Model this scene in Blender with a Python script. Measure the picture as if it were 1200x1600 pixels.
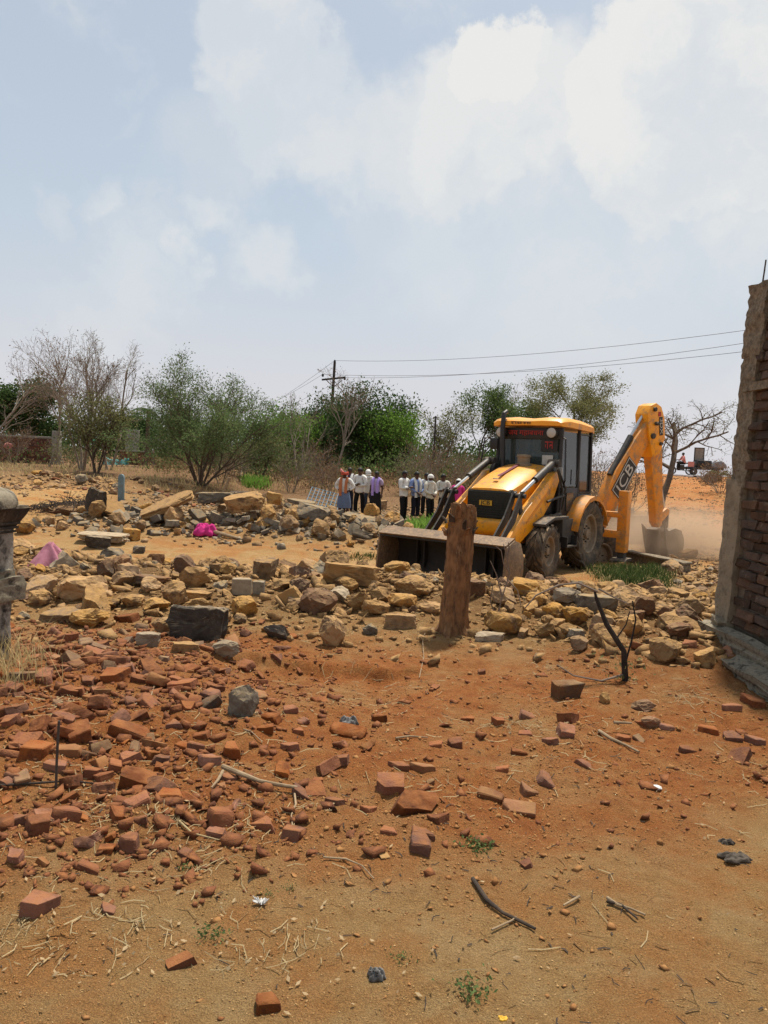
import bpy, bmesh, math, random
import numpy as np
from mathutils import Vector, Matrix

R = math.radians
for o in list(bpy.data.objects):
    bpy.data.objects.remove(o)
scene = bpy.context.scene
COL = scene.collection
random.seed(7)

# ------------------------------------------------------------------ camera
CAM_Z, PITCH, ROLL, FPX = 1.6, math.atan(80 / 1200), R(2.5), 1200.0
cam = bpy.data.cameras.new('camera')
cam.sensor_fit = 'VERTICAL'
cam.sensor_height = 36
cam.lens = 27.0
cam.clip_start, cam.clip_end = 0.05, 3000
camo = bpy.data.objects.new('camera', cam)
COL.objects.link(camo)
CM = Matrix.Rotation(R(90) - PITCH, 4, 'X') @ Matrix.Rotation(ROLL, 4, 'Z')
camo.matrix_world = Matrix.Translation((0, 0, CAM_Z)) @ CM
scene.camera = camo

def ray(u, v):
    d = CM.to_3x3() @ Vector(((u - 600) / FPX, -(v - 800) / FPX, -1))
    return d / d.y                                    # scaled to one metre forward

# ------------------------------------------------------------------ light
SUN_EL, SUN_AZ = R(69), R(26)                         # azimuth: right of straight ahead (+y)
sdir = Vector((math.sin(SUN_AZ) * math.cos(SUN_EL), math.cos(SUN_AZ) * math.cos(SUN_EL), math.sin(SUN_EL)))
sl = bpy.data.lights.new('sun', 'SUN')
sl.energy, sl.angle, sl.color = 4.6, R(3.5), (1.0, 0.93, 0.82)
so = bpy.data.objects.new('sun', sl)
so.rotation_euler = sdir.to_track_quat('Z', 'Y').to_euler()
so.location = (20, 30, 60)
COL.objects.link(so)

scene.view_settings.view_transform = 'Standard'
scene.view_settings.look = 'None'
scene.view_settings.gamma = 1
scene.view_settings.exposure = 0.40
scene.view_settings.use_curve_mapping = False
scene.cycles.max_bounces = 6
scene.cycles.volume_bounces = 1
scene.cycles.transparent_max_bounces = 12
scene.cycles.use_denoising = True

world = bpy.data.worlds.new('World')
scene.world = world
world.use_nodes = True

def build_sky():
    nt = world.node_tree
    nt.nodes.clear()
    N, L = nt.nodes.new, nt.links.new
    out, bg = N('ShaderNodeOutputWorld'), N('ShaderNodeBackground')
    bg.inputs['Strength'].default_value = 0.082
    sky = N('ShaderNodeTexSky')
    sky.sky_type = 'NISHITA'
    sky.sun_disc = False
    sky.sun_elevation, sky.sun_rotation = SUN_EL, SUN_AZ
    sky.air_density, sky.dust_density, sky.ozone_density = 1.0, 3.0, 1.0
    tc = N('ShaderNodeTexCoord')

    def noise(vec, scale, detail, rough=0.55):
        n = N('ShaderNodeTexNoise')
        n.inputs['Scale'].default_value, n.inputs['Detail'].default_value = scale, detail
        n.inputs['Roughness'].default_value = rough
        L(vec, n.inputs['Vector'])
        return n

    def vmath(op, a, b):
        m = N('ShaderNodeVectorMath')
        m.operation = op
        for i, s in enumerate((a, b)):
            if hasattr(s, 'is_linked'):
                L(s, m.inputs[i])
            else:
                m.inputs[i].default_value = s
        return m

    def smath(op, a, b, clamp=False):
        m = N('ShaderNodeMath')
        m.operation, m.use_clamp = op, clamp
        for i, s in enumerate((a, b)):
            if hasattr(s, 'is_linked'):
                L(s, m.inputs[i])
            else:
                m.inputs[i].default_value = s
        return m.outputs[0]

    def rng(val, a, b, c, d, smooth=True):
        m = N('ShaderNodeMapRange')
        m.interpolation_type = 'SMOOTHSTEP' if smooth else 'LINEAR'
        L(val, m.inputs['Value'])
        for k, x in zip(('From Min', 'From Max', 'To Min', 'To Max'), (a, b, c, d)):
            m.inputs[k].default_value = x
        return m.outputs[0]

    D = tc.outputs['Generated']
    n1 = noise(D, 5.5, 4, .6)
    n2 = noise(D, 19.0, 7, 0.66)
    w1 = vmath('MULTIPLY', vmath('SUBTRACT', n1.outputs['Color'], (.5, .5, .5)).outputs[0], (.17, .17, .17))
    w2 = vmath('MULTIPLY', vmath('SUBTRACT', n2.outputs['Color'], (.5, .5, .5)).outputs[0], (.075, .075, .075))
    W = vmath('ADD', vmath('ADD', D, w1.outputs[0]).outputs[0], w2.outputs[0]).outputs[0]
    # cloud heaps: direction (photo pixel turned into a sky direction), radius, strength, softness
    heaps = [(1050, 180, 160, 1, .14), (960, 195, 92, 1, .14), (1130, 130, 80, 1, .12), (1190, 160, 150, 1, .14), (1190, 300, 190, .8, .9), (770, 115, 72, 1, .2), (735, 100, 34, 1, .2), (825, 120, 40, .9, .25),
             (735, 205, 125, .85, .4), (850, 215, 140, .85, .7), (630, 225, 115, .7, .7), (530, 205, 95, .65, .7),
             (430, 150, 120, .7, .45), (370, 50, 100, .75, .3), (450, 70, 65, .7, .35), (170, 330, 48, .65, .9),
             (335, 330, 60, .6, .9), (285, 398, 46, .6, .9), (410, 405, 66, .55, .9), (70, 336, 44, .45, .9),
             (330, 230, 110, .4, .95), (920, 360, 290, .6, .95), (690, 350, 190, .5, .95), (1010, 430, 90, .5, .9)]
    mask = None
    for u, v, r, s, soft in heaps:
        c = ray(u, v).normalized()
        dist = vmath('DISTANCE', W, tuple(c)).outputs['Value']
        r = r / FPX * .92
        k = rng(dist, r * (1 - soft * .75), r * 1.12, s * .88, 0)
        mask = k if mask is None else smath('MAXIMUM', mask, k)
    # broken cloud over the rest of the sky, of the same kind
    far = noise(W, 2.6, 6, .6)
    rest = rng(far.outputs[0], .53, .68, 0, .75)
    mask = smath('MAXIMUM', mask, smath('MULTIPLY', rest, .55), True)
    sep = N('ShaderNodeSeparateXYZ')
    L(D, sep.inputs[0])
    haze = rng(sep.outputs['Z'], -.02, .50, .95, .62)
    hz_mix = N('ShaderNodeMix')
    hz_mix.data_type = 'RGBA'
    hc = N('ShaderNodeMix')
    hc.data_type = 'RGBA'
    hc.inputs['A'].default_value, hc.inputs['B'].default_value = (6.7, 6.6, 6.95, 1), (5.7, 6.5, 7.25, 1)
    L(rng(sep.outputs['Z'], .02, .30, 0, 1), hc.inputs['Factor'])
    L(hc.outputs['Result'], hz_mix.inputs['B'])
    L(haze, hz_mix.inputs['Factor'])
    L(sky.outputs[0], hz_mix.inputs['A'])
    shade = N('ShaderNodeMix')
    shade.data_type = 'RGBA'
    shade.inputs['A'].default_value = (6.6, 6.9, 7.2, 1)
    shade.inputs['B'].default_value = (8.0, 7.9, 7.6, 1)
    sh = noise(W, 5.0, 6, .6)
    L(smath('MULTIPLY', rng(sh.outputs[0], .38, .60, 0, 1), rng(sep.outputs['Z'], .05, .42, .25, 1)), shade.inputs['Factor'])
    mx = N('ShaderNodeMix')
    mx.data_type = 'RGBA'
    L(mask, mx.inputs['Factor'])
    L(hz_mix.outputs['Result'], mx.inputs['A'])
    L(shade.outputs['Result'], mx.inputs['B'])
    L(mx.outputs['Result'], bg.inputs['Color'])
    L(bg.outputs[0], out.inputs['Surface'])
build_sky()

# ------------------------------------------------------------------ noise and terrain
def _h(ix, iy, s):
    n = (ix * 374761393 + iy * 668265263 + s * 974711) & 0x7fffffff
    n = ((n ^ (n >> 13)) * 1274126177) & 0x7fffffff
    return ((n ^ (n >> 16)) & 0xffff) / 65535.0

def vnoise(x, y, s=0):
    x, y = np.asarray(x, float), np.asarray(y, float)
    ix, iy = np.floor(x).astype(np.int64), np.floor(y).astype(np.int64)
    fx, fy = x - ix, y - iy
    fx, fy = fx * fx * (3 - 2 * fx), fy * fy * (3 - 2 * fy)
    a, b = _h(ix, iy, s), _h(ix + 1, iy, s)
    c, d = _h(ix, iy + 1, s), _h(ix + 1, iy + 1, s)
    return (a + (b - a) * fx) * (1 - fy) + (c + (d - c) * fx) * fy

def fbm(x, y, octv=4, s=0):
    t, a = 0, .5
    for i in range(octv):
        t = t + a * (vnoise(x * 2 ** i + 17.3 * i, y * 2 ** i - 9.1 * i, s + i) - .5)
        a *= .5
    return t

def S(a, b, x):
    t = np.clip((np.asarray(x, float) - a) / (b - a), 0, 1)
    return t * t * (3 - 2 * t)

def zones(x, y):
    """berm of stone, red brick dust, second rubble bank"""
    rt = S(.6, 3.0, x)
    berm = np.exp(-((y - (8.3 - .06 * x - .55 * rt + .5 * fbm(x * .5, y * .2, 2, 5))) / (1.35 + .3 * rt)) ** 2) * S(-7.5, -5.5, x) * (1 - S(4.2, 6, x) * .4)
    edge = .8 * fbm(x * .9, y * .9, 4, 77)
    red = S(2.5, 3.5, y + .35 * x * S(0, 2, x) * -1 - .35 * np.minimum(x, 0) + edge) * (1 - S(6.0, 7.0, y + edge * .5))
    bank = np.exp(-((y - 19.0 + edge) / 2.0) ** 2) * S(-8.5, -6.5, x) * (1 - S(-.2, 1.8, x))
    ramp = S(-1, 4, x - (8.6 + .17 * (y - 24))) * S(20, 27, y)
    red = np.maximum(red, ramp * .85)
    return berm, red, bank

_fr = random.Random(21)
STEPS = []                                    # shoe prints wandering over the near sand
for _path in (((-.9, 2.3), (.25, .30)), ((1.5, 2.4), (-.12, .36)), ((.3, 2.2), (.42, .22))):
    for _i in range(6):
        STEPS.append((_path[0][0] + _path[1][0] * _i + _fr.uniform(-.06, .06) + (.09 if _i % 2 else -.09), _path[0][1] + _path[1][1] * _i + _fr.uniform(-.05, .05), math.atan2(_path[1][1], _path[1][0]) + _fr.uniform(-.25, .25)))

def hz(x, y, fine=True):
    x, y = np.asarray(x, float), np.asarray(y, float)
    berm, red, bank = zones(x, y)
    z = -.40 * S(9.4, 12.5, y)
    z = z + .30 * berm + .48 * bank
    z = z + .70 * S(17.5, 26, y) * S(-6, -10.5, x)
    z = z + .28 * np.exp(-((y - 24.5) / 2.5) ** 2) * np.exp(-((x + 3.6) / 1.7) ** 2)
    z = z + .45 * S(29, 46, y) * (1 - .6 * S(-6, -10.5, x))
    z = z + .6 * S(36, 52, y) * np.exp(-((x - 4) / 12.0) ** 2)
    ramp = S(0, 5, x - (8.6 + .17 * (y - 24)))
    z = z + 1.35 * np.clip((y - 24) / 32, 0, 1) * ramp * (1 - .55 * S(66, 95, y))
    z = z + .20 * np.exp(-((x + 1.9) / 1.3) ** 2 - ((y - 4.6) / 1.3) ** 2)
    z = z + .55 * fbm(x * .35, y * .35, 4, 90) * S(15, 19, y) * S(-4.5, -7, x) * (1 - S(34, 40, y))
    # small cut bank left by the digging
    cut = np.exp(-((x + .35) / .75) ** 4) * (.6 + 1.2 * vnoise(x * 4, y * 2, 60))
    z = z - .075 * cut * (1 - S(5.75, 5.84, y + .16 * (vnoise(x * 3, x * 0, 61) - .5) + .05 * np.sin(x * 9))) * S(4.5, 5.7, y)
    if fine:
        rough = .35 + .65 * np.clip(berm + .6 * red + bank, 0, 1)
        z = z + .10 * fbm(x * .55, y * .55, 3, 3) * (1 + S(9, 20, y))
        z = z + .115 * fbm(x * 3.1, y * 3.1, 4, 11) * rough
        z = z + .042 * fbm(x * 13, y * 13, 4, 21) * rough * (1 - S(9, 16, y))
        z = z + .075 * fbm(x * 2.3, y * 2.3, 3, 33) * (1 - S(4.5, 6, y))
        z = z + .30 * fbm(x * .8, y * .8, 4, 35) * S(22, 27, y) * S(6, 9, x) * (1 - S(44, 52, y))
        if y.size and y.min() < 6:
            near = (y < 6) & (np.abs(x) < 4)
            xn, yn = x[near], y[near]
            dz = np.zeros_like(xn)
            for sx, sy, sa in STEPS:
                c, s_ = math.cos(sa), math.sin(sa)
                a_, b_ = (xn - sx) * c + (yn - sy) * s_, -(xn - sx) * s_ + (yn - sy) * c
                q = (a_ / .135) ** 2 + (b_ / .05) ** 2
                dz += -.016 * np.exp(-q ** 2) + .008 * np.exp(-((np.sqrt(q) - 1.25) / .22) ** 2)
            z = np.array(z, float)
            z[near] += dz
        # wheel ruts on the sandy track
        tr = S(11.5, 12.5, y) * (1 - S(16, 17, y)) * (1 - S(1, 3, x))
        z = z + tr * .02 * np.sin((y + .12 * x + .2 * np.sin(x * .4)) * 9)
    return z

def gz(x, y):
    return float(hz(np.array([x]), np.array([y]))[0])

_ts = np.concatenate([np.arange(1.5, 14, .02), np.arange(14, 90, .1)])
def at(u, v):
    d = ray(u, v)
    zz = CAM_Z + d.z * _ts
    g = hz(d.x * _ts, _ts)
    k = np.argmax(zz <= g)
    t = _ts[k] if (zz <= g).any() else 80.0
    return Vector((d.x * t, t, float(hz(np.array([d.x * t]), np.array([t]))[0])))

def on(u, y, v=None):
    """the point of the vertical plane at distance y seen at column u (row v)"""
    d = ray(u, 800 if v is None else v)
    return Vector((d.x * y, y, CAM_Z + d.z * y))

# ------------------------------------------------------------------ materials
def lin(r, g, b):
    f = lambda c: ((c / 255 + .055) / 1.055) ** 2.4 if c > 10 else c / 255 / 12.92
    return (f(r), f(g), f(b), 1)

MATS = {}
ALB = .85                                      # all colours below were picked a little light
dim = lambda c: tuple(x * ALB for x in c[:3])
def pmat(name, c1, c2=None, scale=6.0, rough=.85, bump=.4, bscale=30.0, metal=0.0, dust=None, dust_amt=.6, vary=.0,
         c3=None, spec=.3, stain=None, obj=False, zs=None):
    """Principled material: two or three tones of noise, fine relief, dust lying on upward faces, tone varying by object"""
    c1, c2, c3, dust = dim(c1), dim(c2 or c1), c3 and dim(c3), dust and dim(dust)
    if stain: stain = (dim(stain[0]),) + tuple(stain[1:])
    m = bpy.data.materials.new(name)
    m.use_nodes = True
    nt = m.node_tree
    N, L = nt.nodes.new, nt.links.new
    b = nt.nodes['Principled BSDF']
    b.inputs['Roughness'].default_value = rough
    b.inputs['Metallic'].default_value = metal
    b.inputs['Specular IOR Level'].default_value = spec
    geo = N('ShaderNodeNewGeometry')
    if obj:
        tco = N('ShaderNodeTexCoord')
        P = tco.outputs['Object']
    else:
        P = geo.outputs['Position']
    if zs:                                      # grain drawn out along the height
        mp = N('ShaderNodeMapping')
        mp.inputs['Scale'].default_value = (1, 1, zs)
        L(P, mp.inputs['Vector'])
        P = mp.outputs[0]
    n = N('ShaderNodeTexNoise')
    n.inputs['Scale'].default_value, n.inputs['Detail'].default_value = scale, 6
    n.inputs['Roughness'].default_value = .65
    L(P, n.inputs['Vector'])
    cr = N('ShaderNodeValToRGB')
    cr.color_ramp.elements[0].position, cr.color_ramp.elements[1].position = .34, .66
    cr.color_ramp.elements[0].color = tuple(c1[:3]) + (1,)
    cr.color_ramp.elements[1].color = tuple((c2 or c1)[:3]) + (1,)
    if c3:
        e = cr.color_ramp.elements.new(.52)
        e.color = tuple(c3[:3]) + (1,)
    L(n.outputs[0], cr.inputs[0])
    col = cr.outputs[0]
    if vary:
        oi = N('ShaderNodeObjectInfo')
        hs = N('ShaderNodeHueSaturation')
        mr = N('ShaderNodeMapRange')
        L(oi.outputs['Random'], mr.inputs['Value'])
        mr.inputs['To Min'].default_value, mr.inputs['To Max'].default_value = 1 - vary, 1 + vary
        L(mr.outputs[0], hs.inputs['Value'])
        mr2 = N('ShaderNodeMath')
        mr2.operation = 'MULTIPLY_ADD'
        wn = N('ShaderNodeTexWhiteNoise')
        wn.noise_dimensions = '1D'
        L(oi.outputs['Random'], wn.inputs['W'])
        L(wn.outputs['Value'], mr2.inputs[0])
        mr2.inputs[1].default_value, mr2.inputs[2].default_value = vary * .9, 1 - vary * .6
        L(mr2.outputs[0], hs.inputs['Saturation'])
        L(col, hs.inputs['Color'])
        col = hs.outputs[0]
    if stain:                                   # blotches of another colour: (colour, scale, low, high)
        sn = N('ShaderNodeTexNoise')
        sn.inputs['Scale'].default_value, sn.inputs['Detail'].default_value = stain[1], 8
        sn.inputs['Roughness'].default_value = .7
        L(P, sn.inputs['Vector'])
        sr = N('ShaderNodeMapRange')
        L(sn.outputs[0], sr.inputs['Value'])
        sr.inputs['From Min'].default_value, sr.inputs['From Max'].default_value = stain[2], stain[3]
        mx = N('ShaderNodeMix')
        mx.data_type = 'RGBA'
        L(sr.outputs[0], mx.inputs['Factor'])
        L(col, mx.inputs['A'])
        mx.inputs['B'].default_value = tuple(stain[0][:3]) + (1,)
        col = mx.outputs['Result']
    if dust:
        sp = N('ShaderNodeSeparateXYZ')
        L(geo.outputs['Normal'], sp.inputs[0])
        r1 = N('ShaderNodeMapRange')
        L(sp.outputs['Z'], r1.inputs['Value'])
        r1.inputs['From Min'].default_value, r1.inputs['From Max'].default_value = .25, .95
        r1.inputs['To Max'].default_value = dust_amt
        n3 = N('ShaderNodeTexNoise')
        n3.inputs['Scale'].default_value, n3.inputs['Detail'].default_value = 14, 5
        L(P, n3.inputs['Vector'])
        r2 = N('ShaderNodeMapRange')
        L(n3.outputs[0], r2.inputs['Value'])
        r2.inputs['From Min'].default_value, r2.inputs['From Max'].default_value = .35, .62
        mu = N('ShaderNodeMath')
        mu.operation = 'MULTIPLY'
        L(r1.outputs[0], mu.inputs[0])
        L(r2.outputs[0], mu.inputs[1])
        mx = N('ShaderNodeMix')
        mx.data_type = 'RGBA'
        L(mu.outputs[0], mx.inputs['Factor'])
        L(col, mx.inputs['A'])
        mx.inputs['B'].default_value = tuple(dust[:3]) + (1,)
        col = mx.outputs['Result']
    L(col, b.inputs['Base Color'])
    if bump:
        bn = N('ShaderNodeTexNoise')
        bn.inputs['Scale'].default_value, bn.inputs['Detail'].default_value = bscale, 6
        bn.inputs['Roughness'].default_value = .65
        L(P, bn.inputs['Vector'])
        bp = N('ShaderNodeBump')
        bp.inputs['Strength'].default_value = bump
        bp.inputs['Distance'].default_value = .35 / bscale
        L(bn.outputs[0], bp.inputs['Height'])
        L(bp.outputs[0], b.inputs['Normal'])
    MATS[name] = m
    return m

def leaf_mat(name, c1, c2, trans=.35):
    m = bpy.data.materials.new(name)
    m.use_nodes = True
    nt = m.node_tree
    N, L = nt.nodes.new, nt.links.new
    nt.nodes.clear()
    out, mix, df, tr = N('ShaderNodeOutputMaterial'), N('ShaderNodeMixShader'), N('ShaderNodeBsdfDiffuse'), N('ShaderNodeBsdfTranslucent')
    geo, cr = N('ShaderNodeNewGeometry'), N('ShaderNodeValToRGB')
    cr.color_ramp.elements[0].color = tuple(x * 1.45 for x in c1[:3]) + (1,)
    cr.color_ramp.elements[1].color = tuple(x * 1.45 for x in c2[:3]) + (1,)
    L(geo.outputs['Random Per Island'], cr.inputs[0])
    L(cr.outputs[0], df.inputs[0])
    L(cr.outputs[0], tr.inputs[0])
    mix.inputs[0].default_value = trans
    L(df.outputs[0], mix.inputs[1])
    L(tr.outputs[0], mix.inputs[2])
    L(mix.outputs[0], out.inputs[0])
    MATS[name] = m
    return m

def glass_mat(name, tint, alpha, rough=.05):
    m = bpy.data.materials.new(name)
    m.use_nodes = True
    b = m.node_tree.nodes['Principled BSDF']
    b.inputs['Base Color'].default_value = tint
    b.inputs['Roughness'].default_value = rough
    b.inputs['Alpha'].default_value = alpha
    b.inputs['Specular IOR Level'].default_value = .6
    MATS[name] = m
    return m

SAND = (.36, .215, .085)
pmat('ochre_stone', (.37, .195, .065), (.23, .118, .046), 6, .92, 1.0, 14, dust=(.46, .26, .085), dust_amt=.75, vary=.30, c3=(.44, .25, .082), stain=((.12, .075, .045), 6, .50, .68))
pmat('buff_stone', (.33, .195, .088), (.18, .106, .052), 7, .92, .9, 18, dust=(.44, .25, .085), dust_amt=.75, vary=.30, c3=(.31, .185, .08), stain=((.13, .092, .06), 6, .52, .70))
pmat('brown_stone', (.22, .105, .045), (.12, .065, .036), 7, .9, .8, 24, dust=(.40, .25, .11), dust_amt=.5, vary=.25, stain=((.07, .06, .05), 5, .52, .7))
pmat('grey_concrete', (.26, .215, .15), (.14, .112, .078), 9, .92, .9, 26, dust=(.38, .25, .11), dust_amt=.9, vary=.28, c3=(.20, .172, .13), stain=((.09, .075, .06), 7, .52, .68))
pmat('pale_concrete', (.42, .335, .225), (.27, .205, .135), 9, .92, .8, 30, vary=.2, dust=(.36, .25, .13), dust_amt=.4, stain=((.16, .13, .10), 7, .54, .7))
pmat('dark_slab', (.085, .068, .050), (.035, .029, .024), 10, .85, .9, 30, dust=(.34, .25, .15), dust_amt=1.0, stain=((.22, .18, .135), 9, .56, .70))
pmat('slate', (.14, .12, .096), (.075, .064, .052), 6, .85, .5, 30, dust=(.36, .24, .11), dust_amt=.75, vary=.2)
pmat('red_brick', (.205, .064, .024), (.115, .039, .018), 10, .95, 1.0, 26, dust=(.34, .135, .042), dust_amt=.65, vary=.38, c3=(.235, .082, .030), stain=((.12, .06, .04), 8, .62, .8))
pmat('orange_brick', (.29, .125, .046), (.19, .075, .030), 10, .95, .7, 50, dust=(.33, .175, .068), dust_amt=.6, vary=.2)
pmat('wall_brick', (.115, .064, .038), (.066, .040, .026), 9, .95, .9, 40, vary=.42, stain=((.22, .165, .105), 12, .58, .72))
pmat('mortar', (.17, .135, .095), (.105, .082, .06), 14, .95, .9, 60)
pmat('rough_concrete', (.31, .25, .17), (.12, .09, .06), 26, .95, 1.0, 40, c3=(.21, .165, .11), stain=((.08, .068, .055), 20, .55, .7))
pmat('plaster', (.34, .275, .185), (.22, .175, .118), 7, .95, .9, 34, c3=(.29, .235, .16), stain=((.13, .098, .066), 12, .55, .70))
pmat('old_limewash', (.40, .37, .31), (.22, .20, .165), 12, .95, .8, 40, stain=((.035, .032, .028), 6, .47, .60))
pmat('mossy_concrete', (.17, .14, .095), (.085, .068, .046), 14, .95, .9, 34, c3=(.28, .24, .17), stain=((.035, .033, .028), 9, .54, .68))
pmat('bark', (.16, .115, .08), (.085, .062, .045), 12, .95, .8, 30)
pmat('pale_bark', (.36, .29, .22), (.22, .175, .13), 10, .95, .6, 25)
pmat('grey_twig', (.28, .215, .165), (.18, .135, .105), 10, .95, .3, 25)
pmat('stump_wood', (.34, .175, .075), (.095, .050, .026), 20, .95, 1.0, 24, c3=(.23, .115, .050), stain=((.36, .23, .12), 14, .58, .72), zs=.4)
pmat('dark_wood', (.075, .052, .036), (.035, .026, .02), 16, .9, .6, 40)
pmat('dry_wood', (.38, .28, .17), (.24, .165, .095), 14, .9, .5, 50)
pmat('charred', (.05, .038, .03), (.022, .018, .016), 12, .9, .7, 40)
pmat('machine_yellow', lin(255, 172, 16), lin(250, 162, 14), 3, .42, .05, 60, spec=.5, dust=(.46, .29, .12), dust_amt=.5, stain=((.30, .18, .08), 6, .50, .68))
pmat('machine_yellow_dusty', lin(240, 152, 32), lin(225, 138, 36), 4, .55, .08, 60, spec=.4, dust=(.46, .29, .13), dust_amt=.6, stain=((.32, .20, .095), 6, .46, .66))
pmat('machine_black', (.018, .018, .018), (.032, .030, .027), 6, .5, .1, 60, spec=.4, dust=(.30, .21, .12), dust_amt=.35)
pmat('chassis_grey', (.085, .075, .062), (.05, .045, .04), 6, .7, .3, 40, dust=(.34, .24, .14), dust_amt=.6)
pmat('bucket_steel', (.020, .018, .017), (.032, .028, .024), 5, .7, .3, 30, stain=((.07, .05, .035), 4, .60, .80), dust=(.30, .20, .11), dust_amt=.25)
pmat('bucket_worn', (.25, .16, .09), (.13, .09, .06), 7, .55, .4, 30, metal=.2, stain=((.30, .19, .10), 20, .5, .6))
pmat('rear_bucket', (.22, .19, .155), (.15, .13, .105), 6, .7, .4, 30, dust=(.36, .26, .16), dust_amt=.6)
pmat('grille_mesh', (.05, .048, .036), (.035, .034, .028), 20, .75, .3, 120, spec=.2)
pmat('chrome', (.62, .62, .60), (.55, .54, .52), 4, .22, 0, metal=.9)
pmat('tyre_rubber', (.060, .050, .040), (.105, .082, .058), 8, .9, .4, 50, dust=(.36, .25, .14), dust_amt=.7, stain=((.27, .19, .11), 5, .48, .70))
pmat('rim_paint', (.34, .25, .16), (.22, .16, .105), 7, .75, .2, 40, stain=((.40, .30, .19), 6, .5, .7))
pmat('decal_maroon', (.20, .035, .05), (.15, .03, .045), 5, .5, 0)
pmat('decal_white', (.62, .60, .54), (.50, .48, .42), 12, .6, 0)
pmat('decal_black', (.02, .02, .02), (.035, .033, .03), 12, .5, 0)
pmat('decal_red', (.50, .045, .03), (.40, .035, .03), 5, .5, 0)
pmat('decal_yellow', (.72, .40, .03), (.62, .33, .03), 5, .5, 0)
pmat('lamp_lens', (.55, .53, .48), (.42, .40, .36), 5, .25, 0)
pmat('seat_vinyl', (.03, .03, .03), (.05, .047, .043), 6, .6, .2, 40)
pmat('hat_tan', (.30, .23, .15), (.22, .17, .115), 8, .9, .3, 60)
glass_mat('cab_glass', (.055, .075, .07, 1), .50)
glass_mat('dark_glass', (.04, .045, .045, 1), .80)
pmat('skin_brown', (.115, .055, .032), (.085, .042, .026), 10, .6, .1, 80)
pmat('hair_black', (.012, .011, .010), (.02, .018, .016), 30, .6, .3, 90)
for nm, c in dict(white=(.66, .645, .60), cream=(.58, .55, .47), lilac=(.47, .37, .52), violet=(.42, .30, .66), blue=(.21, .28, .50),
                  navy=(.018, .018, .026), black=(.014, .013, .013), jeans=(.035, .045, .065), lungi=(.022, .021, .020), check=(.13, .17, .26),
                  red=(.50, .10, .065), rust=(.46, .17, .075), magenta=(.52, .04, .20), pink=(.62, .24, .34), plum=(.08, .03, .06), coral=(.60, .25, .22)).items():
    c = tuple(x * 1.28 for x in c)
    pmat('cloth_' + nm, c, tuple(x * .78 for x in c), 9, .95, .5, 24, spec=.1)
pmat('net_pink', (.55, .24, .30), (.43, .17, .22), 14, .9, .5, 40, spec=.1, stain=((.42, .25, .20), 9, .58, .8))
pmat('tarp_teal', (.06, .32, .31), (.045, .24, .24), 4, .6, .5, 8)
pmat('far_brick', (.20, .085, .05), (.14, .06, .04), 9, .95, .5, 30, vary=.3)
pmat('coping_grey', (.34, .31, .26), (.25, .225, .19), 5, .9, .4, 20)
pmat('painted_blue', (.20, .29, .31), (.13, .19, .21), 9, .7, .4, 30, stain=((.26, .22, .17), 8, .55, .7))
pmat('blue_pipe', (.17, .25, .31), (.12, .18, .22), 9, .6, .1, 30)
pmat('steel_rod', (.10, .075, .06), (.06, .045, .035), 14, .7, .4, 60)
pmat('pole_wood', (.07, .055, .045), (.045, .036, .03), 6, .9, .4, 20)
pmat('wire_dark', (.05, .05, .055), (.05, .05, .055), 3, .6, 0)
pmat('white_scrap', (.72, .71, .68), (.60, .59, .56), 20, .9, .3, 60)
pmat('grey_scrap', (.26, .25, .235), (.07, .065, .06), 14, .6, .4, 40)
pmat('dark_scrap', (.12, .095, .07), (.05, .04, .032), 14, .8, .6, 40)
pmat('straw', (.36, .255, .12), (.22, .14, .065), 40, .9, .2, 60, c3=(.42, .32, .17))
pmat('dry_leaf', (.33, .21, .10), (.20, .115, .05), 16, .9, .2, 60, c3=(.40, .29, .16))
pmat('clod', (.31, .125, .040), (.215, .078, .026), 9, .95, .6, 60, c3=(.365, .185, .064))
pmat('grit', (.40, .225, .085), (.27, .13, .045), 30, .95, .4, 90, c3=(.47, .30, .13))
pmat('vehicle_black', (.02, .02, .022), (.03, .03, .03), 5, .4, .1, 30)
pmat('vehicle_grey', (.30, .33, .36), (.24, .26, .29), 5, .4, .1, 30)
leaf_mat('leaf_dark', (.026, .046, .017), (.066, .100, .034), .3)
leaf_mat('leaf_mid', (.046, .074, .026), (.105, .140, .050), .38)
leaf_mat('leaf_bright', (.062, .125, .020), (.125, .205, .040), .4)
leaf_mat('leaf_olive', (.080, .088, .036), (.165, .162, .072), .38)
leaf_mat('leaf_acacia', (.050, .082, .032), (.125, .165, .070), .4)
leaf_mat('leaf_dry', (.085, .050, .030), (.18, .115, .065), .3)
leaf_mat('grass_green', (.016, .030, .009), (.062, .078, .026), .25)
leaf_mat('grass_dry', (.24, .19, .085), (.40, .31, .16), .3)
M = MATS

# ------------------------------------------------------------------ object helpers
def link(o, parent=None):
    COL.objects.link(o)
    if parent is not None:
        o.parent = parent
    return o

def tag(o, label=None, cat=None, group=None, kind=None):
    if label: o['label'] = label
    if cat: o['category'] = cat
    if group: o['group'] = group
    if kind: o['kind'] = kind
    return o

def empty(name, loc=(0, 0, 0), rz=0, label=None, cat=None, group=None, parent=None):
    o = bpy.data.objects.new(name, None)
    o.empty_display_size = .1
    o.location = loc
    o.rotation_euler = (0, 0, rz)
    link(o, parent)
    return tag(o, label, cat, group)

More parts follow.
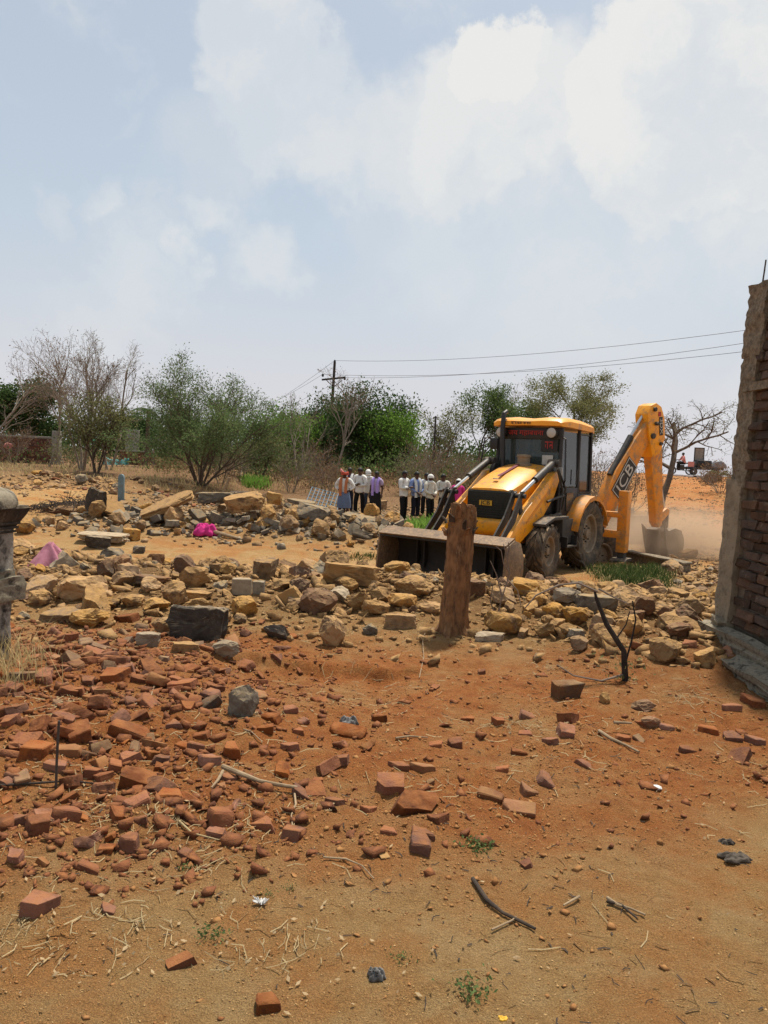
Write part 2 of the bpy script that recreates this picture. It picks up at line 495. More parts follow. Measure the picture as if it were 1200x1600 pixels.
def mesh_np(name, V, F, mat=None, smooth=False):
    """V (n,3) array, F (m,k) array of equal-sided faces"""
    V, F = np.asarray(V, np.float32), np.asarray(F, np.int32)
    me = bpy.data.meshes.new(name)
    m, k = F.shape
    me.vertices.add(len(V))
    me.vertices.foreach_set('co', V.ravel())
    me.loops.add(m * k)
    me.loops.foreach_set('vertex_index', F.ravel())
    me.polygons.add(m)
    me.polygons.foreach_set('loop_start', np.arange(0, m * k, k, dtype=np.int32))
    me.update(calc_edges=True)
    if smooth:
        me.shade_smooth()
    if mat:
        me.materials.append(MATS[mat])
    return me

def obj(name, me, parent=None, loc=None, rot=None, scale=None):
    o = bpy.data.objects.new(name, me)
    if loc is not None: o.location = loc
    if rot is not None: o.rotation_euler = rot
    if scale is not None: o.scale = scale
    return link(o, parent)

class MB:
    """collects solids into one mesh"""
    def __init__(s):
        s.v, s.f = [], []
    def add(s, v, f):
        n = len(s.v)
        s.v += [tuple(p) for p in v]
        s.f += [tuple(i + n for i in q) for q in f]
        return s
    def box(s, x0, x1, y0, y1, z0, z1, mtx=None):
        v = [Vector(p) for p in ((x0, y0, z0), (x1, y0, z0), (x1, y1, z0), (x0, y1, z0), (x0, y0, z1), (x1, y0, z1), (x1, y1, z1), (x0, y1, z1))]
        if mtx is not None: v = [mtx @ p for p in v]
        return s.add(v, ((0, 3, 2, 1), (4, 5, 6, 7), (0, 1, 5, 4), (1, 2, 6, 5), (2, 3, 7, 6), (3, 0, 4, 7)))
    def prism(s, prof, y0, y1, fn=None):
        """profile in (x, z) pushed from y0 to y1; fn maps the points"""
        n = len(prof)
        v = [Vector((x, y0, z)) for x, z in prof] + [Vector((x, y1, z)) for x, z in prof]
        if fn: v = [fn(p) for p in v]
        f = [tuple(range(n)), tuple(range(2 * n - 1, n - 1, -1))]
        f += [(i, i + n, (i + 1) % n + n, (i + 1) % n) for i in range(n)]
        return s.add(v, f)
    def tube(s, pts, rad, n=8, cap=True):
        pts = [Vector(p) for p in pts]
        if not hasattr(rad, '__len__'): rad = [rad] * len(pts)
        V, F = [], []
        up = Vector((.31, .17, .93))
        for i, p in enumerate(pts):
            d = (pts[min(i + 1, len(pts) - 1)] - pts[max(i - 1, 0)]).normalized()
            a = d.cross(up)
            if a.length < .05: a = d.cross(Vector((1, 0, 0)))
            a.normalize()
            b = d.cross(a)
            for k in range(n):
                t = 2 * math.pi * k / n
                V.append(p + (a * math.cos(t) + b * math.sin(t)) * rad[i])
        for i in range(len(pts) - 1):
            for k in range(n):
                F.append((i * n + k, i * n + (k + 1) % n, (i + 1) * n + (k + 1) % n, (i + 1) * n + k))
        if cap:
            F.append(tuple(range(n - 1, -1, -1)))
            F.append(tuple((len(pts) - 1) * n + k for k in range(n)))
        return s.add(V, F)
    def lathe(s, prof, n=24, mtx=None, caps=False):
        """profile (r, h) turned about z"""
        V = []
        for r, h in prof:
            for k in range(n):
                t = 2 * math.pi * k / n
                p = Vector((r * math.cos(t), r * math.sin(t), h))
                V.append(mtx @ p if mtx is not None else p)
        F = [(i * n + k, i * n + (k + 1) % n, (i + 1) * n + (k + 1) % n, (i + 1) * n + k) for i in range(len(prof) - 1) for k in range(n)]
        if caps:
            F += [tuple(range(n - 1, -1, -1)), tuple((len(prof) - 1) * n + k for k in range(n))]
        return s.add(V, F)
    def build(s, name, mat, parent=None, bevel=0, smooth=False, angle=35, loc=None, rot=None):
        me = bpy.data.meshes.new(name)
        me.from_pydata([tuple(p) for p in s.v], [], s.f)
        me.materials.append(MATS[mat])
        bm = bmesh.new()
        bm.from_mesh(me)
        bmesh.ops.recalc_face_normals(bm, faces=bm.faces)
        if bevel:
            es = [e for e in bm.edges if len(e.link_faces) == 2 and e.calc_face_angle(0) > R(28)]
            bmesh.ops.bevel(bm, geom=es, offset=bevel, segments=2, affect='EDGES', profile=.5, clamp_overlap=True)
        bm.to_mesh(me)
        bm.free()
        if smooth or bevel:
            me.shade_smooth()
            me.set_sharp_from_angle(angle=R(angle))
        return obj(name, me, parent, loc, rot)

def roughen(me, amp, freq, seed=0):
    """push the vertices of a mesh about with three-dimensional noise"""
    from mathutils import noise as mn
    for v in me.vertices:
        p = v.co * freq + Vector((seed * 3.7, seed * 1.3, seed * 2.1))
        v.co += Vector(mn.noise_vector(p)) * amp + Vector(mn.noise_vector(p * 2.7)) * amp * .45
    me.update()

def copy_tree(o, parent=None):
    c = o.copy()
    link(c)
    c.parent = parent
    for ch in list(o.children):
        copy_tree(ch, c)
    return c

# ------------------------------------------------------------------ the ground
def build_ground():
    ys = [1.0]
    while ys[-1] < 700:
        ys.append(ys[-1] + (.02 if ys[-1] < 7.5 else max(.02, (ys[-1] - 6.3) * .016)))
    xs = [0.0]
    while xs[-1] < 700:
        xs.append(xs[-1] + (.028 if xs[-1] < 3.6 else (xs[-1] - 2.65) * .030))
    xs = np.array([-a for a in xs[:0:-1]] + xs)
    ys = np.array([-40, -20, -8, -3, -1, 0, .5] + ys)
    X, Y = np.meshgrid(xs, ys)
    X, Y = X.ravel(), Y.ravel()
    Z = hz(X, Y)
    nx, ny = len(xs), len(ys)
    i = np.arange((nx - 1) * (ny - 1))
    a = (i // (nx - 1)) * nx + i % (nx - 1)
    F = np.stack([a, a + 1, a + 1 + nx, a + nx], 1)
    me = mesh_np('ground', np.stack([X, Y, Z], 1), F, None, True)
    berm, red, bank = zones(X, Y)
    strewn = S(19.5, 23.5, Y + .8 * fbm(X * .5, Y * .5, 3, 58)) * (1 - S(2.5, 5, X)) * (1 - S(-7.5, -10, X) * (1 - S(25.5, 28, Y)))
    earth = np.clip(berm * 1.1 + bank + .85 * strewn, 0, 1)
    veg = np.clip(S(28, 36, Y) * (1 - S(6, 11, X - .17 * (Y - 24))), 0, 1)
    C = np.stack([red, earth, veg, np.ones_like(red)], 1).astype(np.float32)
    ca = me.color_attributes.new('zone', 'FLOAT_COLOR', 'POINT')
    ca.data.foreach_set('color', C.ravel())
    m = bpy.data.materials.new('ground_earth')
    m.use_nodes = True
    nt = m.node_tree
    N, L = nt.nodes.new, nt.links.new
    b = nt.nodes['Principled BSDF']
    b.inputs['Roughness'].default_value = .95
    b.inputs['Specular IOR Level'].default_value = .15
    geo, za = N('ShaderNodeNewGeometry'), N('ShaderNodeVertexColor')
    za.layer_name = 'zone'
    sep = N('ShaderNodeSeparateColor')
    L(za.outputs['Color'], sep.inputs[0])
    def noise(scale, det=6, rough=.65):
        n = N('ShaderNodeTexNoise')
        n.inputs['Scale'].default_value, n.inputs['Detail'].default_value, n.inputs['Roughness'].default_value = scale, det, rough
        L(geo.outputs['Position'], n.inputs['Vector'])
        return n.outputs[0]
    def ramp(val, *st):
        c = N('ShaderNodeValToRGB')
        el = c.color_ramp.elements
        while len(el) < len(st): el.new(.5)
        for e, (p, k) in zip(el, st):
            e.position, e.color = p, (dim(k) if k[0] < .455 else tuple(k)) + (1,)
        L(val, c.inputs[0])
        return c.outputs[0]
    def mix(f, a, bb):
        x = N('ShaderNodeMix')
        x.data_type = 'RGBA'
        L(f, x.inputs['Factor'])
        for s, k in ((a, 'A'), (bb, 'B')):
            if hasattr(s, 'is_linked'): L(s, x.inputs[k])
            else: x.inputs[k].default_value = tuple(s) + (1,)
        return x.outputs['Result']
    def mrange(val, a, bb, c=0, d=1):
        x = N('ShaderNodeMapRange')
        L(val, x.inputs['Value'])
        for k, q in zip(('From Min', 'From Max', 'To Min', 'To Max'), (a, bb, c, d)):
            x.inputs[k].default_value = q
        return x.outputs[0]
    def mul(a, bb, op='MULTIPLY'):
        x = N('ShaderNodeMath')
        x.operation, x.use_clamp = op, True
        L(a, x.inputs[0])
        if hasattr(bb, 'is_linked'): L(bb, x.inputs[1])
        else: x.inputs[1].default_value = bb
        return x.outputs[0]
    grain = noise(170, 3, .8)
    big = noise(1.6, 7)
    mid = noise(9, 7, .7)
    sand = ramp(mid, (.3, (.37, .205, .075)), (.5, (.45, .27, .108)), (.72, (.454, .305, .14)))
    red_c = ramp(mid, (.3, (.30, .098, .028)), (.52, (.41, .148, .042)), (.72, (.45, .215, .072)))
    earth_c = ramp(mid, (.3, (.15, .080, .034)), (.5, (.25, .142, .060)), (.72, (.36, .225, .10)))
    veg_c = ramp(mid, (.3, (.13, .068, .034)), (.5, (.20, .112, .054)), (.72, (.26, .165, .08)))
    pale = noise(2.3, 7, .7)
    col = mix(mul(mrange(pale, .50, .66), .6), sand, dim((.52, .345, .165)))
    col = mix(mul(mrange(big, .46, .60), .75), col, dim((.43, .185, .055)))
    col = mix(mul(sep.outputs[0], mrange(big, .30, .56, .35, 1)), col, red_c)
    col = mix(sep.outputs[1], col, earth_c)
    col = mix(sep.outputs[2], col, veg_c)
    gr = ramp(grain, (.32, (.56, .54, .52)), (.5, (1, 1, 1)), (.68, (1.55, 1.55, 1.5)))
    gm = N('ShaderNodeMix')
    gm.data_type, gm.blend_type = 'RGBA', 'MULTIPLY'
    gm.inputs['Factor'].default_value = .9
    L(col, gm.inputs['A'])
    L(gr, gm.inputs['B'])
    L(gm.outputs['Result'], b.inputs['Base Color'])
    h = N('ShaderNodeMath')
    h.operation = 'MULTIPLY_ADD'
    L(noise(26, 7, .8), h.inputs[0])
    h.inputs[1].default_value = 2.6
    L(grain, h.inputs[2])
    bp = N('ShaderNodeBump')
    bp.inputs['Strength'].default_value, bp.inputs['Distance'].default_value = 1.0, .016
    L(h.outputs[0], bp.inputs['Height'])
    L(bp.outputs[0], b.inputs['Normal'])
    me.materials.append(m)
    o = obj('ground', me)
    tag(o, 'bare sandy red earth of the cleared demolition site', 'ground', kind='structure')
build_ground()
# ------------------------------------------------------------------ lettering
def text_mesh(body, size, depth=.004):
    c = bpy.data.curves.new('lettering', 'FONT')
    c.body, c.size, c.extrude = body, size, depth
    c.align_x, c.align_y = 'CENTER', 'CENTER'
    t = bpy.data.objects.new('lettering', c)
    COL.objects.link(t)
    dg = bpy.context.evaluated_depsgraph_get()
    me = bpy.data.meshes.new_from_object(t.evaluated_get(dg))
    bpy.data.objects.remove(t)
    return me

def lettering(body, size, mat, mtx, parent, stretch=1.0, bold=0.0):
    me = text_mesh(body, size)
    me.materials.clear()
    me.materials.append(MATS[mat])
    for v in me.vertices:
        v.co = mtx @ Vector((v.co.x * stretch, v.co.y, v.co.z))
    return obj('lettering', me, parent)

def glyph_row(n, w, h, mat, mtx, parent, seed=1, name='lettering'):
    """a short line of hanging script: a head bar with stems and curls below it"""
    rg = random.Random(seed)
    b = MB()
    x, cw = -w / 2, w / n
    for i in range(n):
        b.box(x, x + cw * .86, h * .34, h * .5, 0, .006)
        sx = x + cw * rg.uniform(.5, .75)
        b.box(sx, sx + cw * .16, -h * .5, h * .34, 0, .006)
        if rg.random() < .85:
            b.box(x + cw * .08, sx, -h * rg.uniform(.05, .3), h * rg.uniform(0, .1), 0, .006)
        if rg.random() < .6:
            b.box(x + cw * .08, x + cw * .22, -h * .3, h * .1, 0, .006)
        x += cw
    b.v = [mtx @ Vector(p) for p in b.v]
    return b.build(name, mat, parent)

def plane_mtx(origin, xdir, ydir):
    x, y = Vector(xdir).normalized(), Vector(ydir).normalized()
    z = x.cross(y).normalized()
    y = z.cross(x)
    m = Matrix((x, y, z)).transposed().to_4x4()
    m.translation = origin
    return m

# ------------------------------------------------------------------ backhoe loader (local: +x forward, +y its left side, z up)
def make_wheel(root, x, y, r, w, nl, steer=0):
    wh = empty('wheel', (x, y, r), steer, parent=root)
    side = 1 if y > 0 else -1
    mt = Matrix.Rotation(R(90), 4, 'X')
    t = MB()
    hw, ri = w / 2, r * .56
    t.lathe([(ri, -hw * .72), (r * .70, -hw * .98), (r * .86, -hw), (r * .935, -hw * .86), (r * .95, 0), (r * .935, hw * .86), (r * .86, hw), (r * .70, hw * .98), (ri, hw * .72), (ri * .96, 0), (ri, -hw * .72)], 40, mt)
    for k in range(nl):
        for sgn in (-1, 1):
            a = 2 * math.pi * (k + (.5 if sgn > 0 else 0)) / nl
            V = []
            for (yy, da) in ((.04, .0), (.55, .16), (1.0, .30)):
                for dd in (-1, 1):
                    for rr in (.90, 1.01 if yy < .9 else .975):
                        ang = a - da * 28 / nl + dd * .085 * 20 / nl
                        V.append((r * rr * math.cos(ang), sgn * hw * yy, r * rr * math.sin(ang)))
            F = []
            for s in range(2):
                o = s * 4
                F += [(o, o + 4, o + 5, o + 1), (o + 1, o + 5, o + 7, o + 3), (o + 3, o + 7, o + 6, o + 2), (o + 2, o + 6, o + 4, o)]
            F += [(0, 1, 3, 2), (8, 10, 11, 9)]
            t.add(V, F)
    t.build('tyre', 'tyre_rubber', wh, smooth=True, angle=40)
    rm = MB()
    d = side * hw
    m2 = Matrix.Rotation(R(90), 4, 'X')
    yy = lambda k: -d * k                       # lathe axis z becomes -y
    rm.lathe([(ri * 1.03, yy(.74)), (ri * .97, yy(.80)), (ri * .90, yy(.70)), (ri * .86, yy(.30)), (ri * .55, yy(.22)), (ri * .50, yy(.34)), (ri * .26, yy(.36)), (ri * .24, yy(.62)), (.001, yy(.64))], 28, m2)
    rm.build('rim', 'rim_paint', wh, smooth=True, angle=30)
    for k in range(8):
        a = 2 * math.pi * k / 8
        p = Vector((ri * .40 * math.cos(a), d * .35, ri * .40 * math.sin(a)))
        MB().tube([p, p + Vector((0, side * .035, 0))], .016, 6).build('wheel_bolt', 'chassis_grey', wh)
    return wh

def make_backhoe():
    P = at(850, 903)
    yaw = R(234)
    rt = Matrix.Rotation(yaw, 3, 'Z')
    fl = rt @ Vector((2.17, .99, 0))
    O = Vector((P.x - fl.x + .12, P.y - fl.y + .1, P.z - .02))
    root = empty('backhoe_loader', O, yaw, 'yellow backhoe loader with black front bucket and raised rear arm in the dust', 'backhoe loader')
    root.scale = (1.025, 1.025, 1.025)
    Y, YD, K, G = 'machine_yellow', 'machine_yellow_dusty', 'machine_black', 'chassis_grey'
    # --- frame
    MB().box(-1.05, 2.62, -.34, .34, .52, .88).box(2.0, 2.35, -.72, .72, .40, .56).box(-.2, .2, -.7, .7, .58, .86).build('chassis', G, root, bevel=.015)
    make_wheel(root, 2.17, .84, .485, .31, 13, R(4))
    make_wheel(root, 2.17, -.84, .485, .31, 13, R(4))
    make_wheel(root, .20, .76, .69, .43, 17)
    make_wheel(root, .20, -.76, .69, .43, 17)
    # hydraulic tank, fuel tank and step by the cab
    MB().prism([(.80, .55), (1.38, .55), (1.42, 1.02), (.78, 1.02)], .36, .86).build('fuel_tank', G, root, bevel=.02)
    MB().prism([(.80, .55), (1.38, .55), (1.42, 1.02), (.78, 1.02)], -.86, -.36).build('hydraulic_tank', G, root, bevel=.02)
    MB().box(.95, 1.45, .70, .98, .50, .53).box(.95, .98, .70, .98, .53, .70).box(1.42, 1.45, .70, .98, .53, .70).build('step', K, root)
    MB().prism([(1.42, 1.03), (1.42, 1.09), (2.05, 1.09), (2.45, .98), (2.45, .93), (2.05, 1.03)], .38, .98).build('front_fender', G, root, bevel=.01)
    MB().prism([(1.42, 1.03), (1.42, 1.09), (2.05, 1.09), (2.45, .98), (2.45, .93), (2.05, 1.03)], -.98, -.38).build('front_fender', G, root, bevel=.01)
    # --- bonnet
    bm = MB()
    secs = [(1.28, .54, 1.10, 2.02), (1.70, .53, 1.10, 1.95), (2.20, .49, 1.12, 1.80), (2.62, .44, 1.15, 1.62), (2.74, .40, 1.40, 1.555)]
    V = []
    for x, hw, z0, z1 in secs:
        for k, (yy, zz) in enumerate(((-1, 0), (-1, .62), (-.93, .86), (-.72, .97), (0, 1.02), (.72, .97), (.93, .86), (1, .62), (1, 0))):
            V.append((x, hw * yy, z0 + (z1 - z0) * zz))
    n = 9
    F = [(i * n + k, i * n + k + 1, (i + 1) * n + k + 1, (i + 1) * n + k) for i in range(len(secs) - 1) for k in range(n - 1)]
    F += [tuple(range(n)), tuple((len(secs) - 1) * n + k for k in range(n - 1, -1, -1))]
    bonnet = bm.add(V, F).build('bonnet', Y, root, smooth=True, angle=38)
    # stripe along the bonnet
    MB().add([(1.62, -.035, 2.005), (1.62, .035, 2.005), (2.40, .03, 1.772), (2.40, -.03, 1.772), (1.62, -.035, 2.012), (1.62, .035, 2.012), (2.40, .03, 1.779), (2.40, -.03, 1.779)],
             [(0, 3, 2, 1), (4, 5, 6, 7), (0, 1, 5, 4), (2, 3, 7, 6), (1, 2, 6, 5), (3, 0, 4, 7)]).build('stripe', 'decal_maroon', bonnet)
    MB().box(2.47, 2.53, -.05, .05, 1.715, 1.735).build('badge', 'decal_white', bonnet)
    # grille
    gr = MB().prism([(2.66, 1.02), (2.75, 1.02), (2.765, 1.50), (2.70, 1.55), (2.60, 1.55)], -.43, .43).build('grille', 'grille_mesh', root, bevel=.03)
    for k in range(11):
        z = 1.06 + k * .042
        MB().box(2.756, 2.772, -.39, .39, z, z + .010).build('grille_bar', 'grille_mesh', gr)
    MB().box(2.765, 2.785, -.16, .09, 1.25, 1.34).build('badge', 'decal_yellow', gr)
    lettering('JCB', .10, 'decal_black', plane_mtx(Vector((2.789, -.035, 1.295)), (0, 1, 0), (0, 0, 1)), gr, 1.2)
    # nose casting under the grille
    MB().prism([(2.45, .72), (2.80, .72), (2.88, .80), (2.90, .98), (2.78, 1.02), (2.45, 1.02)], -.46, .46).build('nose_bumper', Y, root, bevel=.03)
    MB().prism([(2.30, .62), (2.62, .58), (2.70, .95), (2.35, 1.02)], .46, .56).build('nose_plate', YD, root, bevel=.01)
    MB().prism([(2.30, .62), (2.62, .58), (2.70, .95), (2.35, 1.02)], -.56, -.46).build('nose_plate', YD, root, bevel=.01)
    MB().box(1.40, 2.50, -.50, .50, .88, 1.12).build('engine', G, root, bevel=.02)
    # --- cab
    zb, zr = 1.05, 2.72
    fx, rx = 1.22, -.28
    hw = .70
    cab = empty('cab', (0, 0, 0), parent=root)
    MB().box(rx, fx, -hw, hw, .92, 1.06).build('cab_floor', K, cab, bevel=.02)
    # posts (front lean back a little)
    for sy in (-1, 1):
        MB().tube([(fx + .06, sy * (hw - .03), zb), (fx - .02, sy * (hw - .05), zr)], .038, 8).build('post', K, cab, smooth=True)
        MB().tube([(.42, sy * (hw + .0), zb), (.40, sy * (hw - .03), zr)], .035, 8).build('post', K, cab, smooth=True)
        MB().tube([(rx, sy * (hw - .02), 1.35), (rx + .03, sy * (hw - .05), zr)], .038, 8).build('post', K, cab, smooth=True)
        # side glazing and door
        MB().add([(.46, sy * (hw - .006), 1.62), (fx + .0, sy * (hw - .006), 1.62), (fx - .05, sy * (hw - .045), zr - .06), (.44, sy * (hw - .04), zr - .06),
                  (.46, sy * (hw - .014), 1.62), (fx + .0, sy * (hw - .014), 1.62), (fx - .05, sy * (hw - .053), zr - .06), (.44, sy * (hw - .048), zr - .06)],
                 [(0, 1, 2, 3), (7, 6, 5, 4), (0, 4, 5, 1), (1, 5, 6, 2), (2, 6, 7, 3), (3, 7, 4, 0)]).build('door_glass', 'dark_glass', cab)
        MB().box(.44, fx + .02, sy * hw - .02, sy * hw + .02, 1.06, 1.60).build('door', K, cab, bevel=.015)
        MB().box(.70, 1.02, sy * (hw + .03) - .012, sy * (hw + .03) + .012, 1.15, 1.50).build('door_window', 'dark_glass', cab)
        MB().add([(rx + .05, sy * (hw - .02), 1.50), (.37, sy * (hw - .02), 1.50), (.36, sy * (hw - .045), zr - .06), (rx + .07, sy * (hw - .045), zr - .06),
                  (rx + .05, sy * (hw - .028), 1.50), (.37, sy * (hw - .028), 1.50), (.36, sy * (hw - .053), zr - .06), (rx + .07, sy * (hw - .053), zr - .06)],
                 [(0, 1, 2, 3), (7, 6, 5, 4), (0, 4, 5, 1), (1, 5, 6, 2), (2, 6, 7, 3), (3, 7, 4, 0)]).build('side_glass', 'dark_glass', cab)
        MB().tube([(rx + .06, sy * (hw + .005), 1.50), (.36, sy * (hw + .005), 1.50), (.36, sy * (hw - .03), zr - .08), (rx + .08, sy * (hw - .03), zr - .08), (rx + .06, sy * (hw + .005), 1.50)], .018, 6).build('window_frame', K, cab, smooth=True)
        MB().box(rx, .44, sy * hw - .025, sy * hw + .025, 1.0, 1.48).build('side_panel', K, cab, bevel=.01)
    MB().tube([(.62, hw + .045, 1.66), (.58, hw + .045, 1.95)], .012, 6).build('door_handle', 'chassis_grey', cab)
    MB().box(.44, .47, hw + .022, hw + .028, 1.22, 1.42).build('reflector', 'decal_red', cab)
    # header above the windscreen, dashboard, glass
    MB().add([(fx + .045, -hw + .06, 1.62), (fx + .045, hw - .06, 1.62), (fx - .015, hw - .08, 2.52), (fx - .015, -hw + .08, 2.52),
              (fx + .037, -hw + .06, 1.62), (fx + .037, hw - .06, 1.62), (fx - .023, hw - .08, 2.52), (fx - .023, -hw + .08, 2.52)],
             [(0, 1, 2, 3), (7, 6, 5, 4), (0, 4, 5, 1), (1, 5, 6, 2), (2, 6, 7, 3), (3, 7, 4, 0)]).build('windscreen', 'cab_glass', cab)
    MB().prism([(fx - .06, 2.50), (fx + .02, 2.50), (fx + .02, 2.72), (fx - .06, 2.72)], -hw + .02, hw - .02).build('header', K, cab, bevel=.01)
    MB().prism([(.95, 1.06), (fx + .03, 1.06), (fx + .06, 1.62), (.98, 1.72)], -hw + .05, hw - .05).build('dashboard', K, cab, bevel=.02)
    MB().add([(rx, -hw + .06, 1.45), (rx, hw - .06, 1.45), (rx + .03, hw - .08, 2.62), (rx + .03, -hw + .08, 2.62), (rx + .008, -hw + .06, 1.45), (rx + .008, hw - .06, 1.45), (rx + .038, hw - .08, 2.62), (rx + .038, -hw + .08, 2.62)],
             [(0, 1, 2, 3), (7, 6, 5, 4), (0, 4, 5, 1), (1, 5, 6, 2), (2, 6, 7, 3), (3, 7, 4, 0)]).build('rear_glass', 'cab_glass', cab)
    MB().box(.10, .52, -.24, .24, 1.28, 1.46).box(.06, .18, -.24, .24, 1.46, 2.02).box(.2, .4, -.1, .1, 1.06, 1.28).build('seat', 'seat_vinyl', cab, bevel=.04)
    st = MB()
    st.tube([(.92 + .05 * math.cos(a) * .6, .19 * math.sin(a), 1.80 + .17 * math.cos(a)) for a in [2 * math.pi * k / 16 for k in range(17)]], .014, 6)
    st.tube([(1.02, 0, 1.6), (.93, 0, 1.80)], .02, 6)
    st.build('steering_wheel', K, cab, smooth=True)
    # roof, arched at the front
    rs = [(rx - .12, .66, 2.70, 2.80), (rx + .10, .735, 2.71, 2.87), (.45, .755, 2.72, 2.92), (1.05, .75, 2.74, 2.93), (1.32, .73, 2.735, 2.885), (1.38, .70, 2.75, 2.84)]
    V = []
    for x, w, z0, z1 in rs:
        for yy, zz in ((-1, 0), (-1.0, .55), (-.90, .92), (-.45, 1.0), (0, .86), (.45, 1.0), (.90, .92), (1.0, .55), (1, 0), (0, .1)):
            V.append((x, w * yy, z0 + (z1 - z0) * zz))
    n = 10
    F = [(i * n + k, i * n + (k + 1) % n, (i + 1) * n + (k + 1) % n, (i + 1) * n + k) for i in range(len(rs) - 1) for k in range(n)]
    F += [tuple(range(n)), tuple((len(rs) - 1) * n + k for k in range(n - 1, -1, -1))]
    roof = MB().add(V, F).build('roof', Y, root, smooth=True, angle=45)
    glyph_row(7, .42, .05, 'decal_black', plane_mtx(Vector((1.385, -.12, 2.80)), (0, 1, 0), (-.05, 0, 1)), roof, 4)
    # header writing, sticker, lamps
    try:
        lettering('जय महाबधना', .135, 'decal_red', plane_mtx(Vector((fx + .034, -.07, 2.615)), (0, 1, 0), (0, 0, 1)), cab, 1.1)
    except Exception:
        glyph_row(9, .80, .11, 'decal_red', plane_mtx(Vector((fx + .034, -.07, 2.61)), (0, 1, 0), (0, 0, 1)), cab, 2)
    MB().box(fx + .02, fx + .032, .26, .60, 2.27, 2.50).build('sticker', 'decal_black', cab)
    glyph_row(2, .17, .14, 'decal_red', plane_mtx(Vector((fx + .036, .43, 2.39)), (0, 1, 0), (0, 0, 1)), cab, 8)
    MB().box(fx + .03, fx + .036, .30, .52, 2.02, 2.20).build('sticker', 'decal_white', cab)
    for yy in (-.56, .50):
        lm = MB().lathe([(.001, .0), (.10, .0), (.115, .03), (.10, .10), (.04, .13), (.001, .13)], 16, plane_mtx(Vector((fx + .13, yy, 2.62)), (0, 1, 0), (0, 0, 1)) @ Matrix.Rotation(math.pi, 4, 'X')).build('work_lamp', K, cab, smooth=True)
        MB().lathe([(.001, .018), (.06, .014), (.092, .0), (.092, -.01), (.001, -.01)], 16, plane_mtx(Vector((fx + .135, yy, 2.62)), (0, 1, 0), (0, 0, 1)), ).build('lens', 'lamp_lens', lm, smooth=True)
    # mirrors and grab rails
    for sy in (-1, 1):
        MB().tube([(fx + .06, sy * hw, 2.55), (fx + .24, sy * (hw + .14), 2.50), (fx + .30, sy * (hw + .20), 1.75), (fx + .10, sy * (hw + .05), 1.5)], .016, 6).build('grab_rail', K, cab, smooth=True)
    MB().box(fx + .10, fx + .13, .60, .76, 1.78, 1.98).build('mirror', 'lamp_lens', cab, bevel=.01)
    MB().tube([(fx + .05, .68, 1.7), (fx + .11, .68, 2.05)], .012, 6).build('mirror_arm', K, cab)
    MB().box(fx + .10, fx + .13, -.78, -.62, 2.28, 2.50).build('mirror', K, cab, bevel=.01)
    # exhaust stack and air cleaner on the bonnet
    MB().tube([(1.45, -.42, 1.85), (1.45, -.44, 2.2), (1.43, -.48, 2.72), (1.40, -.48, 2.98), (1.30, -.48, 3.02)], [.05, .05, .048, .045, .045], 12).build('exhaust_stack', K, root, smooth=True)
    MB().lathe([(.001, 0), (.15, 0), (.15, .05), (.12, .06), (.12, .17), (.14, .18), (.13, .22), (.001, .23)], 16, Matrix.Translation((1.50, .04, 1.97))).build('air_cleaner', 'hat_tan', root, smooth=True)
    # --- loader
    for sy in (-1, 1):
        ya, yb = sy * .60, sy * .74
        y0, y1 = min(ya, yb), max(ya, yb)
        MB().prism([(1.28, .95), (1.60, .95), (1.66, 1.90), (1.56, 2.02), (1.42, 2.02), (1.34, 1.90)], min(sy * .52, sy * .60), max(sy * .52, sy * .60)).build('loader_tower', K, root, bevel=.01)
        MB().prism([(1.36, 1.78), (1.50, 1.90), (1.66, 1.86), (2.20, 1.52), (2.76, 1.20), (3.22, .84), (3.66, .44), (3.72, .24), (3.60, .18), (3.42, .28), (3.02, .60), (2.50, .84), (2.05, 1.06), (1.60, 1.42)], y0, y1).build('loader_arm', Y, root, bevel=.018)
        MB().prism([(1.75, 1.62), (2.25, 1.32), (2.70, 1.02), (2.70, .98), (2.22, 1.27), (1.75, 1.56)], y0 - .006, y1 + .006).build('arm_rib', YD, root)
        # tilt cylinder, rod, lever and link
        yc = sy * .67
        MB().tube([(1.52, yc, 2.06), (1.60, yc, 2.04), (2.32, yc, 1.73)], .066, 14).build('tilt_cylinder', K, root, smooth=True)
        MB().tube([(2.30, yc, 1.738), (2.92, yc, 1.46)], .034, 10).build('cylinder_rod', 'chrome', root, smooth=True)
        MB().tube([(1.52, yc - .11, 2.05), (1.52, yc + .11, 2.05)], .075, 12).build('pivot_pin', G, root, smooth=True)
        for d in (-.085, .055):
            MB().prism([(2.86, 1.54), (2.98, 1.54), (3.28, 1.12), (3.68, .74), (3.60, .68), (3.16, 1.02)], yc + d, yc + d + .03).build('lever', K, root)
        MB().prism([(2.84, 1.44), (2.92, 1.48), (2.80, .92), (2.70, .80), (2.66, .84)], yc - .02, yc + .02).build('link', K, root)
        MB().tube([(2.92, yc - .13, 1.46), (2.92, yc + .13, 1.46)], .04, 10).build('pivot_pin', K, root, smooth=True)
        # lift cylinder under the arm
        MB().tube([(1.50, sy * .66, 1.05), (2.15, sy * .66, .98)], .058, 12).build('lift_cylinder', G, root, smooth=True)
        MB().tube([(2.14, sy * .66, .98), (2.75, sy * .66, .80)], .03, 10).build('cylinder_rod', 'chrome', root, smooth=True)
    for k, (a, b) in enumerate((((1.62, .78, 1.98), (1.35, .80, 1.2)), ((1.66, .80, 1.95), (1.55, .84, 1.15)))):
        MB().tube([a, ((a[0] + b[0]) / 2 - .1, .86, (a[2] + b[2]) / 2), b], .022, 8).build('hose', K, root, smooth=True)
    MB().tube([(1.30, .78, 1.60), (1.45, .85, 1.46), (1.72, .84, 1.42), (1.98, .78, 1.35)], .024, 8).build('hose', K, root, smooth=True)
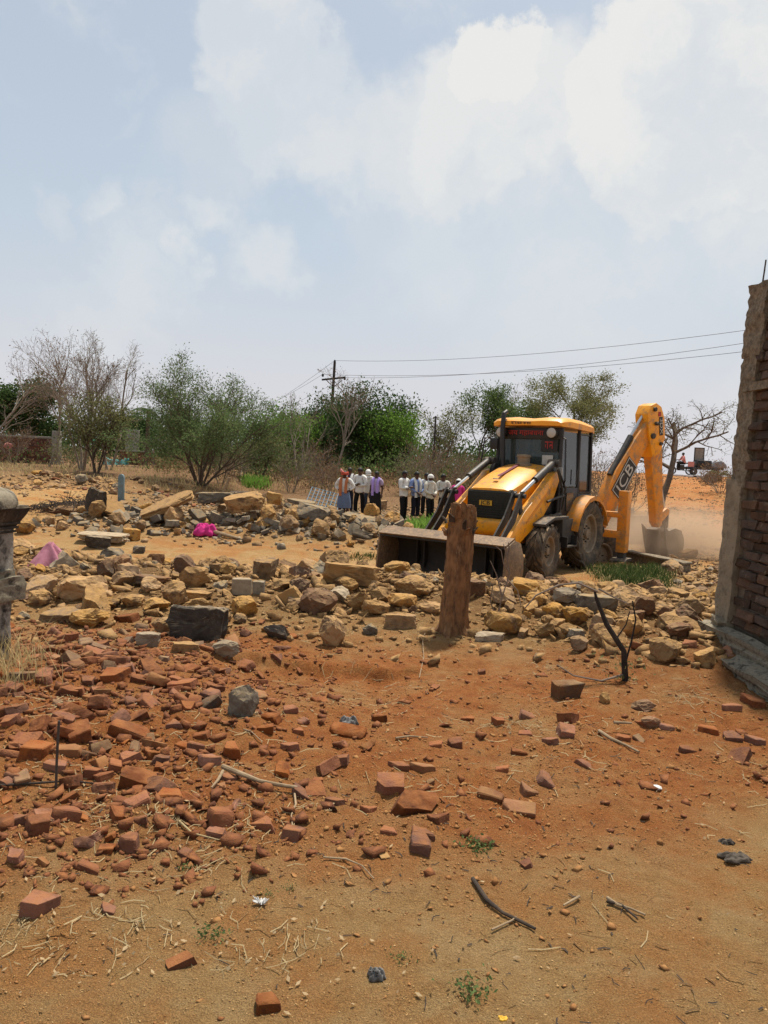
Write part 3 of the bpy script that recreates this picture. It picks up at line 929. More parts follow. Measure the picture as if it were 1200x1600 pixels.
    MB().tube([(1.30, .74, 1.10), (1.80, .72, 1.02), (2.30, .72, .96)], .05, 10).build('hose', G, root, smooth=True)
    # front bucket: curved shell, side plates, cutting edge
    prof = [(3.98, .80), (3.72, .90), (3.50, .84), (3.38, .62), (3.36, .38), (3.46, .14), (3.66, .02), (4.06, .0)]
    inn = [(3.98, .775), (3.725, .872), (3.52, .815), (3.405, .61), (3.387, .39), (3.48, .162), (3.67, .046), (4.06, .024)]
    bk = MB()
    pr = prof + inn[::-1]
    BW = 1.19
    n = len(prof)
    V = [(x, -BW, z) for x, z in prof] + [(x, BW, z) for x, z in prof] + [(x, -BW, z) for x, z in inn] + [(x, BW, z) for x, z in inn]
    F = []
    for i in range(n - 1):
        F += [(i, i + 1, n + i + 1, n + i), (2 * n + i, 3 * n + i, 3 * n + i + 1, 2 * n + i + 1)]
    F += [(0, n, 3 * n, 2 * n), (n - 1, 3 * n - 1, 4 * n - 1, 2 * n - 1)]
    bkt = bk.add(V, F).build('front_bucket', 'bucket_steel', root, smooth=True, angle=50, loc=(.32, -.02, -.09))
    for sy in (-1, 1):
        MB().prism(prof, min(sy * BW, sy * (BW + .03)), max(sy * BW, sy * (BW + .03))).build('side_plate', 'bucket_worn', bkt, bevel=.004)
        MB().box(3.35, 3.50, sy * .67 - .09, sy * .67 - .06, .25, .75).box(3.35, 3.50, sy * .67 + .06, sy * .67 + .09, .25, .75).build('bucket_lug', 'bucket_steel', bkt)
    MB().box(3.98, 4.16, -BW - .02, BW + .02, -.015, .012).build('cutting_edge', 'bucket_worn', bkt)
    MB().prism([(3.70, .905), (3.97, .805), (4.0, .83), (3.72, .935)], -BW - .02, BW + .02).build('top_lip', 'bucket_worn', bkt)
    # --- rear fenders
    for sy in (-1, 1):
        V = []
        for i in range(9):
            a = R(168 - i * 19)
            rr = .80
            x, z = rr * math.cos(a) * -1, .72 + rr * math.sin(a) * .93
            V += [(x + .2, sy * .58, z), (x + .2, sy * 1.0, z - .02), (x * 1.03 + .2, sy * 1.0, z - .10), (x * .97 + .2, sy * .58, z - .04)]
        F = []
        for i in range(8):
            o = i * 4
            for k in range(4):
                F.append((o + k, o + (k + 1) % 4, o + 4 + (k + 1) % 4, o + 4 + k))
        F += [(0, 1, 2, 3), (35, 34, 33, 32)]
        MB().add(V, F).build('rear_fender', YD, root, smooth=True, angle=40)
    # --- rear frame, stabilisers
    MB().box(-1.25, -1.05, -1.10, 1.10, .55, .70).box(-1.25, -1.05, -1.10, 1.10, .98, 1.10).box(-1.22, -1.05, -.12, .12, .55, 1.1).build('rear_frame', YD, root, bevel=.012)
    for sy in (-1, 1):
        lg = MB().box(-1.30, -1.06, sy * 1.12 - .10, sy * 1.12 + .10, .25, 1.55).build('stabiliser_leg', YD, root, bevel=.012)
        MB().box(-1.26, -1.10, sy * 1.12 - .07, sy * 1.12 + .07, .12, .25).build('inner_leg', G, lg)
        MB().prism([(-1.42, .08), (-.94, .08), (-1.02, .13), (-1.34, .13)], sy * 1.12 - .17, sy * 1.12 + .17).build('foot_pad', G, lg)
    # --- backhoe arm, in its own swung plane
    kx, ky = -1.36, .50
    dv = Vector((-.955, .296, 0)).normalized()
    tv = Vector((0, 0, 1)).cross(dv)            # lateral; points to the machine's right side
    fn = lambda p: Vector((kx, ky, 0)) + dv * p.x + tv * p.y + Vector((0, 0, p.z))
    MB().box(-.14, .10, -.20, .20, .45, .62).box(-.14, .10, -.20, .20, 1.0, 1.14).build('kingpost', G, root, bevel=.015)
    root.children[-1].matrix_local = Matrix.Translation((kx, ky, 0)) @ Matrix.Rotation(math.atan2(dv.y, dv.x), 4, 'Z')
    def arm(name, prof, w, mat, parent, bevel=.015):
        return MB().prism(prof, -w / 2, w / 2, fn).build(name, mat, parent, bevel=bevel)
    boom = arm('boom', [(-.10, .80), (.12, .70), (.40, 1.08), (.90, 1.80), (1.48, 2.62), (1.75, 3.02), (1.68, 3.20), (1.48, 3.23), (1.00, 2.71), (.38, 1.98), (-.02, 1.28)], .24, YD, root)
    bd = (Vector((1.50, 0, 2.90)) - Vector((.30, 0, 1.24))).normalized()
    xd = dv * bd.x + Vector((0, 0, bd.z))
    side = -tv                                   # the face turned to the left of the machine
    cen = fn(Vector((.66, -.126, 1.80)))
    pm = plane_mtx(cen, xd, side.cross(xd))
    MB().box(-.47, .47, -.20, .20, 0, .006, pm).build('logo_plate', 'decal_black', boom)
    fr = MB()
    for a in ((-.455, .455, .165, .185), (-.455, .455, -.185, -.165), (-.455, -.435, -.165, .165), (.435, .455, -.165, .165)):
        fr.box(a[0], a[1], a[2], a[3], .007, .010, pm)
    fr.build('logo_border', 'decal_white', boom)
    lettering('JCB', .36, 'decal_white', pm @ Matrix.Translation((0, .0, .012)), boom, 1.32)
    arm('boom_pin', [(1.55, 3.06), (1.60, 3.02), (1.65, 3.06), (1.60, 3.11)], .52, G, boom, .005)
    # dipper with its broad head
    dip = arm('dipper', [(1.33, 3.28), (1.42, 3.46), (1.62, 3.51), (1.78, 3.44), (1.93, 3.20), (2.02, 2.72), (2.10, 2.10), (2.25, 1.02), (2.24, .74), (2.12, .68), (2.00, .80), (1.84, 1.50), (1.62, 2.30), (1.40, 2.92)], .20, YD, root)
    arm('dipper_cheek', [(1.30, 3.26), (1.40, 3.46), (1.60, 3.53), (1.80, 3.46), (1.96, 3.20), (2.02, 2.76), (1.86, 2.40), (1.58, 2.30), (1.38, 2.86)], .34, Y, dip)
    pl = plane_mtx(fn(Vector((1.82, -.173, 3.02))), Vector((0, 0, -1)) + dv * .14, dv)
    MB().box(-.21, .21, -.065, .065, 0, .006, pl).build('decal', 'decal_black', dip)
    lettering('3DX', .15, 'decal_white', pl @ Matrix.Translation((0, 0, .009)), dip, 1.25)
    pb = plane_mtx(fn(Vector((1.74, -.173, 3.28))), Vector((0, 0, -1)) + dv * .14, dv)
    MB().box(-.06, .04, -.05, .05, 0, .006, pb).build('decal', 'decal_red', dip)
    for (sx, sz, rr) in ((1.53, 3.38, .05), (1.52, 2.78, .065), (1.84, 2.62, .04)):
        MB().tube([fn(Vector((sx, -.22, sz))), fn(Vector((sx, .22, sz)))], rr, 12).build('pivot_pin', G, dip, smooth=True)
    # cylinders
    c0, c1, c2 = Vector((.30, 0, 1.86)), Vector((.96, 0, 2.74)), Vector((1.48, 0, 3.40))
    MB().tube([fn(c0), fn(c1)], .07, 14).build('dipper_cylinder', K, root, smooth=True)
    MB().tube([fn(c1), fn(c2)], .036, 10).build('cylinder_rod', 'chrome', root, smooth=True)
    MB().tube([fn(Vector((.12, 0, 1.00))), fn(Vector((.70, 0, 2.02)))], .075, 14).build('boom_cylinder', K, root, smooth=True)
    MB().tube([fn(Vector((1.96, 0, 2.60))), fn(Vector((2.20, 0, 1.75)))], .06, 12).build('bucket_cylinder', K, root, smooth=True)
    MB().tube([fn(Vector((2.20, 0, 1.75))), fn(Vector((2.42, 0, 1.06)))], .032, 10).build('cylinder_rod', 'chrome', root, smooth=True)
    arm('bucket_lever', [(2.08, .98), (2.38, 1.14), (2.50, 1.10), (2.48, 1.00), (2.20, .80)], .22, YD, root)
    arm('bucket_link', [(2.42, 1.10), (2.50, 1.08), (2.52, .66), (2.44, .62)], .18, G, root)
    # rear bucket
    bp = [(2.02, .74), (2.20, .62), (2.46, .68), (2.72, .62), (2.86, .40), (2.84, .14), (2.64, -.06), (2.40, -.10), (2.30, -.06), (2.16, .30)]
    rb = MB()
    rb.prism(bp, -.31, -.285, fn).prism(bp, .285, .31, fn)
    sh = bp[1:9]
    n = len(sh)
    si = [(x * .975 + 2.45 * .025, z * .94 + .3 * .06) for x, z in sh]
    V = [fn(Vector((x, -.285, z))) for x, z in sh] + [fn(Vector((x, .285, z))) for x, z in sh] + [fn(Vector((x, -.285, z))) for x, z in si] + [fn(Vector((x, .285, z))) for x, z in si]
    F = []
    for i in range(n - 1):
        F += [(i, i + 1, n + i + 1, n + i), (2 * n + i, 3 * n + i, 3 * n + i + 1, 2 * n + i + 1)]
    F += [(0, n, 3 * n, 2 * n), (n - 1, 3 * n - 1, 4 * n - 1, 2 * n - 1)]
    rbo = rb.add(V, F).build('rear_bucket', 'rear_bucket', root, smooth=True, angle=30)
    for k in range(5):
        yy = -.27 + k * .135
        MB().prism([(2.30, -.05), (2.40, -.09), (2.24, -.20), (2.20, -.19)], yy - .03, yy + .03, fn).build('tooth', G, rbo)
    return root
BACKHOE = make_backhoe()
# ------------------------------------------------------------------ people
def skin_mesh(pts, edges, rad, root=0, sub=2):
    me = bpy.data.meshes.new('tmp')
    me.from_pydata(pts, edges, [])
    o = bpy.data.objects.new('tmp', me)
    COL.objects.link(o)
    md = o.modifiers.new('skin', 'SKIN')
    md.branch_smoothing = .4
    sv = me.skin_vertices[0].data
    for i, r in enumerate(rad):
        sv[i].radius = r if hasattr(r, '__len__') else (r, r)
        sv[i].use_root = (i == root)
    ss = o.modifiers.new('sub', 'SUBSURF')
    ss.levels = ss.render_levels = sub
    dg = bpy.context.evaluated_depsgraph_get()
    out = bpy.data.meshes.new_from_object(o.evaluated_get(dg))
    bpy.data.objects.remove(o)
    bpy.data.meshes.remove(me)
    out.shade_smooth()
    return out

def hand_parts(b, wrist, d, side, curl=.5):
    """palm and five bent, unequal fingers continuing a forearm along d"""
    d = Vector(d).normalized()
    a = d.cross(Vector((0, 0, 1)))
    if a.length < .1: a = Vector((1, 0, 0))
    a.normalize()
    c = a.cross(d)
    w = Vector(wrist)
    b.tube([w - d * .02, w + d * .03, w + d * .085, w + d * .098], [.024, .036, .038, .03], 7)
    for k, L in enumerate((.062, .075, .07, .055)):
        o = w + d * .085 + a * (-.03 + k * .02)
        q = o + d * L * .5 - c * L * .12 * curl
        b.tube([o, q, q + d * L * .38 - c * L * .45 * curl], [.0095, .0085, .006], 5)
    o = w + d * .03 + a * side * .035
    q = o + d * .03 + a * side * .028
    b.tube([o, q, q + d * .035 - c * .01], [.011, .010, .007], 5)

def person(label, loc, face, H=1.66, shirt='cloth_white', sleeves='long', lower='trousers', lmat='cloth_black', pose='stand', hair=True,
           cap=None, scarf=None, wrap=None, mask=None, group='people watching the demolition', name='person', extra=None, sit=None, lean=0.0):
    """face: heading in degrees, 0 looks towards the camera"""
    k = H / 1.70
    root = empty(name, loc, R(180 + face), label, 'person', group)
    vr = random.Random(int(abs(loc[0]) * 97))
    root.scale = (k * vr.uniform(.94, 1.08), k * vr.uniform(.95, 1.08), k)
    if pose != 'sit': root.rotation_euler = (vr.gauss(0, .035), vr.gauss(0, .03), root.rotation_euler.z)
    J = {}
    def sj(n, x, y, z): J[n] = Vector((x, y, z))
    fy = lean
    sj('pel', 0, 0, .93); sj('wai', 0, .0 + fy * .3, 1.08); sj('che', 0, .01 + fy * .7, 1.26); sj('ncb', 0, 0 + fy, 1.43); sj('nck', 0, .012 + fy, 1.49); sj('hd1', 0, .02 + fy, 1.565); sj('hd2', 0, .022 + fy, 1.645)
    for s, n in ((1, 'r'), (-1, 'l')):
        sj('sh' + n, s * .175, 0 + fy, 1.395)
        sj('hp' + n, s * .095, 0, .90)
        if pose == 'sit':
            sj('kn' + n, s * .14, .42, .90); sj('an' + n, s * .15, .44, .50); sj('to' + n, s * .16, .58, .47)
        else:
            st = .05 if n == 'r' else -.03
            sj('kn' + n, s * .115, .02 + st, .50); sj('an' + n, s * .125, -.01 + st, .085); sj('to' + n, s * .15, .14 + st, .035)
    if pose == 'hips':
        arms = {'r': ((.33, -.04, 1.16), (.16, .05, 1.02)), 'l': ((-.33, -.04, 1.16), (-.16, .05, 1.02))}
    elif pose == 'fold':
        arms = {'r': ((.24, .05, 1.13), (-.04, .22, 1.17)), 'l': ((-.24, .05, 1.13), (.05, .20, 1.12))}
    elif pose == 'phone':
        arms = {'r': ((.24, .02, 1.13), (.08, .24, 1.20)), 'l': ((-.24, -.02, 1.12), (-.22, .10, .90))}
    elif pose == 'clasp':
        arms = {'r': ((.25, .03, 1.12), (.05, .20, 1.00)), 'l': ((-.25, .03, 1.12), (-.04, .20, .99))}
    elif pose == 'sit':
        arms = {'r': ((.27, .14 + fy, 1.15), (.22, .42, 1.16)), 'l': ((-.27, .14 + fy, 1.15), (-.22, .42, 1.16))}
    else:
        arms = {'r': ((.235, -.03, 1.12), (.24, .05, .88)), 'l': ((-.235, -.03, 1.12), (-.24, .05, .88))}
    for n in 'rl':
        sj('el' + n, *arms[n][0]); sj('wr' + n, *arms[n][1])
    names = list(J)
    ix = {n: i for i, n in enumerate(names)}
    rad = dict(pel=(.15, .105), wai=(.135, .095), che=(.16, .105), ncb=(.075, .065), nck=(.052, .052), hd1=(.072, .088), hd2=(.068, .082),
               sh=(.062, .06), el=(.042, .042), wr=(.028, .028), hp=(.085, .085), kn=(.058, .06), an=(.04, .042), to=(.036, .026))
    edges = [('pel', 'wai'), ('wai', 'che'), ('che', 'ncb'), ('ncb', 'nck'), ('nck', 'hd1'), ('hd1', 'hd2')]
    for n in 'rl':
        edges += [('ncb', 'sh' + n), ('sh' + n, 'el' + n), ('el' + n, 'wr' + n), ('pel', 'hp' + n), ('hp' + n, 'kn' + n), ('kn' + n, 'an' + n), ('an' + n, 'to' + n)]
    def r_of(n): return rad.get(n) or rad[n[:2]]
    body = skin_mesh([tuple(J[n]) for n in names], [(ix[a], ix[b]) for a, b in edges], [r_of(n) for n in names], 0, 2)
    b = MB()
    hd = J['hd1']
    for n, s in (('r', 1), ('l', -1)):
        hand_parts(b, J['wr' + n], J['wr' + n] - J['el' + n], s)
        b.tube([hd + Vector((s * .072, -.005, -.02)), hd + Vector((s * .082, -.01, .012)), hd + Vector((s * .076, -.012, .035))], [.008, .014, .009], 6)     # ear
    b.tube([hd + Vector((0, .082, .045)), hd + Vector((0, .103, .0)), hd + Vector((0, .085, -.012))], [.007, .014, .012], 6)                              # nose
    b.tube([hd + Vector((-.024, .082, -.043)), hd + Vector((0, .09, -.043)), hd + Vector((.024, .082, -.043))], [.004, .008, .004], 5)                    # mouth
    bm = bmesh.new()
    bm.from_mesh(body)
    tmp = bpy.data.meshes.new('t')
    tmp.from_pydata(b.v, [], b.f)
    bm.from_mesh(tmp)
    bm.to_mesh(body)
    bm.free()
    body.shade_smooth()
    body.materials.clear()
    body.materials.append(M['skin_brown'])
    bo = obj('body', body, root)
    for s in (1, -1):
        MB().lathe([(.001, -.009), (.009, 0), (.001, .009)], 8, Matrix.Translation(hd + Vector((s * .03, .083, .022)))).build('eye', 'hair_black', bo, smooth=True)
    # shirt
    grow = 1.16
    sn = ['wai', 'che', 'ncb', 'shr', 'shl']
    P = [tuple(J['pel'] + Vector((0, 0, -.10)))] + [tuple(J[n]) for n in ('wai', 'che')] + [tuple(J['ncb'] + Vector((0, 0, .01)))]
    Rr = [(.185, .145), (.165, .125), (.185, .13), (.088, .08)]
    E = [(0, 1), (1, 2), (2, 3)]
    if pose == 'sit': P[0] = tuple(J['pel'] + Vector((0, -.01, -.02)))
    for n in 'rl':
        i0 = len(P)
        P.append(tuple(J['sh' + n])); Rr.append(.086)
        P.append(tuple(J['el' + n])); Rr.append(.064)
        E += [(3, i0), (i0, i0 + 1)]
        if sleeves == 'long':
            P.append(tuple(J['el' + n].lerp(J['wr' + n], .85))); Rr.append(.047)
            E.append((i0 + 1, i0 + 2))
        else:
            P[-1] = tuple(J['sh' + n].lerp(J['el' + n], .75)); Rr[-1] = .07
    sm = skin_mesh(P, E, Rr, 1, 2)
    roughen(sm, .008, 9, int(abs(loc[0] * 10)))
    sm.materials.append(M[shirt])
    obj('shirt', sm, root)
    # lower garment
    if lower == 'trousers':
        P = [tuple(J['pel'] + Vector((0, 0, .06))), tuple(J['pel'] + Vector((0, 0, -.02)))]
        Rr = [(.145, .11), (.16, .118)]
        E = [(0, 1)]
        for n in 'rl':
            i0 = len(P)
            P += [tuple(J['hp' + n]), tuple(J['kn' + n]), tuple(J['an' + n] + Vector((0, 0, .02)))]
            Rr += [.098, .078, .066]
            E += [(1, i0), (i0, i0 + 1), (i0 + 1, i0 + 2)]
        lm = skin_mesh(P, E, Rr, 1, 2)
        roughen(lm, .006, 8, 3)
        lm.materials.append(M[lmat])
        obj('trousers', lm, root)
    else:
        z0 = .10 if lower == 'lungi' else .42
        pr = []
        for i in range(9):
            t = i / 8
            pr.append((.155 + .035 * math.sin(t * 2.2) + .03 * t, .98 + (z0 - .98) * t))
        q = MB()
        nn = 28
        V = []
        for i, (r, h) in enumerate(pr):
            for j in range(nn):
                a = 2 * math.pi * j / nn
                f = 1 + .07 * (i / 8) * math.sin(a * 7 + 1)
                V.append((r * f * 1.08 * math.cos(a), r * f * .86 * math.sin(a) + .01, h))
        F = [(i * nn + j, i * nn + (j + 1) % nn, (i + 1) * nn + (j + 1) % nn, (i + 1) * nn + j) for i in range(8) for j in range(nn)]
        q.add(V, F).build('lungi', lmat, root, smooth=True, angle=80)
    if pose != 'sit' or True:
        for n in 'rl':
            a, t = J['an' + n], J['to' + n]
            MB().tube([a + Vector((0, -.05, -.055)), a + Vector((0, .02, -.035)), t + Vector((0, 0, .005)), t + Vector((0, .05, -.003))], [.036, .046, .042, .025], 8).build('shoe', 'cloth_black', root, smooth=True)
    # hair, cap, wraps
    def dome(rx, ry, rz, c, a0, name, mat, tilt=0, thick=0):
        V, F = [], []
        m, nn = 7, 18
        for i in range(m):
            t = i / (m - 1) * a0
            for j in range(nn):
                p = 2 * math.pi * j / nn
                back = .16 if math.sin(p) < 0 else -.05
                tt = min(t * (1 + back * i / (m - 1) * 2), math.pi * .95)
                V.append((c[0] + rx * math.sin(tt) * math.cos(p), c[1] + ry * math.sin(tt) * math.sin(p), c[2] + rz * math.cos(tt)))
        for i in range(m - 1):
            for j in range(nn):
                F.append((i * nn + j, (i + 1) * nn + j, (i + 1) * nn + (j + 1) % nn, i * nn + (j + 1) % nn))
        return MB().add(V, F).build(name, mat, root, smooth=True, angle=80)
    hc = hd + Vector((0, .0, .045))
    if hair: dome(.089, .108, .108, hc, 1.52, 'hair', 'hair_black')
    if cap:
        dome(.10, .118, .118, hc, 1.35, 'cap', cap)
        if cap == 'cloth_cream':
            MB().prism([(-.07, .0), (.07, .0), (.055, .012), (-.055, .012)], 0, .09, lambda p: hc + Vector((p.x, .10 + p.y * .8, .01 + p.z))).build('visor', cap, root)
    if wrap:                                    # cloth wound round head and neck
        dome(.112, .128, .125, hc, 1.95, 'head_wrap', wrap)
        MB().lathe([(.075, -.09), (.115, -.10), (.135, -.14), (.12, -.19), (.09, -.20)], 18, Matrix.Translation(hd + Vector((0, -.005, .02)))).build('neck_wrap', wrap, root, smooth=True)
    if mask:
        V = []
        MB().tube([hd + Vector((-.085, .01, -.03)), hd + Vector((-.05, .085, -.03)), hd + Vector((0, .108, -.03)), hd + Vector((.05, .085, -.03)), hd + Vector((.085, .01, -.03))], [.03, .045, .05, .045, .03], 8).build('face_mask', mask, root, smooth=True)
    if scarf:
        b = MB()
        for s in (1, -1):
            L = .52 if s > 0 else .42
            pts = [(s * .07, -.09 + fy, 1.46), (s * .105, .02 + fy, 1.475), (s * .10, .125 + fy * .8, 1.36), (s * .095, .155 + fy * .5, 1.20), (s * .09, .155, 1.36 - L)]
            for off in (-.025, 0, .025):
                b.tube([(x + off, y + abs(off) * -.2, z) for x, y, z in pts], [.024, .026, .026, .026, .028], 6)
        b.tube([(-.08, -.085 + fy, 1.465), (0, -.10 + fy, 1.47), (.08, -.085 + fy, 1.465)], .03, 6)
        b.build('scarf', scarf, root, smooth=True)
    if extra: extra(root, J)
    return root

def stand(u, v, y=27.0):
    """foot point of a standing figure on the ground y metres out"""
    d = ray(u, v)
    y *= .965
    x = d.x * y
    return Vector((x, y, gz(x, y) - .01))

def crowd():
    def turban(root, J):
        hd = J['hd1']
        MB().tube([hd + Vector((math.cos(a) * .10, math.sin(a) * .115, .06 + .035 * math.sin(a * 1.5))) for a in [k * .45 for k in range(26)]], .032, 6).build('turban', 'cloth_red', root, smooth=True)
        MB().tube([hd + Vector((.06, .05, .10)), hd + Vector((.10, .07, .15)), hd + Vector((.13, .05, .21))], [.05, .045, .03], 7).build('turban_end', 'cloth_coral', root, smooth=True)
    def phone(root, J):
        p = J['wrr'] + Vector((0, .08, .05))
        MB().box(p.x - .04, p.x + .04, p.y - .006, p.y + .006, p.z - .075, p.z + .075).build('phone', 'vehicle_black', root)
    person('person in white shirt, red turban and long rust scarf, hands on hips, bare shins', stand(537, 805, 26.2), -18, 1.60, 'cloth_white', 'long', 'short', 'cloth_check', 'hips', True, scarf='cloth_rust', extra=turban)
    person('person in dark vest over white shirt standing behind the red turban', stand(543, 795, 30.0), -10, 1.72, 'cloth_plum', 'short', 'trousers', 'cloth_navy', 'stand', scarf='cloth_white')
    person('person in white shirt and black trousers with folded forearms, beside the masked person', stand(561, 803, 26.9), -25, 1.70, 'cloth_white', 'long', 'trousers', 'cloth_black', 'fold')
    person('person with white head wrap and face mask in pale shirt and jeans, holding a phone', stand(576, 800, 27.6), -5, 1.62, 'cloth_cream', 'long', 'trousers', 'cloth_jeans', 'phone', False, wrap='cloth_white', mask='cloth_cream', extra=phone)
    person('person in lilac shirt with violet shoulder cloth and long dark lungi', stand(586, 806, 26.6), -20, 1.58, 'cloth_lilac', 'short', 'lungi', 'cloth_lungi', 'stand', scarf='cloth_violet')
    person('person in white shirt and black trousers, leftmost of the group nearest the machine', stand(629, 811, 25.8), 48, 1.68, 'cloth_white', 'long', 'trousers', 'cloth_black', 'fold')
    person('person in blue shirt with white shoulder cloth and striped dark trousers', stand(648, 811, 26.0), 30, 1.65, 'cloth_blue', 'long', 'trousers', 'cloth_navy', 'clasp', scarf='cloth_white')
    person('dark-haired person in white shirt half hidden behind the hooded person', stand(664, 806, 27.2), 15, 1.62, 'cloth_white', 'long', 'trousers', 'cloth_black', 'stand')
    person('person with white cloth over the head, cream shirt and dark trousers', stand(671, 811, 25.9), 38, 1.58, 'cloth_cream', 'long', 'trousers', 'cloth_black', 'clasp', False, wrap='cloth_white')
    person('person in off-white shirt with crossed arms, beside the white cap', stand(693, 806, 26.8), -5, 1.63, 'cloth_cream', 'long', 'trousers', 'cloth_navy', 'fold')
    person('person in white cap and bright magenta clothing behind the loader cylinder', stand(711, 806, 26.6), 10, 1.52, 'cloth_magenta', 'long', 'trousers', 'cloth_plum', 'stand', True, cap='cloth_white')
crowd()
# the driver, seated in the cab
def driver():
    m = Matrix.Translation(BACKHOE.location) @ Matrix.Rotation(BACKHOE.rotation_euler.z, 4, 'Z')
    p = m @ Vector((.30, 0, .52))
    o = person('driver in a dark shirt seated behind the cab windscreen', p, 0, 1.66, 'cloth_plum', 'long', 'trousers', 'cloth_black', 'sit', True, group='people operating vehicles')
    o.rotation_euler.z = BACKHOE.rotation_euler.z - R(90)
driver()
# ------------------------------------------------------------------ trees
def seg_mesh(name, segs, mat, sides=4):
    """all limb segments (p0, p1, r0, r1) as one tapered-prism mesh"""
    A = np.array(segs, np.float64)
    p0, p1, r0, r1 = A[:, 0:3], A[:, 3:6], A[:, 6], A[:, 7]
    d = p1 - p0
    d /= np.maximum(np.linalg.norm(d, axis=1, keepdims=True), 1e-6)
    up = np.where(np.abs(d[:, 2:3]) > .9, np.array([[1., 0, 0]]), np.array([[0, 0, 1.]]))
    a = np.cross(d, up)
    a /= np.linalg.norm(a, axis=1, keepdims=True)
    b = np.cross(d, a)
    V = np.zeros((len(A), 2 * sides, 3))
    for k in range(sides):
        t = 2 * math.pi * k / sides
        w = a * math.cos(t) + b * math.sin(t)
        V[:, k] = p0 + w * r0[:, None]
        V[:, sides + k] = p1 + w * r1[:, None] + d * r1[:, None] * .3
    q = np.array([(k, (k + 1) % sides, sides + (k + 1) % sides, sides + k) for k in range(sides)])
    F = (q[None] + (np.arange(len(A)) * 2 * sides)[:, None, None]).reshape(-1, 4)
    return mesh_np(name, V.reshape(-1, 3), F, mat, True)

def leaf_mesh(name, C, size, mat, rng, droop=0.0, aspect=.5, dirs=None):
    n = len(C)
    s = size * rng.uniform(.6, 1.35, n)
    a = rng.normal(size=(n, 3))
    if dirs is not None: a = dirs + .5 * a
    a[:, 2] -= droop
    a /= np.linalg.norm(a, axis=1, keepdims=True)
    b = np.cross(a, rng.normal(size=(n, 3)))
    b /= np.linalg.norm(b, axis=1, keepdims=True)
    nn = np.cross(a, b)
    h = (s * .5)[:, None]
    V = np.stack([C - a * h, C + b * h * aspect + nn * h * .12, C + a * h, C - b * h * aspect + nn * h * .12], 1).reshape(-1, 3)
    F = np.arange(n * 4).reshape(n, 4)
    return mesh_np(name, V, F, mat)

def grow(rg, H, stems=1, spread=.5, levels=4, kids=(6, 5, 4, 4), ratio=.55, r0=.10, up=.25, wob=.22, first=.25, tilt=.15, seg=5, stemtilt=None):
    """limb segments and twig tips of one tree standing at the origin"""
    segs, tips = [], []
    def branch(p, d, L, r, lev):
        n = seg if lev < 2 else 3
        step = L / n
        pts = [(p, d, r)]
        for i in range(n):
            w = wob * (1 + .3 * lev)
            d = Vector((d.x + rg.gauss(0, w) * .6, d.y + rg.gauss(0, w) * .6, d.z + rg.gauss(0, w) * .35 + up * (.25 if lev else .1))).normalized()
            q = p + d * step
            rn = r * (.86 if lev < 2 else .72)
            segs.append((p.x, p.y, p.z, q.x, q.y, q.z, r, rn))
            p, r = q, rn
            pts.append((p, d, r))
        if lev >= levels:
            tips.append((p, d))
            tips.append((pts[len(pts) // 2][0], d))
            return
        nk = kids[min(lev, len(kids) - 1)]
        for k in range(nk):
            t = (first if lev == 0 else .2) + (1 - (first if lev == 0 else .2)) * (k + rg.random() * .9) / nk
            i = min(int(t * n), n - 1)
            f = t * n - i
            bp = pts[i][0].lerp(pts[i + 1][0], f)
            bd = pts[i][1]
            az = k * 2.4 + rg.random() * 1.5
            a = bd.orthogonal().normalized()
            b = bd.cross(a)
            sp = spread * rg.uniform(.7, 1.3)
            nd = (bd * math.cos(sp) + (a * math.cos(az) + b * math.sin(az)) * math.sin(sp)).normalized()
            nl = L * ratio * rg.uniform(.75, 1.2) * (1.15 - .45 * t)
            branch(bp, nd, nl, max(pts[i][2] * .62, .0045), lev + 1)
        tips.append((p, d))
    for s in range(stems):
        az = 2 * math.pi * s / stems + rg.random()
        tl = tilt if stemtilt is None else stemtilt * rg.uniform(.5, 1.2)
        d = Vector((math.cos(az) * tl, math.sin(az) * tl, 1)).normalized()
        branch(Vector((math.cos(az) * .06 * (stems > 1), math.sin(az) * .06 * (stems > 1), -.1)), d, H * rg.uniform(.85, 1.05), r0 * rg.uniform(.8, 1.1), 0)
    return segs, tips

def fit_height(segs, tips, H):
    top = max(s[5] for s in segs)
    k = H / max(top, .1)
    segs = [tuple(a * k for a in s[:6]) + s[6:] for s in segs]
    tips = [(p * k, d) for p, d in tips]
    return segs, tips

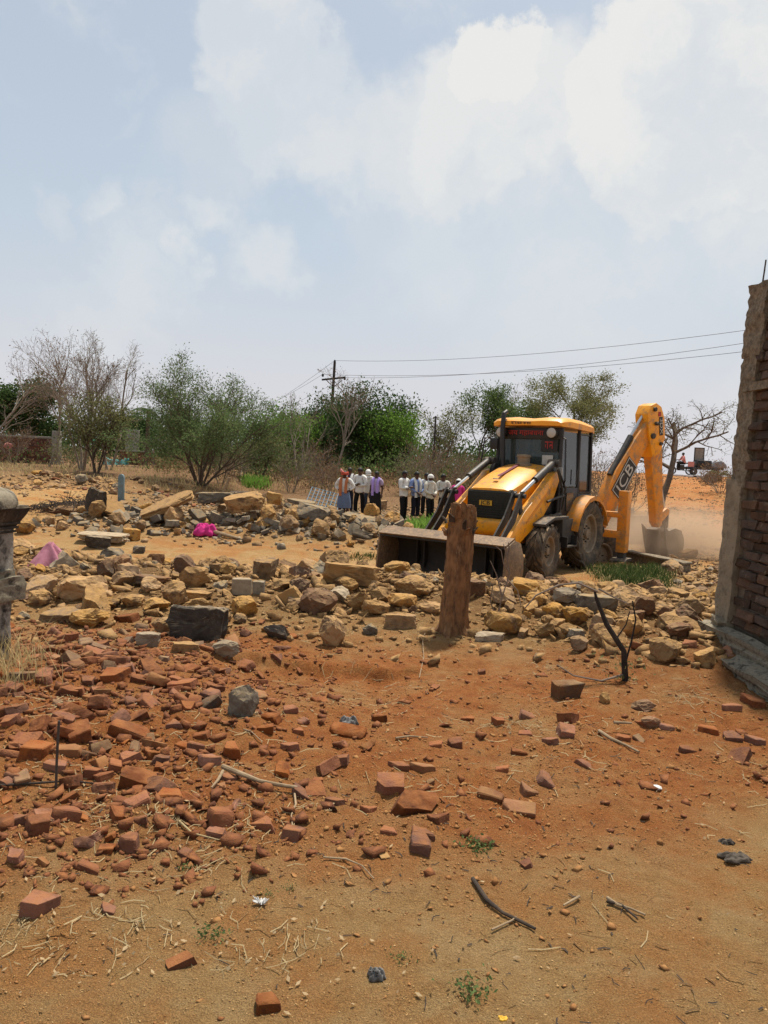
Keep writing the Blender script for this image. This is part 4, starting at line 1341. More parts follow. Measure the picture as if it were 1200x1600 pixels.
def tree(label, u, y, vtop, seed, leaf='leaf_mid', nleaf=3000, lsize=.14, bark='bark', sq=1.0, name='tree', group='trees behind the site', jitter=.22, zoff=0.0, lowcut=0, skirt=0, droop=.0, **kw):
    """u, y: column of the foot and its distance; vtop: row of the crown's top at that distance"""
    base = on(u, y, 740)
    x = base.x
    z = gz(x, y) + zoff
    H = (on(u, y, vtop).z - z)
    rg = random.Random(seed)
    rn = np.random.default_rng(seed)
    segs, tips = grow(rg, H * .55, **kw)
    segs, tips = fit_height(segs, tips, H)
    if sq != 1.0:
        segs = [(s[0] * sq, s[1] * sq, s[2], s[3] * sq, s[4] * sq, s[5], s[6], s[7]) for s in segs]
        tips = [(Vector((p.x * sq, p.y * sq, p.z)), d) for p, d in tips]
    root = empty(name, (x, y, z), 0, label, 'tree', group)
    big = [s for s in segs if s[6] >= .012]
    fine = [s for s in segs if s[6] < .012]
    tr = obj('trunk', seg_mesh('trunk', big, bark, 6), root)
    if fine:
        fine = [s[:6] + (max(s[6], .006), max(s[7], .005)) for s in fine]
        obj('twigs', seg_mesh('twigs', fine, 'grey_twig' if bark != 'bark' else 'bark', 3), tr)
    if nleaf:
        T = np.array([tuple(p) for p, d in tips])
        D = np.array([tuple(d) for p, d in tips])
        if lowcut: 
            keep = T[:, 2] > lowcut
            T, D = T[keep], D[keep]
        # clumps: some twigs carry many leaves, some few
        wgt = rn.uniform(.2, 1.0, len(T)) ** 1.5
        if skirt: wgt = wgt * (1 + skirt * (T[:, 2] < .5 * H))
        i = rn.choice(len(T), nleaf, p=wgt / wgt.sum())
        C = T[i] + rn.normal(size=(nleaf, 3)) * jitter * np.array([1, 1, .75]) - D[i] * rn.uniform(0, .35, (nleaf, 1))
        C[:, 2] = np.maximum(C[:, 2], .15)
        obj('crown', leaf_mesh('crown', C, lsize, leaf, rn, droop, dirs=D[i] * .8), root)
    return root

def vegetation():
    bare = dict(bark='pale_bark', levels=4, kids=(7, 5, 4, 3), spread=.55, up=.22, r0=.09)
    tree('leafless pale tree with upright twigs at the far left edge', -20, 42, 540, 1, 'leaf_dry', 500, .10, sq=1.0, **bare)
    tree('tall leafless tree with a fan of fine twigs left of the reddish one', 75, 43, 508, 2, 'leaf_dry', 420, .09, sq=1.0, **bare)
    tree('reddish half-bare tree standing in front of the brick wall', 128, 38, 520, 3, 'leaf_dry', 700, .09, bark='pale_bark', levels=4, kids=(7, 6, 4, 3), spread=.42, up=.3, r0=.07, stems=4, stemtilt=.22)
    tree('leafless tree with a wide arching limb beside the round green acacia', 170, 41, 512, 4, 'leaf_olive', 500, .09, bark='pale_bark', levels=4, kids=(6, 5, 4, 3), spread=.62, up=.2, r0=.09, stems=2, stemtilt=.28)
    tree('small olive leafy tree in front of the hut with the teal sheet', 150, 36, 605, 5, 'leaf_olive', 6500, .11, stems=5, stemtilt=.30, levels=3, kids=(7, 6, 5), spread=.6, r0=.05, sq=1.0)
    tree('dense dark evergreen mass behind the brick wall at far left', 40, 62, 592, 6, 'leaf_dark', 9000, .30, levels=3, kids=(8, 6, 5), spread=.75, r0=.16, first=.2, sq=1.25, jitter=.5)
    tree('dark rounded tree behind the teal sheet and hut', 185, 66, 648, 7, 'leaf_dark', 5000, .30, levels=3, kids=(8, 6, 5), spread=.8, r0=.14, first=.15, sq=1.2, jitter=.5)
    tree('round feathery green acacia with low dark skirt of foliage', 314, 35, 548, 8, 'leaf_acacia', 38000, .088, stems=7, stemtilt=.62, levels=3, kids=(9, 6, 5), spread=.50, up=.16, r0=.06, first=.12, sq=1.12, jitter=.20, name='acacia_tree', skirt=1.6)
    tree('pale yellow-green tree seen between the palm and the acacia', 262, 70, 640, 9, 'leaf_olive', 3000, .26, levels=3, kids=(7, 6, 5), spread=.6, r0=.10, jitter=.4)
    # middle clump: leafy down to the ground
    bushy = dict(levels=3, kids=(9, 6, 5), first=.08, stems=4, stemtilt=.38)
    tree('broad bright-green tree at the left of the middle clump', 440, 52, 628, 10, 'leaf_bright', 7500, .20, spread=.7, r0=.09, sq=1.15, jitter=.40, **bushy)
    tree('low olive thicket tree beside the acacia', 408, 44, 668, 11, 'leaf_olive', 4200, .13, stems=4, stemtilt=.3, levels=3, kids=(7, 6, 5), spread=.6, r0=.05, jitter=.26)
    tree('leafless grey tree rising in front of the middle clump', 524, 47, 572, 12, 'leaf_dry', 420, .10, bark='pale_bark', levels=4, kids=(7, 5, 4, 3), spread=.5, up=.25, r0=.10)
    tree('dark leafy tree at the heart of the middle clump', 568, 52, 598, 13, 'leaf_dark', 15000, .20, spread=.75, r0=.12, sq=1.15, jitter=.5, **bushy)
    tree('dark leafy tree right behind the utility pole', 500, 55, 612, 14, 'leaf_dark', 12000, .20, spread=.75, r0=.11, sq=1.15, jitter=.5, **bushy)
    tree('light green rounded tree at the right end of the middle clump', 620, 50, 636, 15, 'leaf_bright', 8500, .17, spread=.7, r0=.09, sq=.95, jitter=.36, **bushy)
    tree('thin leafless sapling left of the utility pole', 470, 45, 610, 16, 'leaf_dry', 160, .09, bark='pale_bark', levels=3, kids=(6, 5, 4), spread=.42, up=.35, r0=.05, stems=2, stemtilt=.2)
    # right of the second pole
    tree('slender half-leafy tree just right of the small pole', 688, 46, 625, 17, 'leaf_olive', 2600, .12, levels=3, kids=(7, 6, 5), spread=.5, r0=.07, up=.25, stems=2, stemtilt=.2, jitter=.22)
    tree('tall open-crowned green tree left of the cab roof', 738, 47, 592, 18, 'leaf_mid', 10000, .13, levels=4, kids=(7, 5, 4, 2), spread=.48, r0=.09, up=.28, jitter=.28)
    tree('thin bare tree behind the cab', 800, 56, 596, 19, 'leaf_dry', 260, .10, bark='pale_bark', levels=4, kids=(6, 5, 4, 3), spread=.42, up=.3, r0=.08)
    tree('small green tree showing above the cab roof', 812, 50, 612, 20, 'leaf_mid', 6000, .15, levels=3, kids=(8, 6, 5), spread=.62, r0=.09, jitter=.3)
    tree('broad fine-leaved olive tree behind the cab and boom', 905, 48, 584, 21, 'leaf_olive', 21000, .11, levels=4, kids=(8, 5, 4, 3), spread=.66, r0=.12, up=.12, first=.2, sq=1.32, jitter=.26, bark='pale_bark')
    tree('low olive tree under the broad one, left of the boom', 860, 44, 655, 22, 'leaf_olive', 6500, .12, stems=4, stemtilt=.3, levels=3, kids=(7, 6, 5), spread=.6, r0=.05, jitter=.25)
    tree('leaning bare umbrella-shaped tree right of the raised arm', 1030, 33, 618, 23, 'leaf_olive', 900, .075, bark='bark', levels=4, kids=(6, 6, 5, 4), spread=.85, up=.02, r0=.17, first=.5, sq=1.15, wob=.24, jitter=.12)
    tree('thin dark sapling beside the leaning bare tree', 1014, 31, 650, 24, 'leaf_dry', 120, .08, levels=3, kids=(5, 4, 3), spread=.35, up=.35, r0=.05)
    # dry brush along the bank behind the onlookers
    rg = random.Random(40)
    spots = [(455, 38), (490, 41), (515, 37), (640, 39), (668, 41), (700, 38), (725, 42), (765, 40), (940, 36), (960, 38), (985, 35), (20, 44), (105, 42), (262, 52), (345, 38), (375, 41), (1128, 40), (1110, 46)]
    words = ['left of', 'right of', 'in front of', 'behind']
    near = ['the utility pole', 'the thin sapling', 'the utility pole foot', 'the small pole', 'the small pole foot', 'the slender tree', 'the open-crowned tree', 'the tall open-crowned tree trunk', 'the boom foot', 'the raised arm', 'the leaning bare tree', 'the left brick wall', 'the reddish tree', 'the hut', 'the acacia foot', 'the low olive thicket', 'the concrete column', 'the date palm on the bank']
    rel = ['left of', 'beside', 'before', 'left of', 'before', 'beside', 'below', 'below', 'behind', 'behind', 'left of', 'before', 'below', 'before', 'right of', 'before', 'left of', 'before']
    for i, (u, y) in enumerate(spots):
        vt = 740 + (u - 600) * .0437 - 20 - rg.uniform(8, 42) + (10 if u > 1000 else 0)
        tree('%s dry thorny bush growing %s %s' % (('tangled brown', 'sparse grey')[i % 2], rel[i], near[i]), u, y, vt, 100 + i, 'leaf_dry' if i % 3 else 'leaf_olive', 700, .09, bark='pale_bark', name='dry_bush',
             group='dry bushes on the bank', stems=8, stemtilt=.55, levels=2, kids=(6, 5), spread=.5, r0=.02, sq=1.1, jitter=.2)
        COL.objects[-1] if False else None

vegetation()

def undergrowth():
    """scrub that fills the foot of the tree belt: nobody could count its stems"""
    rn = np.random.default_rng(77)
    def belt(name, n, y0, y1, hmax, lsize, mat, seed, thr, label, x0=-.55, x1=.40, power=1.6):
        Y = rn.uniform(y0, y1, n)
        X = rn.uniform(x0, x1, n) * Y
        k = fbm(X * .45, Y * .45, 3, seed)
        keep = k > thr
        keep &= ~((X > 8.2 + .17 * (Y - 24)) & (Y > 22))
        keep &= ~((X < -.30 * Y) & (Y < 56) & (rn.random(n) < .8))
        X, Y, k = X[keep], Y[keep], k[keep]
        h = hmax * (.25 + 1.8 * np.clip(k - thr, 0, .5)) * rn.random(len(X)) ** (1 / power)
        C = np.stack([X, Y, hz(X, Y) + h], -1)
        d = np.zeros_like(C)
        d[:, 2] = .6
        tag(obj(name, leaf_mesh(name, C, lsize, mat, rn, 0, .4, d)), label, 'undergrowth', kind='stuff')
    belt('dry_undergrowth', 22000, 38, 52, 1.5, .15, 'leaf_dry', 41, -.12, 'brown dry undergrowth filling the foot of the tree belt')
    belt('green_undergrowth', 26000, 42, 56, 2.8, .20, 'leaf_mid', 43, -.02, 'dull green undergrowth between the trunks of the tree belt')
    belt('olive_undergrowth', 15000, 36, 50, 1.8, .13, 'leaf_olive', 47, .02, 'olive scrub along the bank behind the onlookers')
    belt('far_thicket', 26000, 62, 85, 4.4, .42, 'leaf_dark', 51, -.16, 'distant dark thicket seen through the tree belt', -.62, .33)
undergrowth()

def palms():
    def frond(b, base, az, L, lift, n=11):
        pts = []
        for i in range(n):
            t = i / (n - 1)
            r = L * (t - .18 * t * t)
            z = L * (lift * t - (.35 + lift) * .95 * t * t)
            pts.append(Vector(base) + Vector((math.cos(az) * r, math.sin(az) * r, z)))
        b.tube(pts, [.02 * (1 - .7 * i / n) for i in range(n)], 4)
        side = Vector((-math.sin(az), math.cos(az), 0))
        for i in range(2, n):
            d = (pts[i] - pts[i - 1]).normalized()
            for f in (0, .5):
                p0 = pts[i - 1].lerp(pts[i], f)
                for s in (1, -1):
                    ll = L * .26 * (1 - .55 * abs(i / n - .45))
                    tip = p0 + side * s * ll * .8 + d * ll * .55 + Vector((0, 0, -ll * .35))
                    w = d * .022
                    b.add([p0 - w, p0 + w, tip], [(0, 1, 2)])
    # tall fan palm far behind the acacia
    y = 50.0
    base = on(228, y, 740)
    z = gz(base.x, y)
    top = on(232, y, 642)
    root = empty('palm_tree', (base.x, y, z), 0, 'dark palm with drooping crown between the hut and the acacia', 'tree')
    h = top.z - z
    MB().tube([(0, 0, -.1), (.05, 0, h * .5), (.1, 0, h)], [.17, .14, .13], 8).build('trunk', 'bark', root, smooth=True)
    rg = random.Random(3)
    b = MB()
    for k in range(26):
        frond(b, (.1, 0, h), rg.uniform(0, 6.28), rg.uniform(1.5, 2.1), rg.uniform(-.3, .75), 7)
    b.build('crown', 'leaf_dark', root)
    # young date palm on the embankment
    y = 50.0
    base = on(1122, y, 745)
    root = empty('date_palm', (base.x, y, gz(base.x, y)), 0, 'small bushy date palm on the bank beside the concrete column', 'tree')
    b = MB()
    for k in range(30):
        frond(b, (0, 0, .25), rg.uniform(0, 6.28), rg.uniform(1.0, 1.5), rg.uniform(.6, 1.6), 7)
    b.build('crown', 'leaf_olive', root)
    MB().lathe([(.001, 0), (.18, 0), (.16, .3), (.001, .36)], 9).build('trunk', 'bark', root)
palms()

# ------------------------------------------------------------------ poles and wires
def poles():
    y = 55.0
    f, t = on(512, y, 742), on(523, y, 566)
    z = gz(f.x, y)
    lean = t.x - f.x
    root = empty('utility_pole', (f.x, y, z), 0, 'dark utility pole with cross-arm standing in the middle clump of trees', 'pole')
    h = t.z - z
    MB().tube([(0, 0, -.2), (lean, 0, h)], [.14, .09], 10).build('post', 'pole_wood', root, smooth=True)
    za = h - 1.15
    xa = lean * za / h
    ca = MB().box(-.85, .85, -.06, .06, -.06, .06, Matrix.Translation((xa, 0, za)) @ Matrix.Rotation(R(-8), 4, 'Y')).build('cross_arm', 'pole_wood', root)
    MB().tube([(xa - .6, 0, za - .05), (xa, 0, za - .6)], .03, 5).tube([(xa + .6, 0, za - .1), (xa, 0, za - .6)], .03, 5).build('brace', 'pole_wood', root)
    ins = []
    for px, pz in ((xa - .78, za + .17), (xa + .78, za + .0), (lean, h + .02)):
        MB().lathe([(.03, -.08), (.08, -.04), (.08, .05), (.06, .13), (.001, .17)], 8, Matrix.Translation((px, 0, pz))).build('insulator', 'vehicle_black', root, smooth=True)
        ins.append(Vector((f.x + px, y, z + pz + .1)))
    ends = [on(1300, 30, 497 + k * 18) for k in range(3)]
    ends = [ends[2], ends[1], ends[0]]
    lefts = [on(300, 95, 668 + k * 9) for k in range(3)]
    nm = ['lowest', 'middle', 'topmost']
    for k in range(3):
        for a, b, sag, wh in ((ins[k], ends[k], .55, 'running right across the sky above the cab'), (ins[k], lefts[k], .9, 'running left from the pole behind the acacia')):
            pts = [a.lerp(b, i / 14) + Vector((0, 0, -sag * 4 * (i / 14) * (1 - i / 14))) for i in range(15)]
            tag(MB().tube(pts, .011, 4).build('overhead_wire', 'wire_dark'), '%s thin dark overhead wire %s' % (nm[k], wh), 'wire', 'overhead wires')
    y = 44.0
    f, t = on(676, y, 745), on(681, y, 650)
    z = gz(f.x, y)
    root = empty('utility_pole', (f.x, y, z), 0, 'short thin dark pole standing right of the light green tree', 'pole')
    MB().tube([(0, 0, -.2), (t.x - f.x, 0, t.z - z)], [.07, .05], 8).build('post', 'pole_wood', root, smooth=True)
    MB().box(-.14, .14, -.03, .03, -.03, .03, Matrix.Translation((t.x - f.x, 0, t.z - z - .1))).build('cross_arm', 'pole_wood', root)
poles()

# ------------------------------------------------------------------ far walls and hut
def brick_courses(root, origin, xd, length, z0, rows, mat, bl=.23, bh=.08, gap=.012, depth=.10, jit=.012, seed=1, skip=None, cap=300):
    """running-bond bricks, each its own part, proud of a mortar core; xd: unit direction along the wall in the root's space"""
    rg = random.Random(seed)
    meshes = []
    for k in range(6):
        b = MB().box(-bl / 2 + gap / 2, bl / 2 - gap / 2, -depth / 2, depth / 2, 0, bh - gap)
        me = bpy.data.meshes.new('brick')
        bm = bmesh.new()
        t = bpy.data.meshes.new('t')
        t.from_pydata(b.v, [], b.f)
        bm.from_mesh(t)
        bmesh.ops.bevel(bm, geom=list(bm.edges), offset=.006, segments=1, affect='EDGES')
        for v in bm.verts:
            v.co += Vector((rg.gauss(0, .006), rg.gauss(0, .005), rg.gauss(0, .0045)))
        bm.to_mesh(me)
        bm.free()
        me.materials.append(M[mat])
        meshes.append(me)
    ang = math.atan2(xd.y, xd.x)
    cnt = 0
    for r in range(rows):
        s = (bl / 2 if r % 2 else 0) + bl / 2
        while s < length:
            if cnt < cap and not (skip and skip(s, z0 + r * bh)):
                nrm = Vector((-xd.y, xd.x, 0))
                p = Vector(origin) + xd * (s + rg.gauss(0, .004)) + nrm * rg.gauss(0, jit) + Vector((0, 0, z0 + r * bh))
                obj('brick', rg.choice(meshes), root, p, (rg.gauss(0, .02), rg.gauss(0, .018), ang + rg.gauss(0, .03)))
                cnt += 1
            s += bl
    return cnt

def far_walls():
    # long brick boundary wall at the far left
    y = 47.0
    a, b = on(-30, y, 700), on(84, y, 700)
    root = empty('boundary_wall', (a.x, y, gz(a.x, y)), 0, 'long red brick boundary wall with grey coping at the far left', 'wall')
    top = on(40, y, 684).z - gz(a.x, y)
    L = b.x - a.x
    MB().box(0, L, 0, .22, -.3, top).build('core', 'mortar', root)
    MB().box(-.05, L + .05, -.07, .29, top, top + .13).build('coping', 'coping_grey', root, bevel=.02)
    MB().box(L - .1, L + .35, -.08, .3, -.3, top + .5).build('pier', 'coping_grey', root, bevel=.02)
    rows = int(top / .16)
    brick_courses(root, Vector((0, -.01, 0)), Vector((1, 0, 0)), L - .1, top - rows * .16, rows, 'far_brick', bl=.36, bh=.16, gap=.022, depth=.06, jit=.008, seed=5, cap=290)
    # little brick hut with slab roof
    y = 55.0
    a, b = on(186, y, 735), on(236, y, 735)
    z = min(gz(a.x, y), a.z)
    root = empty('brick_hut', (a.x, y, z), 0, 'small red brick hut with flat slab roof left of the palm', 'hut')
    W, Hh = b.x - a.x, on(210, y, 706).z - z
    MB().box(0, W, 0, 1.6, -.2, Hh).build('wall_core', 'mortar', root)
    MB().box(-.12, W + .15, -.12, 1.7, Hh, Hh + .09).build('roof', 'coping_grey', root, bevel=.01)
    rows = int(Hh / .15)
    brick_courses(root, Vector((0, -.01, 0)), Vector((1, 0, 0)), W, Hh - rows * .15 - .01, rows, 'far_brick', bl=.34, bh=.15, gap=.02, depth=.06, jit=.008, seed=6)
    # grey slab leaning behind the tarp, teal sheet
    p = on(176, 53.5, 735)
    o = MB().box(-.5, .5, -.08, .08, 0, 2.6).build('slab_wall', 'coping_grey', bevel=.02, loc=(p.x, 57.5, gz(p.x, 57.5)), rot=(0, 0, R(6)))
    tag(o, 'upright grey concrete slab wall behind the teal sheet', 'wall')
    y = 53.0
    a, b = on(161, y, 733), on(202, y, 733)
    V, F = [], []
    nx, nz = 24, 10
    rg = np.random.default_rng(4)
    zt = on(180, y, 714).z - a.z
    for i in range(nx):
        for j in range(nz):
            t, s = i / (nx - 1), j / (nz - 1)
            V.append(((b.x - a.x) * t, -.3 * (1 - s) + .08 * math.sin(t * 21 + s * 3) + .05 * math.sin(t * 50), zt * s * (1 - .22 * math.sin(t * 3.1) + .05 * math.sin(t * 17))))
    for i in range(nx - 1):
        for j in range(nz - 1):
            F.append((i * nz + j, (i + 1) * nz + j, (i + 1) * nz + j + 1, i * nz + j + 1))
    m2 = MB().add(V, F)
    o = m2.build('plastic_sheet', 'tarp_teal', None, smooth=True, angle=80, loc=(a.x, y, a.z))
    o.modifiers.new('thick', 'SOLIDIFY').thickness = .02
    tag(o, 'teal plastic sheet draped low in front of the brick hut', 'sheet')
    # small bright scraps hung in the far bushes
    for (u, v, yy, mat, w, lab) in ((148, 695, 45, 'cloth_teal', .45, 'green cloth hung in the small olive tree'), (12, 702, 44, 'cloth_coral', .55, 'pink and white bundle lying against the far left wall')):
        p = on(u, yy, v)
        if mat not in M: pmat(mat, (.04, .30, .17), (.03, .2, .12), 6, .8, .3, 20)
        me = rock_mesh(900 + u, 'round')
        q = obj('cloth_bundle', me.copy(), None, p, (0, 0, 1), (w, w * .5, w * .7))
        q.data.materials.clear()
        q.data.materials.append(M[mat])
        tag(q, lab, 'cloth')
# ------------------------------------------------------------------ loose stones, bricks, blocks
def rock_mesh(seed, style='angular', sub=1):
    """a unit-sized broken stone, about one metre wide, its base near z = 0"""
    rg = random.Random(seed)
    pts = []
    if style == 'round':
        for _ in range(26):
            v = Vector((rg.gauss(0, 1), rg.gauss(0, 1), rg.gauss(0, 1))).normalized()
            pts.append(Vector((v.x * .5, v.y * .5, v.z * .5)) * rg.uniform(.88, 1.05))
    elif style == 'slab':
        for sx in (-1, 1):
            for sy in (-1, 1):
                for sz in (-1, 1):
                    for _ in range(2):
                        pts.append(Vector((sx * .5 * rg.uniform(.68, 1.02), sy * .5 * rg.uniform(.6, 1.02), sz * .5 * rg.uniform(.85, 1.0))))
    bm = bmesh.new()
    def cut(co, no):
        g = bmesh.ops.bisect_plane(bm, geom=list(bm.verts) + list(bm.edges) + list(bm.faces), plane_co=co, plane_no=no, clear_outer=True)
        ed = [e for e in g['geom_cut'] if isinstance(e, bmesh.types.BMEdge)]
        if ed: bmesh.ops.holes_fill(bm, edges=ed, sides=0)
    if pts:
        for p in pts: bm.verts.new(p)
        r = bmesh.ops.convex_hull(bm, input=bm.verts)
        dead = list({g for g in r['geom_interior'] + r['geom_unused'] if isinstance(g, bmesh.types.BMVert)})
        bmesh.ops.delete(bm, geom=dead, context='VERTS')
        bmesh.ops.dissolve_limit(bm, angle_limit=R(8), verts=bm.verts, edges=bm.edges)
        ncut = 5 if style == 'slab' else 0
    else:
        bmesh.ops.create_icosphere(bm, subdivisions=1, radius=.62, matrix=Matrix.Rotation(rg.uniform(0, 3), 4, 'Z') @ Matrix.Rotation(rg.uniform(0, 3), 4, 'X'))
        for v in bm.verts: v.co *= rg.uniform(.78, 1.15)
        r = bmesh.ops.convex_hull(bm, input=bm.verts)
        dead = list({g for g in r['geom_interior'] + r['geom_unused'] if isinstance(g, bmesh.types.BMVert)})
        bmesh.ops.delete(bm, geom=dead, context='VERTS')
        ncut = rg.randint(8, 12)
    for _ in range(ncut):                       # broken faces
        nrm = Vector((rg.gauss(0, 1), rg.gauss(0, 1), rg.gauss(0, .8)))
        if style == 'slab': nrm.z *= .35
        nrm.normalize()
        cut(nrm * (rg.uniform(.30, .44) if style != 'slab' else rg.uniform(.38, .54)), nrm)
    bmesh.ops.dissolve_limit(bm, angle_limit=R(5), verts=bm.verts, edges=bm.edges)
    bmesh.ops.bevel(bm, geom=list(bm.edges), offset=.022 if style != 'round' else .05, segments=1, affect='EDGES', clamp_overlap=True)
    bmesh.ops.triangulate(bm, faces=bm.faces)
    for lim in ((.22, .12, .10) if sub else ()):
        bmesh.ops.subdivide_edges(bm, edges=[e for e in bm.edges if e.calc_length() > lim], cuts=1)
        bmesh.ops.triangulate(bm, faces=bm.faces)
    from mathutils import noise as mn
    for v in bm.verts:
        p = v.co * 2.6 + Vector((seed * 1.7, seed * .9, seed * 2.3))
        v.co += Vector(mn.noise_vector(p)) * .050 + Vector(mn.noise_vector(p * 2.7)) * .032 + Vector(mn.noise_vector(p * 6.5)) * .026
    lo = min(v.co.z for v in bm.verts)
    for v in bm.verts: v.co.z -= lo
    me = bpy.data.meshes.new('stone')
    bm.to_mesh(me)
    bm.free()
    # bring every stone to unit width and depth
    ex = [max(v.co[i] for v in me.vertices) - min(v.co[i] for v in me.vertices) for i in range(3)]
    for v in me.vertices:
        v.co = Vector((v.co.x / ex[0], v.co.y / ex[1], v.co.z / ex[2]))
    me.update()
    me.shade_smooth()
    me.set_sharp_from_angle(angle=R(17))
    return me

def brick_mesh(seed, L=.22, W=.108, Hh=.072, broken=True, wear=1.0):
    rg = random.Random(seed)
    bm = bmesh.new()
    bmesh.ops.create_cube(bm, size=1, matrix=Matrix.Diagonal((L, W, Hh, 1)))
    def cut(co, no):
        g = bmesh.ops.bisect_plane(bm, geom=list(bm.verts) + list(bm.edges) + list(bm.faces), plane_co=co, plane_no=no, clear_outer=True)
        ed = [e for e in g['geom_cut'] if isinstance(e, bmesh.types.BMEdge)]
        if ed: bmesh.ops.holes_fill(bm, edges=ed, sides=0)
    if broken:
        k = rg.uniform(-.05, .42) * L
        cut((k, 0, 0), Vector((1, rg.uniform(-.7, .7), rg.uniform(-.45, .45))).normalized())
        if rg.random() < .45:
            cut((-.36 * L, 0, 0), Vector((-1, rg.uniform(-.8, .8), rg.uniform(-.6, .6))).normalized())
    for _ in range(rg.randint(1, 3)):
        c = Vector((rg.choice((-1, 1)) * L * .5, rg.choice((-1, 1)) * W * .5, rg.choice((-1, 1)) * Hh * .5))
        cut(c * rg.uniform(.72, .9), Vector((c.x / L, c.y / W, c.z / Hh * rg.uniform(.4, 1.2))).normalized())
    bmesh.ops.dissolve_limit(bm, angle_limit=R(6), verts=bm.verts, edges=bm.edges)
    bmesh.ops.bevel(bm, geom=list(bm.edges), offset=.009 * wear, segments=1, affect='EDGES', clamp_overlap=True)
    bmesh.ops.triangulate(bm, faces=bm.faces)
    bmesh.ops.subdivide_edges(bm, edges=[e for e in bm.edges if e.calc_length() > .045], cuts=1)
    bmesh.ops.triangulate(bm, faces=bm.faces)
    from mathutils import noise as mn
    for v in bm.verts:
        p = v.co * 22 + Vector((seed, seed * .7, 0))
        v.co += Vector(mn.noise_vector(p * .5)) * .008 * L / .22 + Vector(mn.noise_vector(p)) * .0055 * L / .22 + Vector(mn.noise_vector(p * 2.2)) * .0035
    lo = min(v.co.z for v in bm.verts)
    cx = sum(v.co.x for v in bm.verts) / len(bm.verts)
    for v in bm.verts:
        v.co.z -= lo
        v.co.x -= cx
    me = bpy.data.meshes.new('brick')
    bm.to_mesh(me)
    bm.free()
    me.shade_smooth()
    me.set_sharp_from_angle(angle=R(34))
    return me

def with_mat(meshes, mat):
    out = []
    for m in meshes:
        c = m.copy()
        c.materials.clear()
        c.materials.append(M[mat])
        out.append(c)
    return out

ANG = [rock_mesh(i, 'angular') for i in range(22)]
RND = [rock_mesh(50 + i, 'round') for i in range(6)]
SLB = [rock_mesh(80 + i, 'slab') for i in range(10)]
BRK = [brick_mesh(i) for i in range(26)] + [brick_mesh(40 + i, broken=False, wear=1.4) for i in range(6)]
CBL = [brick_mesh(70 + i, 1.0, .55, .42, broken=(i % 3 > 0), wear=2.2) for i in range(12)]
LIB = {}
for mt in ('ochre_stone', 'buff_stone', 'brown_stone', 'grey_concrete', 'pale_concrete', 'slate', 'dark_slab'):
    LIB[mt, 'a'] = with_mat(ANG, mt)
    LIB[mt, 's'] = with_mat(SLB, mt)
    LIB[mt, 'r'] = with_mat(RND, mt)
    LIB[mt, 'b'] = with_mat(CBL, mt)
for mt in ('red_brick', 'orange_brick', 'brown_stone'):
    LIB[mt, 'k'] = with_mat(BRK, mt)
far_walls()

LAND = []       # landmarks for describing where a loose piece lies: name, x, y
def landmark(name, u, v):
    p = at(u, v)
    LAND.append((name, p.x, p.y))
for n, u, v in (('the tree stump', 710, 995), ('the weathered pillar', 22, 1050), ('the pink net', 65, 890), ('the black scorched slab', 305, 995), ('the leaning slate slab', 430, 1000),
                ('the loader bucket', 690, 915), ('the front wheel', 850, 905), ('the dead black shrub', 975, 1060), ('the concrete column', 1120, 985), ('the grey tapered block', 380, 1120),
                ('the thin upright rod', 87, 1235), ('the pale fallen branch', 405, 1232), ('the black stick', 790, 1425), ('the dark crumpled rag', 1150, 1345), ('the white feather', 408, 1415),
                ('the green weed tuft', 745, 1325), ('the long dry stick', 970, 1165), ('the blue-black scrap', 545, 1130), ('the dug-out ledge', 590, 1055), ('the tall ochre block', 517, 1005),
                ('the split conglomerate slab', 545, 915), ('the lower right corner', 1190, 1560), ('the left edge of the picture', 5, 1300), ('the pair of tan bricks', 780, 1262), ('the right edge of the picture', 1195, 1180),
                ('the magenta cloth', 320, 835), ('the tilted rubble slab', 275, 805), ('the blue upright post', 190, 780), ('the acacia foot', 300, 790), ('the charred brush heap', 110, 800), ('the grass patch', 975, 900),
                ('the onlookers', 560, 812), ('the blue pipe frame', 500, 790), ('the ramp foot', 1080, 830), ('the cut tree trunks', 345, 785), ('the flat white-edged slab', 165, 840)):
    landmark(n, u, v)

PENDING = []    # pieces to be described once all are placed
def describe(o, kind, mat, x, y, size):
    a = min(LAND, key=lambda l: (l[1] - x) ** 2 + (l[2] - y) ** 2)
    dx, dy = x - a[1], y - a[2]
    if abs(dx) > abs(dy): rel = 'right of' if dx > 0 else 'left of'
    else: rel = 'behind' if dy > 0 else 'in front of'
    PENDING.append(('%s %s %s %s %s' % (size, mat, kind, rel, a[0]), math.hypot(dx, dy), o))

ORD = ['nearest', 'second nearest', 'third nearest', 'fourth nearest', 'fifth nearest', 'sixth nearest', 'seventh nearest', 'eighth nearest', 'ninth nearest', 'tenth nearest'] + ['%s nearest' % w for w in (lambda t: t + ['twenty-' + x for x in 'first second third fourth fifth sixth seventh eighth ninth'.split()] + ['thirtieth'] + ['thirty-' + x for x in 'first second third fourth fifth sixth seventh eighth ninth'.split()] + ['fortieth'])('eleventh twelfth thirteenth fourteenth fifteenth sixteenth seventeenth eighteenth nineteenth twentieth'.split())]
def label_pieces():
    by = {}
    for lab, d, o in PENDING: by.setdefault(lab, []).append((d, o))
    for lab, items in by.items():
        items.sort(key=lambda t: t[0])
        for i, (d, o) in enumerate(items):
            o['label'] = lab if len(items) == 1 else '%s %s' % (ORD[min(i, len(ORD) - 1)], lab)

